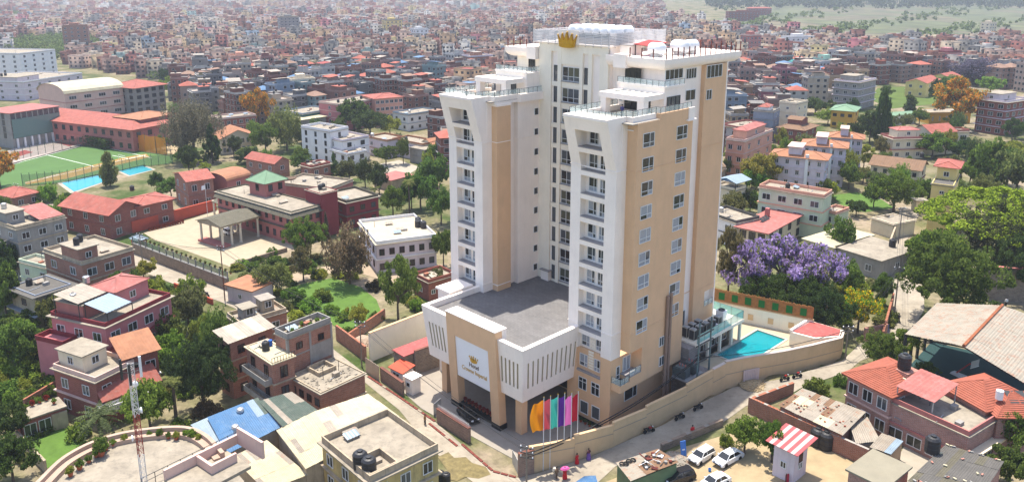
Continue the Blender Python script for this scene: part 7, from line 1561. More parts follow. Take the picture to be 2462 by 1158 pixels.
# far landmark blocks
def house_m(name, label, px, w, d, H, fl, wall, cols, yaw, trim=None, kind='flat', roofm=None, rm=True):
    """a far block: ground point at a pixel, size in metres"""
    p = G(*px); b_ = Matrix.Rotation(yaw, 4, 'Z'); v = thing(name, label, 'building', p, yaw); MB().box(0,w,0,d,-.5,H).build('wall', wall, v)
    fh = H/fl
    for k in range(1, fl): MB().box(-.15,w+.15,-.15,d+.15,k*fh-.12,k*fh+.1).build('floor_band', trim or wall, v)
    if kind == 'hip': roof_hip(v, 0, w, 0, d, H, 2.0, roofm)
    else:
        MB().box(-.2,w+.2,-.2,d+.2,H,H+.15).build('roof_slab', R_DECK, v); ring(0,w,0,d,.2,H+.15,H+1.0).build('parapet', trim or wall, v)
        if rm: MB().box(w*.3,w*.65,d*.3,d*.8,H+.15,H+2.8).build('stair_room', wall, v)
    add_windows(v, 'r', d, w, H, fl, cols, 1.7, 1.5, WHITE_FR, W3); add_windows(v, 'l', d, w, H, fl, max(2, round(cols*d/w)), 1.7, 1.5, WHITE_FR, W3)
for a in ((('tall yellow and grey apartment slab standing above the town'),(930,106),17,13,23,7,M_YEL,4,.5,M_CEM),('unfinished grey concrete tower frame above the town',(676,98),20,14,24,8,M_CEM,5,.45,M_CEMD),('tall dark brick block behind the white college',(156,128),20,12,23,7,M_BRICK,4,.4),('white apartment house with roof columns amid the town',(1000,112),14,12,16,5,M_WHITE,3,.6),('rose stepped apartment house beyond the hotel deck',(1800,150),11,10,19,6,M_ROSE,3,.5,M_PALEP),('long brick school block on the field edge',(1752,52),46,12,13,4,M_BRICKR,9,.15),('second brick school block with red roof on the field edge',(1800,38),40,11,12,3,M_BRICKR,8,.15,None,'hip',R_RED),('white glazed showroom beyond the lane houses',(1900,130),24,12,13,4,M_WHITE,5,.4),('cream house by the white warehouse on the far road',(2376,92),12,10,15,5,M_CREAMH,3,.5),('red four-storey house above the meadow',(2275,176),14,11,13,4,M_PINK,4,.5,M_DRED),('turquoise house with teal roof edges',(1915,190),10,9,10,3,mat('plaster_turquoise',srgb(90,170,176),.88,.1),3,.5,None,'hip',mat('roof_teal',srgb(70,160,160),.7,.1)),('mint green house beside the turquoise one',(1975,188),15,10,11,4,mat('plaster_mint',srgb(168,206,188),.88,.1),4,.5),('brick-walled white house standing behind the left terrace',(1130,190),17,13,14,4,M_BRICK,4,.5,M_LILAC),('rust brick house on the slope of the town centre',(805,170),13,10,11,3,M_BRICKR,3,.6),('cream apartment house with blank wall before the pink block',(705,262),12,10,14,4,M_CREAMH,2,.5),('pale green rendered block among the terraces',(600,242),16,11,11,3,M_GREENH,2,.5),('peach apartment house with balconies',(560,190),13,11,14,4,M_PEACH,3,.5)):
    house_m('apartment_house', *a)
# ================================================================== walls, street furniture, vehicles, people
M_GRN = mat('fence_green', srgb(70,92,80), .7, .2)
t = pxwall('palace_wall', 'long grey stone retaining wall along the lane below the palace yard', (322,608), (550,697), 2.6, .5, STONEW, M_CEM, pieces=10)
A = G(322,608); B_ = G(550,697); f = thing('yard_fence', 'green mesh fence with concrete posts on top of the long stone wall', 'fence', A+Vector((0,0,2.7)), math.atan2(B_.y-A.y,B_.x-A.x)); L_ = (B_-A).length
for i in range(14): MB().box(L_*i/13-.1,L_*i/13+.1,-.1,.1,0,1.5).build('post', M_CEM, f)
for i in range(13): MB().box(L_*i/13+.1,L_*(i+1)/13-.1,-.02,.02,.1,1.3).build('mesh_panel', clear_glass('fence_mesh_'+str(i),(.12,.22,.18),.5) if i == 0 else bpy.data.materials['fence_mesh_0'], f)
REDW = mat('wall_red', srgb(186,84,62), .9, .15, .6, .1, 6, .2, (.2,.1,.08))
pxwall('red_wall', 'long red panelled wall at the back of the palace yard', (318,560), (520,505), 3.0, .4, REDW, REDW, pieces=9)
pxwall('yard_hedge_wall', 'low yard wall with creepers between palace yard and garden', (556,644), (690,604), 1.0, .4, STONEW, None, pieces=4)
t = thing('gate_lodge', 'small red gate lodge with pale cap at the palace corner', 'lodge', G(318,603), R(-40)); MB().box(0,3,0,2.4,0,3.2).build('wall', REDW, t); roof_hip(t,0,3,0,2.4,3.2,.9,R_LBLUE,.3); window(t,(.9,0,1.1),0,1.2,1.1,2,1,GL_GREY)
pxwall('garden_brick_wall', 'old brick garden wall between the lane houses and the lawn', (810,815), (880,868), 2.8, .35, M_BRICK, None, pieces=4); pxwall('garden_brick_wall', 'old brick wall running up from the vegetable bed to the lawn', (835,828), (925,765), 2.0, .35, M_BRICK, None, pieces=4)
pxwall('lane_rail_wall', 'low terracotta wall with railing along the lane', (420,692), (512,732), 1.2, .3, REDW, None, pieces=4)
pxwall('lawn_wall', 'mossy grey wall beside the left lawn', (28,1045), (112,1135), 1.8, .3, M_CEMD, None, pieces=4); pxwall('plot_wall', 'brick wall between the overgrown plot and the bungalow', (60,985), (168,920), 1.8, .3, M_BRICK, None, pieces=4)
pxwall('lane_wall', 'tall weathered wall along the sunny lane', (2120,655), (2160,545), 3.0, .35, M_CEMD, None, pieces=5); pxwall('lane_wall', 'brick boundary wall beside the lane below the yellow tree', (2120,830), (2145,735), 2.6, .35, M_BRICK, None, pieces=5)
pxwall('gate_pier_wall', 'brick wall carrying the blue painted sign at the lane gate', (2076,822), (2130,812), 2.6, .4, M_BRICKP, None, pieces=2)
pxwall('bank_wall', 'crumbling low stone wall on the bank above the car lot', (1590,1082), (1735,1022), 1.0, .5, STONEW, None, pieces=6); pxwall('bank_wall', 'old brick wall round the patchwork shanty yard', (1800,990), (1985,1075), 2.4, .4, M_BRICK, None, pieces=6); pxwall('bank_wall', 'old brick wall continuing toward the cement roof', (1985,1075), (2085,1120), 2.4, .4, M_BRICK, None, pieces=4); pxwall('bank_wall', 'old brick wall along the road above the shanty', (1800,985), (1905,945), 1.8, .4, M_BRICK, None, pieces=4)
t = thing('rubble_wall_block', 'tall patched rubble wall beyond the sports hall', 'wall', G(2362,720), R(-12)); MB().box(0,26,0,.6,-1,6.5).build('wall', STONEW, t); MB().box(-.1,26.1,-.1,.7,6.5,6.75).build('coping', M_ROSE, t)
sg = thing('gate_sign', 'blue wall sign with a white emblem at the lane gate', 'sign', G(2082,818)+Vector((0,0,0)), math.atan2((G(2130,812)-G(2076,822)).y,(G(2130,812)-G(2076,822)).x))
MB().box(.3,4.4,-.28,-.22,.5,2.3).build('panel', mat('sign_blue', srgb(70,96,150), .6, .2), sg)
m = MB(); m.path([Vector((.8+.5*math.cos(a*.7)*(1-a*.05), -.3, 1.4+.6*math.sin(a*.7)*(1-a*.04))) for a in range(14)], .05, 4); m.build('emblem', WHITE_FR, sg)
for z in (1.9,1.5,1.1): MB().box(2.3,3.9,-.3,-.27,z,z+.14).build('lettering_line', WHITE_FR, sg)
bs = thing('field_fence', 'tall green ball-stop fence round the football pitch', 'fence'); pm_ = MB().box(-.06,.06,-.06,.06,0,4.2).mesh('post', M_GRN)
NETM = clear_glass('net', (.10,.16,.13), .22)
for a, b, n in (((55,447),(165,438),6),((165,438),(330,403),9),((330,403),(416,393),5),((416,393),(408,376),2),((0,392),(110,368),6),((110,368),(225,345),6)):
    A = G(*a); B_ = G(*b)
    for i in range(n): inst('post', pm_, bs, A.lerp(B_, i/n))
    d_ = (B_-A).normalized(); nn = Vector((-d_.y,d_.x,0))*.02; up = Vector((0,0,3.6))
    MB().hexa([A-nn,B_-nn,B_+nn,A+nn],[A-nn+up,B_-nn+up,B_+nn+up,A+nn+up]).build('net', NETM, bs)
on = thing('orange_net', 'orange safety netting hung on poles beside the school wing', 'netting')
ONM = clear_glass('orange_netting', srgb(226,140,40), .8)
A = G(302,358); B_ = G(402,372); n = 20; v = []; ff = []
for i in range(n+1):
    p = A.lerp(B_, i/n); sag = .5*math.sin(i/n*math.pi*4)**2; nrm = Vector((-(B_-A).y,(B_-A).x,0)).normalized()*(.25*math.sin(i*1.7))
    for k in range(4): q = p+nrm*(1-k/3); v.append((q.x,q.y,q.z+(6.6-sag)*k/3))
for i in range(n):
    for k in range(3): ff.append((i*4+k,(i+1)*4+k,(i+1)*4+k+1,i*4+k+1))
MB().add(v, ff).build('net', ONM, on)
for i in range(5): p = A.lerp(B_, i/4); MB().box(p.x-.08,p.x+.08,p.y-.08,p.y+.08,0,7.4).build('pole', M_GRN, on)
# ------------------------------------------------------------------ flags
fl_cols = [('orange',srgb(232,150,20)),('coral red',srgb(205,80,95)),('turquoise',srgb(70,190,175)),('violet',srgb(80,35,135)),('pink',srgb(225,120,195)),('crimson',srgb(160,25,45))]
for i, ((bx,by),(tx,ty)) in enumerate((((1311.4,1070),(1310.8,955)),((1327.4,1067),(1325.7,952)),((1345,1063),(1344.5,948)),((1361,1061),(1360.3,945)),((1377.7,1057),(1377.4,943)),((1393.4,1041),(1392.3,939)))):
    q = P(bx, by, 4.1 if i < 5 else 4.6); q = q+Vector((-.25,.3,0)); d = math.hypot(q.x,q.y); r_ = ray(tx,ty); top = CAM_Z+d/math.hypot(r_.x,r_.y)*r_.z
    t = thing('flag_pole', f'white flag pole flying the {fl_cols[i][0]} banner', 'flag pole', (q.x,q.y,0.04), 0); MB().tube((0,0,0),(0,0,top),.06,8,.045).build('pole', WHITE_FR, t); MB().lathe([(0,-.1),(.1,0),(0,.1)],8,(0,0,top+.05)).build('finial', GOLD, t)
    g = thing('flag', f'{fl_cols[i][0]} cloth banner hanging in folds from its pole', 'flag', (q.x,q.y,top-.35), 0)
    nx, nz = 9, 14; W_, Hh = 1.75, 4.3 if i < 5 else 4.0; v = []
    for k in range(nz+1):
        for j in range(nx+1):
            u = j/nx; w = k/nz; dr = .55*u*(1-w)+.22*math.sin(w*5+i*1.3)*u
            v.append((-.06-u*W_*(.75+.25*math.sin(w*3+i)), .16*math.sin(u*9+w*2.5+i)*(.3+u), -w*Hh-.75*u*(1-.6*w)+.0))
    ff = [(k*(nx+1)+j,k*(nx+1)+j+1,(k+1)*(nx+1)+j+1,(k+1)*(nx+1)+j) for k in range(nz) for j in range(nx)]
    mt_ = bpy.data.materials.new('cloth_'+fl_cols[i][0]); mt_.use_nodes = True; b = mt_.node_tree.nodes['Principled BSDF']; b.inputs['Base Color'].default_value = (*fl_cols[i][1],1); b.inputs['Roughness'].default_value = .8
    N = mt_.node_tree.nodes; tr_ = N.new('ShaderNodeBsdfTranslucent'); tr_.inputs[0].default_value = (*fl_cols[i][1],1); ms = N.new('ShaderNodeMixShader'); ms.inputs[0].default_value = .5; mt_.node_tree.links.new(b.outputs[0], ms.inputs[1]); mt_.node_tree.links.new(tr_.outputs[0], ms.inputs[2]); mt_.node_tree.links.new(ms.outputs[0], N['Material Output'].inputs[0])
    MB().add(v, ff).build('cloth', mt_, g, smooth=True)
p = G(500,525); t = thing('flag_pole', 'slim pole with a small white flag by the palace yard', 'flag pole', p); MB().tube((0,0,0),(0,0,9.5),.06,6).build('pole', WHITE_FR, t); MB().add([(0,0,9.4),(-1.0,.1,9.1),(-1.1,0,7.9),(-.1,.05,8.2),(0,.04,9.4),(-1.0,.14,9.1),(-1.1,.04,7.9),(-.1,.09,8.2)],[(0,1,2,3),(7,6,5,4)]).build('flag', TANK, t)
# ------------------------------------------------------------------ utility poles and wires
POLEM = mat('pole_concrete', srgb(140,128,115), .9, .2)
CABLE = mat('cable_black', (.02,.02,.022), .6, .1)
def upole(label, base, topy, arms=2, r_=.14, mt=POLEM, off=None):
    p = G(*base) if off is None else off; rr = ray(base[0], topy); d = math.hypot(p.x,p.y); h = CAM_Z+d/math.hypot(rr.x,rr.y)*rr.z-p.z; h = max(5, min(h, 13))
    t = thing('utility_pole', label, 'utility pole', p, random.uniform(-.4,.4)); MB().tube((0,0,-.3),(0,0,h),r_,8,r_*.65).build('pole', mt, t)
    for k in range(arms):
        z = h-.3-k*.7; a = MB().box(-.9,.9,-.05,.05,z,z+.1).build('crossarm', DARK_METAL, t)
        for x in (-.8,0,.8): MB().lathe([(.05,0),(.09,.08),(.05,.16),(.08,.22),(0,.26)],7,(x,0,z+.1)).build('insulator', TANK, a)
    return Vector((p.x,p.y,p.z+h-.3)), p
def wire(a, b, sag=.8, r_=.022, label='thin overhead wire strung between the street poles', n=12):
    a = Vector(a); b = Vector(b); pts = [a.lerp(b,i/n)-Vector((0,0,sag*4*(i/n)*(1-i/n))) for i in range(n+1)]
    o = MB().path(pts, r_, 5).build('power_cable', CABLE); tag(o, label, 'cable', 'overhead cables')
u1,_ = upole('rust-brown pole with insulators beside the palace annex', (541,722), 590, 2, .13, mat('pole_rust',srgb(120,84,70),.9,.2))
u2,_ = upole('concrete pole with bundled fittings at the forecourt mouth', (1266,1160), 1072, 3); u3,_ = upole('concrete pole on the lane by the brick wall', (870,880), 772, 2)
u4,_ = upole('leaning lane pole beside the yellow tree', (2148,770), 640, 1); u5,_ = upole('lane pole by the weathered wall', (2158,600), 498, 1); u6,_ = upole('pole at the corner of the pool wall', (2032,862), 782, 2); u7,_ = upole('pole in the left lane by the gate lodge', (345,650), 560, 2); u8,_ = upole('pole among the wires near the concrete house', (48,512), 440, 2); u9,_ = upole('pole by the brown brick house', (215,560), 508, 2)
u10,_ = upole('pole beside the slate shed yard', (2182,1060), 985, 1)
# two-pole transformer stand on the hotel wall
tf = thing('transformer_stand', 'two-pole steel transformer stand with crossbars beside the hotel wall', 'transformer stand', hw(5.6,13.6,0), HRZ)
for y in (0, 3.2): MB().tube((0,y,0),(0,y,14.5),.16,8,.13).build('pole', mat('steel_green',srgb(100,120,120),.6,.2), tf)
for z in (5.5,8.0,9.4,10.8,12.2,13.6): MB().box(-.08,.08,-.7,3.9,z,z+.14).build('crossbar', DARK_METAL, tf)
for x, y, z in ((-2.2,-.6,5.4),(-2.0,1.6,5.4)): 
    MB().box(x-.9,x+.9,y-.7,y+.7,z,z+1.6).build('transformer', mat('transformer_grey',srgb(96,104,104),.6,.15), tf); MB().box(x-1.1,x+1.1,y-.9,y-.75,z+.2,z+1.4).build('radiator', mat('transformer_fin',srgb(80,88,88),.6,.2), tf)
    for k in (-.5,0,.5): MB().lathe([(.08,0),(.12,.1),(.08,.2),(.12,.3),(.05,.45),(0,.5)],7,(x+k,y,z+1.6)).build('bushing', M_ROSE, tf)
MB().box(-3.4,-.6,-1.6,2.8,5.15,5.4).build('platform', GALV, tf)
tp_ = hw(5.6,13.6,14.0); tp2 = hw(5.6,13.6,9.0)
wall_top = hw(-1.2,-15.2,4.6)
for k, dz in enumerate((0,.25)): wire(u2-Vector((0,0,.8+dz*2)), tp2-Vector((0,0,dz)), 1.6, .075, ['thick black cable bundle sagging along the tan wall','second black cable bundle twisted along the tan wall'][k], 20)
wire(tp2, u6-Vector((0,0,.3)), .9, .05, 'black cable from the transformer stand to the pool corner')
for a, b in ((u3,u2),(u6,u4),(u4,u5),(u1,u3),(u7,u1),(u9,u7),(u8,u9)):
    for k in range(3): o_ = Vector((.6*(k-1),.2*(k-1),-.35*(k % 2))); wire(a+o_, b+o_, .9+.2*k, .025)
wire(u6,u10,1.2,.03)
# ------------------------------------------------------------------ lattice mast on the round terrace
mb = P(347,1172,RTZ+.05); rr = ray(300,876); d = math.hypot(mb.x,mb.y); mh = CAM_Z+d/math.hypot(rr.x,rr.y)*rr.z-mb.z
mast = thing('lattice_mast', 'slim lattice aerial mast with red middle section and small dishes', 'mast', mb, .4)
MW, MR = mat('mast_white',srgb(205,200,195),.6,.15), mat('mast_red',srgb(150,70,60),.7,.2)
nb_ = 22; sh3 = [Vector((.34*math.cos(a), .34*math.sin(a), 0)) for a in (0.3, 2.394, 4.489)]
for s0, s1, mt_ in ((0,6,MW),(6,13,MR),(13,nb_,MW)):
    m = MB(); z0_, z1_ = mh*s0/nb_, mh*s1/nb_
    for q in sh3: m.tube(q+Vector((0,0,z0_)), q+Vector((0,0,z1_)), .045, 5)
    for k in range(s0, s1):
        za, zb2 = mh*k/nb_, mh*(k+1)/nb_
        for j in range(3): m.tube(sh3[j]+Vector((0,0,za)), sh3[(j+1)%3]+Vector((0,0,zb2)), .025, 4); m.tube(sh3[j]+Vector((0,0,zb2)), sh3[(j+1)%3]+Vector((0,0,zb2)), .022, 4)
    m.build('mast_section', mt_, mast)
for a in (.5,2.6,4.7):
    x, y = 1.0*math.cos(a), 1.0*math.sin(a); MB().tube((0,0,mh-1.0),(x,y,mh-1.0),.04,5).build('bracket', DARK_METAL, mast); MB().box(x-.12,x+.12,y-.1,y+.1,mh-1.8,mh+.4).build('panel_antenna', TANK if a < 1 else DARK_METAL, mast)
for z, a in ((mh*.82,1.2),(mh*.42,3.2),(mh*.62,.3)):
    o = MB().lathe([(0,-.16),(.16,-.14),(.3,-.05),(.34,.04),(.3,.05),(0,.06)],14).build('dish', TANK, mast, (.55*math.cos(a),.55*math.sin(a),z)); o.rotation_euler = (R(90),0,a+R(90))
# ------------------------------------------------------------------ vehicles
TYRE = mat('tyre', (.015,.015,.015), .9, .1); RIM = mat('rim', (.35,.35,.36), .35, .1, metal=.7); LAMPW = mat('headlamp', (.7,.72,.75), .1, .05); LAMPR = mat('tail_lamp', (.35,.02,.02), .2, .05)
wt = MB().lathe([(.19,-.1),(.3,-.1),(.32,-.06),(.32,.06),(.3,.1),(.19,.1)],16).mesh('tyre', TYRE); wr_ = MB().lathe([(0,-.06),(.19,-.09),(.19,.09),(0,.07)],12).mesh('rim', RIM)
def car(label, p0, p1, paint, kind='saloon', ln=4.2):
    a = G(*p0); b = G(*p1); d = b-a; mid = (a+b)/2; mid.z = hgt(mid.x,mid.y)
    for s in ('road',): pass
    t = thing('car', label, 'car', mid+Vector((0,0,.03)), math.atan2(d.y,d.x)); s = ln/4.2; w = .84
    pm = mat('paint_'+label[:12].replace(' ','_'), paint, .25, .04, spec=.5)
    if kind == 'suv': zs, hz2 = (.32,.98), 1.62
    else: zs, hz2 = (.22,.82), 1.38
    prof = [(-2.08,zs[0]+.1),(-2.1,zs[1]-.18),(-1.95,zs[1]+.02),(-1.2,zs[1]+.06),(.75,zs[1]+.08),(1.75,zs[1]-.06),(2.06,zs[1]-.25),(2.1,zs[0]+.12),(1.9,zs[0]),(-1.9,zs[0])]
    n = len(prof); secs = [(-w,.93),(-w*.96,1.0),(w*.96,1.0),(w,.93)]; v = []; zc = sum(z for _, z in prof)/n
    for y, k in secs: v += [(x*s*(1 if k == 1 else .985), y, zc+(z-zc)*k) for x, z in prof]
    ff = []
    for q in range(3):
        for i in range(n): j = (i+1) % n; ff.append((q*n+i,q*n+j,(q+1)*n+j,(q+1)*n+i))
    ff += [tuple(range(n-1,-1,-1)), tuple(range(3*n,4*n))]
    MB().add(v, ff).build('body', pm, t)
    z1, z2 = zs[1]+.05, hz2
    if kind == 'saloon': c = [(-1.55,-.95),(1.15,.45)]
    else: c = [(-1.95,-1.75),(1.05,.35)]
    (xa,xb),(xc,xd) = c
    MB().hexa([(xa*s,-.76,z1),(xc*s,-.76,z1),(xc*s,.76,z1),(xa*s,.76,z1)],[(xb*s,-.6,z2-.04),(xd*s,-.6,z2-.04),(xd*s,.6,z2-.04),(xb*s,.6,z2-.04)]).build('windows', GL_DARK, t)
    MB().hexa([(xb*s-.05,-.62,z2-.05),(xd*s+.05,-.62,z2-.05),(xd*s+.05,.62,z2-.05),(xb*s-.05,.62,z2-.05)],[(xb*s+.06,-.54,z2+.03),(xd*s-.06,-.54,z2+.03),(xd*s-.06,.54,z2+.03),(xb*s+.06,.54,z2+.03)]).build('roof_panel', pm, t)
    for sy in (-1,1):
        for x0_, x1_ in ((xc,xd),(xa,xb)): MB().tube((x0_*s,sy*.76,z1),(x1_*s,sy*.6,z2-.03),.045,5).build('pillar', pm, t)
        MB().tube((-.25*s,sy*.765,z1),(-.25*s,sy*.605,z2-.03),.04,5).build('pillar', pm, t)
        MB().box(1.92*s,2.09*s,sy*.5-.16,sy*.5+.16,zs[1]-.22,zs[1]-.08).build('headlight', LAMPW, t); MB().box(-2.11*s,-1.98*s,sy*.55-.14,sy*.55+.14,zs[1]-.2,zs[1]-.04).build('tail_light', LAMPR, t)
        MB().box(.75*s,.9*s,sy*.84,sy*1.0,zs[1]+.08,zs[1]+.2).build('wing_mirror', pm, t)
        for x in (-1.28,1.3):
            o = inst('wheel', wt, t, (x*s,sy*.76,.32)); o.rotation_euler = (R(90),0,0); inst('rim', wr_, o)
    MB().box(2.08*s,2.12*s,-.6,.6,zs[0]+.12,zs[0]+.26).build('bumper', DARK_METAL, t); return t
WP, BP = (.78,.79,.80), (.012,.012,.014)
car('white SUV parked under the palace porch', (560,567), (530,556), WP, 'suv', 4.5)
car('white saloon car parked on the sandy lot', (1778,1090), (1722,1126), WP, 'saloon', 4.5); car('old white estate car with rusty trim beside the scrap heap', (1712,1085), (1660,1122), (.72,.70,.66), 'estate', 3.9); car('white car half outside the lot edge', (1745,1150), (1692,1182), WP, 'saloon', 4.2); car('dusty black car with roof rack beside the green shed', (1660,1145), (1602,1168), BP, 'suv', 4.3)
car('black saloon parked under the hotel canopy', (1105,985), (1148,1024), BP, 'saloon', 4.4); car('grey car parked beside the white modern house', (862,405), (890,402), (.2,.21,.22), 'saloon', 4.2); car('small truck cab by the lane below the annex', (585,712), (568,722), WP, 'suv', 3.6)
bwt = MB().lathe([(.22,-.05),(.3,-.05),(.31,0),(.3,.05),(.22,.05)],14).mesh('tyre', TYRE)
def bike(label, p, hd, col):
    a = G(*p); t = thing('motorbike', label, 'motorbike', a, R(hd)); pm = mat('bike_'+str(col), col, .3, .05)
    for x in (-.62,.66): o = inst('wheel', bwt, t, (x,0,.31)); o.rotation_euler = (R(90),0,0); inst('rim', wr_, o, scale=(1,1,.5))
    MB().tube((-.62,0,.31),(0,0,.45),.05,6).tube((0,0,.45),(.45,0,.85),.05,6).tube((.66,0,.31),(.42,0,1.0),.04,6).build('frame', DARK_METAL, t)
    MB().hexa([(-.2,-.16,.3),(.3,-.16,.3),(.3,.16,.3),(-.2,.16,.3)],[(-.25,-.12,.6),(.25,-.12,.6),(.25,.12,.6),(-.25,.12,.6)]).build('engine', DARK_METAL, t)
    MB().hexa([(-.05,-.15,.72),(.42,-.13,.75),(.42,.13,.75),(-.05,.15,.72)],[(0,-.1,.98),(.35,-.08,.96),(.35,.08,.96),(0,.1,.98)]).build('fuel_tank', pm, t)
    MB().hexa([(-.85,-.13,.75),(-.02,-.13,.72),(-.02,.13,.72),(-.85,.13,.75)],[(-.85,-.1,.86),(-.02,-.11,.82),(-.02,.11,.82),(-.85,.1,.86)]).build('seat', TYRE, t)
    MB().tube((.4,-.36,1.06),(.44,0,1.0),.025,5).tube((.44,0,1.0),(.4,.36,1.06),.025,5).build('handlebar', DARK_METAL, t); MB().lathe([(0,-.08),(.1,-.04),(.09,.06),(0,.08)],8,(.58,0,.92)).build('headlight', LAMPW, t)
for a in (('black and red motorbike nearest the flags along the tan wall',(1560,1040),20,(.3,.02,.02)),('black motorbike midway along the tan wall',(1634,1008),28,(.02,.02,.02)),('black motorbike under the transformer stand',(1678,985),28,(.02,.02,.022)),('red motorbike by the pink metal gate',(1886,915),20,(.35,.02,.02)),('second red motorbike beside the gate end',(1916,908),20,(.4,.03,.03)),('dark scooter parked by the lane rail wall',(498,712),-40,(.05,.05,.06)),('motorbike being ridden up the lane',(2146,612),85,(.1,.02,.02))): bike(*a)
# ------------------------------------------------------------------ people
SKIN = mat('skin', (.34,.19,.12), .6, .05); HAIR = mat('hair', (.012,.01,.01), .6, .1)
def body_mesh(pose):
    st = .16 if pose == 'walk' else .04
    J = {'pel':(0,0,.95,.13),'chest':(0,.01,1.28,.145),'neck':(0,0,1.47,.055),'head':(0,.015,1.6,.095),'top':(0,.01,1.7,.07),
         'hl':(.1,0,.9,.085),'kl':(.11,st,.5,.06),'al':(.11,st*.6-.04,.09,.04),'tl':(.12,st*.6+.12,.05,.035),
         'hr':(-.1,0,.9,.085),'kr':(-.11,-st*.5,.5,.06),'ar':(-.11,-st*1.6,.1,.04),'tr':(-.12,-st*1.6+.14,.06,.035),
         'sl':(.19,0,1.39,.06),'el':(.25,-.06,1.12,.042),'wl':(.25,.1,.9,.032),'fl':(.245,.15,.82,.03),
         'sr':(-.19,0,1.39,.06),'er':(-.25,.02,1.12,.042),'wr':(-.25,.14,.92,.032),'fr':(-.245,.18,.84,.03)}
    E = [('pel','chest'),('chest','neck'),('neck','head'),('head','top'),('pel','hl'),('hl','kl'),('kl','al'),('al','tl'),('pel','hr'),('hr','kr'),('kr','ar'),('ar','tr'),('chest','sl'),('sl','el'),('el','wl'),('wl','fl'),('chest','sr'),('sr','er'),('er','wr'),('wr','fr')]
    if pose == 'sit':
        J.update({'hl':(.1,0,.9,.085),'kl':(.14,.38,.85,.06),'al':(.12,.42,.48,.04),'tl':(.12,.54,.45,.035),'hr':(-.1,0,.9,.085),'kr':(-.14,.38,.85,.06),'ar':(-.12,.42,.48,.04),'tr':(-.12,.54,.45,.035)})
    ks = list(J); me = bpy.data.meshes.new('body'); me.from_pydata([J[k][:3] for k in ks], [(ks.index(a),ks.index(b)) for a,b in E], [])
    ob = bpy.data.objects.new('tmp', me); C.objects.link(ob); md = ob.modifiers.new('s','SKIN'); 
    for i, k in enumerate(ks): sv = me.skin_vertices[0].data[i]; sv.radius = (J[k][3], J[k][3]); sv.use_root = (k == 'pel')
    ob.modifiers.new('ss','SUBSURF').levels = 1; dg = bpy.context.evaluated_depsgraph_get(); out = bpy.data.meshes.new_from_object(ob.evaluated_get(dg)); out.name = 'body'
    C.objects.unlink(ob); bpy.data.objects.remove(ob); out.materials.clear(); out.materials.append(SKIN); return out, J
BODY = {k: body_mesh(k) for k in ('walk','stand','sit')}
def person(label, p, hd, top, low, pose='walk', robe=False, dz=0.0, at=None, s=1.0):
    a = G(*p) if at is None else Vector(at); me, J = BODY[pose]; t = thing('person', label, 'person', a+Vector((0,0,dz)), R(hd)); t.scale = (s,s,s)
    b = inst('body', me, t); tm = mat('cloth_'+str(top), top, .9, .1); lm = mat('cloth_'+str(low), low, .9, .1)
    v3 = lambda k: Vector(J[k][:3])
    MB().lathe([(.0,.10),(.11,.09),(.118,.0),(.1,-.06)],10,(0,.0,1.63)).build('hair', HAIR, t)
    m = MB(); m.lathe([(.16,.88),(.175,1.0),(.165,1.15),(.19,1.3),(.16,1.42),(.07,1.47)],12)
    m.build('shirt', tm, t)
    for sd in ('l','r'): MB().tube(v3('s'+sd), v3('e'+sd), .085, 7, .065).build('sleeve', tm, t); MB().tube(v3('e'+sd), v3('e'+sd).lerp(v3('w'+sd),.8), .065, 7, .05).build('cuff', tm, t)
    if robe: MB().lathe([(.33,.1),(.3,.45),(.24,.8),(.19,1.02),(.1,1.05)],12).build('robe', lm, t)
    else:
        for sd in ('l','r'): MB().tube(v3('h'+sd)+Vector((0,0,.05)), v3('k'+sd), .115, 8, .085).build('trouser_leg', lm, t); MB().tube(v3('k'+sd), v3('a'+sd), .085, 8, .065).build('trouser_cuff', lm, t)
MON, RED, PUR, DRK, PNK, WHT = srgb(140,26,30), srgb(190,30,40), srgb(110,80,150), (.03,.03,.035), srgb(205,90,150), (.7,.7,.7)
person('monk in dark red robe walking ahead on the left lane', (478,692), -40, MON, MON, robe=True); person('monk in dark red robe walking beside the first on the left lane', (489,690), -40, MON, MON, robe=True)
person('monk in red robe by the lane wall', (2139,628), 80, MON, RED, robe=True); person('monk in red robe following up the lane', (2142,612), 80, RED, MON, robe=True); person('rider in red seated on the lane motorbike', (2146,612), 85-90, RED, DRK, 'sit', dz=.0)
person('walker in red jacket by the bank wall', (1664,1048), 200, RED, MON, robe=True); person('person in red crouched by the tan wall', (1362,1108), 30, MON, DRK, s=.85); person('woman in bright red beside the tan wall', (1387,1114), 40, RED, RED, robe=True, s=.9); person('woman in lilac skirt walking along the tan wall', (1415,1104), 40, (.1,.03,.05), PUR, robe=True); person('woman in red sari carrying a pink bundle', (1358,1150), 220, RED, RED, robe=True); person('porter in brown bent under white sacks', (1338,1150), 220, srgb(120,100,80), srgb(90,75,60))
person('person in brown standing at the forecourt kerb', (1022,1020), 120, srgb(150,110,70), DRK, 'stand'); person('person in dark clothes on the sunlit lane', (2160,775), 90, DRK, DRK); person('person in white shirt behind the sports hall', (2418,736), 180, WHT, DRK, 'stand')
person('man in dark blue on the right tower terrace', None, 150, (.05,.05,.15), DRK, 'stand', at=hw(-3.2,4.9,45.06)); person('figure in grey on the left tower terrace', None, 200, (.1,.1,.1), DRK, 'stand', at=hw(-30.0,-.2,45.06))
b = thing('bundle', 'bright pink cloth bundle on the red woman\'s shoulders', 'bundle', G(1358,1150)+Vector((0,0,1.5)), .3); MB().lathe([(0,-.25),(.35,-.2),(.5,0),(.35,.22),(0,.28)],10).build('cloth', mat('bundle_pink',PNK,.9,.2), b); b.scale = (1.3,.8,.8)
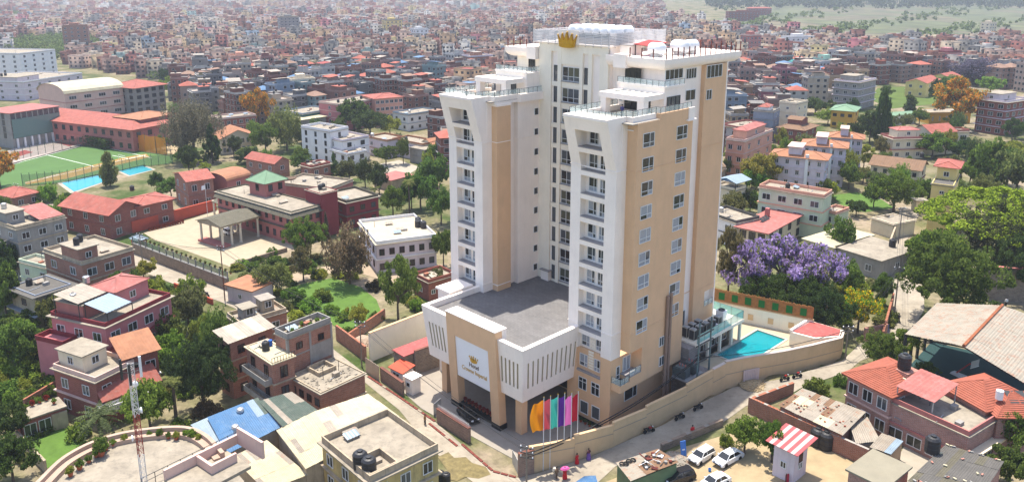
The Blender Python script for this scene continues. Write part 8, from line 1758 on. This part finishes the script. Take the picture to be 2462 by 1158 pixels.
b = thing('sack', 'pale sack on the porter\'s back', 'sack', G(1338,1150)+Vector((-.2,.3,1.1)), .6); MB().lathe([(0,-.3),(.3,-.25),(.38,0),(.3,.35),(0,.42)],10).build('cloth', mat('sack_cloth',srgb(200,190,175),.95,.2), b)
# ------------------------------------------------------------------ pots, junk, laundry
POT = mat('terracotta', srgb(165,90,62), .9, .2); potm = MB().lathe([(.16,0),(.24,.34),(.27,.36),(.27,.42),(.22,.42),(.2,.36),(0,.36)],12).mesh('pot', POT)
pv = [crown_mesh('shrub', k, LEAF) for k in range(3)]
def pot(p, label, group, s=1.0, col=LT, plant=1.0):
    t = thing('potted_plant', label, 'potted plant', p, random.uniform(0,6), group); inst('pot', potm, t, scale=s); inst('plant', random.choice(pv), t, (0,0,.36*s), 0, (.45*s*plant,.45*s*plant,.75*s*plant), col)
for x, y in ((170,1144),(192,1128),(214,1112),(232,1098),(255,1082),(272,1072),(300,1062),(360,1050),(385,1052),(405,1054),(424,1056),(446,1052),(462,1056),(478,1062)): pot(P(x,y,RTZ+.05), 'leafy terracotta pot along the round terrace parapet', 'pots on the round terrace', random.uniform(.9,1.4), random.choice([LT,MD,YG]))
pot(P(244,1095,RTZ+.05), 'large spiky cycad in a pot on the round terrace', None, 1.8, MD, 1.4)
for i in range(9): pot(hw(-19.6+i*.82,-10.25,1.0), 'red-flowered pot in the black planter under the portal', 'pots in the portal planter', .9, srgb(150,60,50))
for i in range(8): pot(hw(-7.2+i*.85,-.75,.05), 'dark potted shrub along the hotel front wall', 'pots along the hotel wall', .9, DK)
A, B_ = G(360,555), G(440,536)
for i in range(14): pot(A.lerp(B_,i/13), 'red flower pot in the row below the red yard wall', 'flower pots in the palace yard', 1.1, srgb(140,70,50))
A, B_ = G(335,606), G(548,690)
for i in range(20): q = A.lerp(B_,i/19); pot(q+Vector((.5,.9,2.6)), 'small potted plant on the palace yard edge wall', 'pots on the yard edge', .9, OLV)
for i, (x, y) in enumerate(((60,985),(78,975),(96,968),(112,962),(130,970))): pot(P(x,y,3.25), 'flower pot on the low paved garden terrace', 'pots on the garden terrace', 1.0, [LT,srgb(150,60,50)][i % 2])
for i, (u_, v_) in enumerate(((.2,.3),(.35,.15),(.6,.25),(.8,.4),(.5,.6),(.9,.2))): pot(unf['M'] @ Vector((u_*unf['b'],v_*unf['a'],unf['top']+.15)), 'rooftop plant pot on the unfinished brick house', 'pots on the unfinished house', 1.0, LT)
tor = MB(); nt_, ns_ = 14, 6; vv = []; ffs = []
for i in range(nt_):
    for j in range(ns_): a1, a2 = 2*math.pi*i/nt_, 2*math.pi*j/ns_; vv.append(((.3+.09*math.cos(a2))*math.cos(a1),(.3+.09*math.cos(a2))*math.sin(a1),.09+.09*math.sin(a2)))
for i in range(nt_):
    for j in range(ns_): ffs.append((i*ns_+j,((i+1)%nt_)*ns_+j,((i+1)%nt_)*ns_+(j+1)%ns_,i*ns_+(j+1)%ns_))
torm = tor.add(vv, ffs).mesh('tyre', TYRE, True)
jz = junk_pts[0].z+.1
def on_junk(u, v): return (junk_pts[0].lerp(junk_pts[1],v)).lerp(junk_pts[3].lerp(junk_pts[2],v),u)+Vector((0,0,.12))
for u, v in ((.08,.2),(.15,.25),(.24,.18),(.33,.2),(.45,.55),(.62,.3)): o = inst('tyre', torm, None, on_junk(u,v)); tag(o, 'old tyre lying on the junk shed roof', 'tyre', 'tyres on the junk shed')
rj = random.Random(3)
for i in range(26):
    p = on_junk(rj.uniform(.4,.95), rj.uniform(.1,.9)); m = MB(); k = i % 4
    if k == 0: m.box(-.6,.6,-.05,.05,0,.06)
    elif k == 1: m.tube((-.7,0,.1),(.6,.2,.35),.035,5)
    elif k == 2: m.lathe([(.2,0),(.22,.25),(.12,.3),(0,.3)],9)
    else: m.hexa([(-.4,-.3,0),(.4,-.25,0),(.35,.3,.05),(-.4,.25,0)],[(-.4,-.3,.1),(.4,-.25,.15),(.35,.3,.2),(-.4,.25,.1)])
    o = m.build('scrap_piece', random.Random(i).choice([GALV, RUST, DARK_METAL, TANK, M_CEM, R_RUST]), None, p, rj.uniform(0,6)); tag(o, ['flat board','bent rod','dented can','crumpled panel'][k]+' heaped with scrap on the green junk shed', 'scrap', 'scrap on the junk shed')
for i in range(34):
    u, v = rj.uniform(.03,.97), rj.uniform(.05,.95); p = shp[0].lerp(shp[1],u).lerp(shp[3].lerp(shp[2],u),v)+Vector((0,0,.12)); o = MB().hexa([(-.14,-.1,0),(.14,-.11,0),(.13,.1,0),(-.13,.11,0)],[(-.1,-.08,.13),(.11,-.07,.15),(.1,.08,.12),(-.11,.07,.14)]).build('stone', [M_BRICK,STONEW,R_TILE][i % 3], None, p, rj.uniform(0,6)); tag(o, 'loose stone weighing down the patchwork tin roof', 'stone', 'stones on the tin roof')
for i in range(30):
    u, v = rj.uniform(.03,.97), rj.choice([.02,.25,.5,.75,.98]) ; p = ps[0].lerp(ps[1],u).lerp(ps[3].lerp(ps[2],u),v)+Vector((0,0,.14)); o = MB().box(-.2,.2,-.1,.1,0,.12).build('stone', [M_BRICKP,M_CEM,R_CREAM][i % 3], None, p, rj.uniform(0,6)); tag(o, 'brick holding down the dark slate-coloured sheets', 'brick', 'bricks on the slate shed')
dm = MB()
for i in range(110):
    x, y, z = rj.uniform(.3,deb['b']-.3), rj.uniform(.3,deb['a']-.3), deb['top']+.15; s = rj.uniform(.05,.2)*rj.choice([1,1,1.6]); dm.hexa([(x-s,y-s*.6,z),(x+s,y-s*.7,z),(x+s*.9,y+s*.6,z),(x-s*.8,y+s*.5,z)],[(x-s*.7,y-s*.4,z+s*.5),(x+s*.7,y-s*.5,z+s*.7),(x+s*.6,y+s*.4,z+s*.4),(x-s*.6,y+s*.4,z+s*.6)])
o = dm.build('roof_debris', R_DECK, deb['t']); o['kind'] = 'stuff'
lau = [('blue',(.05,.12,.35)),('white',(.7,.7,.72)),('dark',(.03,.03,.05)),('green',(.08,.3,.2)),('teal',(.1,.4,.4))]
A = G(1012,1128,1.8); B_ = G(1048,1140,1.8); ln = thing('clothes_line', 'sagging clothes line in the yard beside the yellow-walled house', 'clothes line', A); MB().path([Vector((0,0,0)),(B_-A)*.5-Vector((0,0,.15)),B_-A],.02,4).build('cord', CABLE, ln)
for q in (Vector((0,0,0)), B_-A): MB().tube(q-Vector((0,0,1.9)), q+Vector((0,0,.1)), .05, 6).build('post', DARK_METAL, ln)
for i, (nm, c) in enumerate(lau):
    p = A.lerp(B_,(i+.6)/5.5)-Vector((0,0,.12)); o = MB().add([(-.3,0,0),(.3,0,0),(.32,.12,-.9),(-.26,.1,-.85),(-.3,.03,0),(.3,.03,0),(.32,.15,-.9),(-.26,.13,-.85)],[(0,1,2,3),(7,6,5,4),(0,4,5,1),(1,5,6,2),(2,6,7,3),(3,7,4,0)]).build('garment', mat('laundry_'+nm,c,.9,.1), None, p, math.atan2((B_-A).y,(B_-A).x)); tag(o, f'{nm} garment hanging on the yard clothes line', 'garment', 'laundry in the yard')
for i in range(3): tank(G(1045+i*14,1150+i*4), 'round black tank standing in the laundry yard' , 1.0, False, 'tanks in the laundry yard')
tank(G(1965,1068), 'tall black tank beside the patchwork shanty', 1.7); tank(G(1985,1076), 'second tall black tank beside the patchwork shanty', 1.7)
MB().lathe([(.16,0),(.2,.4),(.17,.4),(.14,.04),(0,.04)],12).build('body', mat('bucket_blue',(.03,.2,.6),.5,.05), thing('bucket','blue plastic bucket by the white saloon','bucket',G(1706,1132)))
t = thing('standing_board', 'blue sign board leaning in the scrap heap', 'board', G(1645,1100), R(20)); MB().hexa([(-.4,0,0),(.4,0,0),(.4,.08,0),(-.4,.08,0)],[(-.4,.5,2.2),(.4,.5,2.2),(.4,.58,2.2),(-.4,.58,2.2)]).build('panel', mat('board_blue',srgb(70,120,190),.6,.1), t); MB().hexa([(-.2,.22,1.0),(.2,.22,1.0),(.2,.25,1.0),(-.2,.25,1.0)],[(-.2,.38,1.6),(.2,.38,1.6),(.2,.41,1.6),(-.2,.41,1.6)]).build('mark', WHITE_FR, t)
# scrap heap, gravel heap and red cloth fence
for nm, lab, px, rad, hh, mt_ in (('scrap_heap','heap of mixed scrap behind the old estate car',(1625,1108),2.2,.9,R_RUST),('gravel_heap','heap of gravel beside the beige panelled wall',(872,822),2.4,1.3,mat('gravel',srgb(170,150,130),.95,.3,3,.3,12)),('sand_heap','low heap of sand against the tan pool wall',(1812,925),2.2,.6,SAND)):
    p = G(*px); r_ = np.random.default_rng(len(nm)); n = 420; th = r_.uniform(0,6.28,n); q = np.sqrt(r_.uniform(0,1,n))*rad; zz = hh*np.clip(1-q/rad,0,1)*r_.uniform(.2,1,n); m = MB()
    prof = [(rad,0),(rad*.7,hh*.35),(rad*.35,hh*.8),(0,hh)]; m.lathe(prof, 16)
    for i in range(n): s = r_.uniform(.05,.16); x, y, z = q[i]*math.cos(th[i]), q[i]*math.sin(th[i]), hh*(1-q[i]/rad)*.95; m.hexa([(x-s,y-s,z),(x+s,y-s,z),(x+s,y+s,z),(x-s,y+s,z)],[(x-s*.7,y-s*.6,z+s),(x+s*.6,y-s*.7,z+s*1.2),(x+s*.7,y+s*.6,z+s),(x-s*.6,y+s*.7,z+s*.8)])
    o = m.build(nm, mt_, None, p); o['kind'] = 'stuff'; tag(o, lab, 'heap')
t = thing('cloth_fence', 'red cloth hung along posts beside the striped hut', 'fence', G(1888,1165), R(35))
MB().add([(0,0,0),(3.2,0,0),(3.2,.05,1.4),(1.6,.12,1.2),(0,.05,1.35),(0,.04,0),(3.2,.04,0),(3.2,.09,1.4),(1.6,.16,1.2),(0,.09,1.35)],[(0,1,2,3,4),(9,8,7,6,5)]).build('cloth', mat('red_cloth',srgb(190,50,70),.9,.15), t)
for x in (0,1.6,3.2): MB().box(x-.05,x+.05,-.08,0,0,1.6).build('post', WOOD, t)
# goals, dish aerial
for i, (a, b) in enumerate((((286,386),(302,390)),)):
    A = G(*a); B_ = G(*b); t = thing('goal', 'white football goal on the green pitch', 'goal', A, math.atan2((B_-A).y,(B_-A).x)); L_ = (B_-A).length; MB().tube((0,0,0),(0,0,2.2),.06,6).tube((0,0,2.2),(L_,0,2.2),.06,6).tube((L_,0,2.2),(L_,0,0),.06,6).build('frame', TANK, t)
p = P(700,438,8.0); t = thing('dish_aerial', 'large rusty mesh satellite dish on the palace roof', 'satellite dish', p, 0); m = MB().lathe([(0,.0),(.8,.12),(1.4,.4),(1.7,.75),(1.66,.77),(1.36,.44),(.78,.17),(0,.05)],18); m.build('bowl', mat('dish_mesh',srgb(120,100,84),.8,.3), t, (0,0,.6)); MB().tube((0,0,-.2),(0,0,.7),.1,6).build('mast', DARK_METAL, t)
# ================================================================== air
m = bpy.data.materials.new('haze'); m.use_nodes = True; N = m.node_tree.nodes; N.remove(N['Principled BSDF'])
v = N.new('ShaderNodeVolumePrincipled'); v.inputs['Color'].default_value = (.62,.66,.74,1); v.inputs['Density'].default_value = .00024; v.inputs['Anisotropy'].default_value = .2
m.node_tree.links.new(v.outputs[0], N['Material Output'].inputs['Volume'])
o = MB().box(-7600,7600,-900,9800,-2,72).build('haze', m); o['kind'] = 'stuff'; tag(o, 'thin pale haze filling the valley air', 'haze')
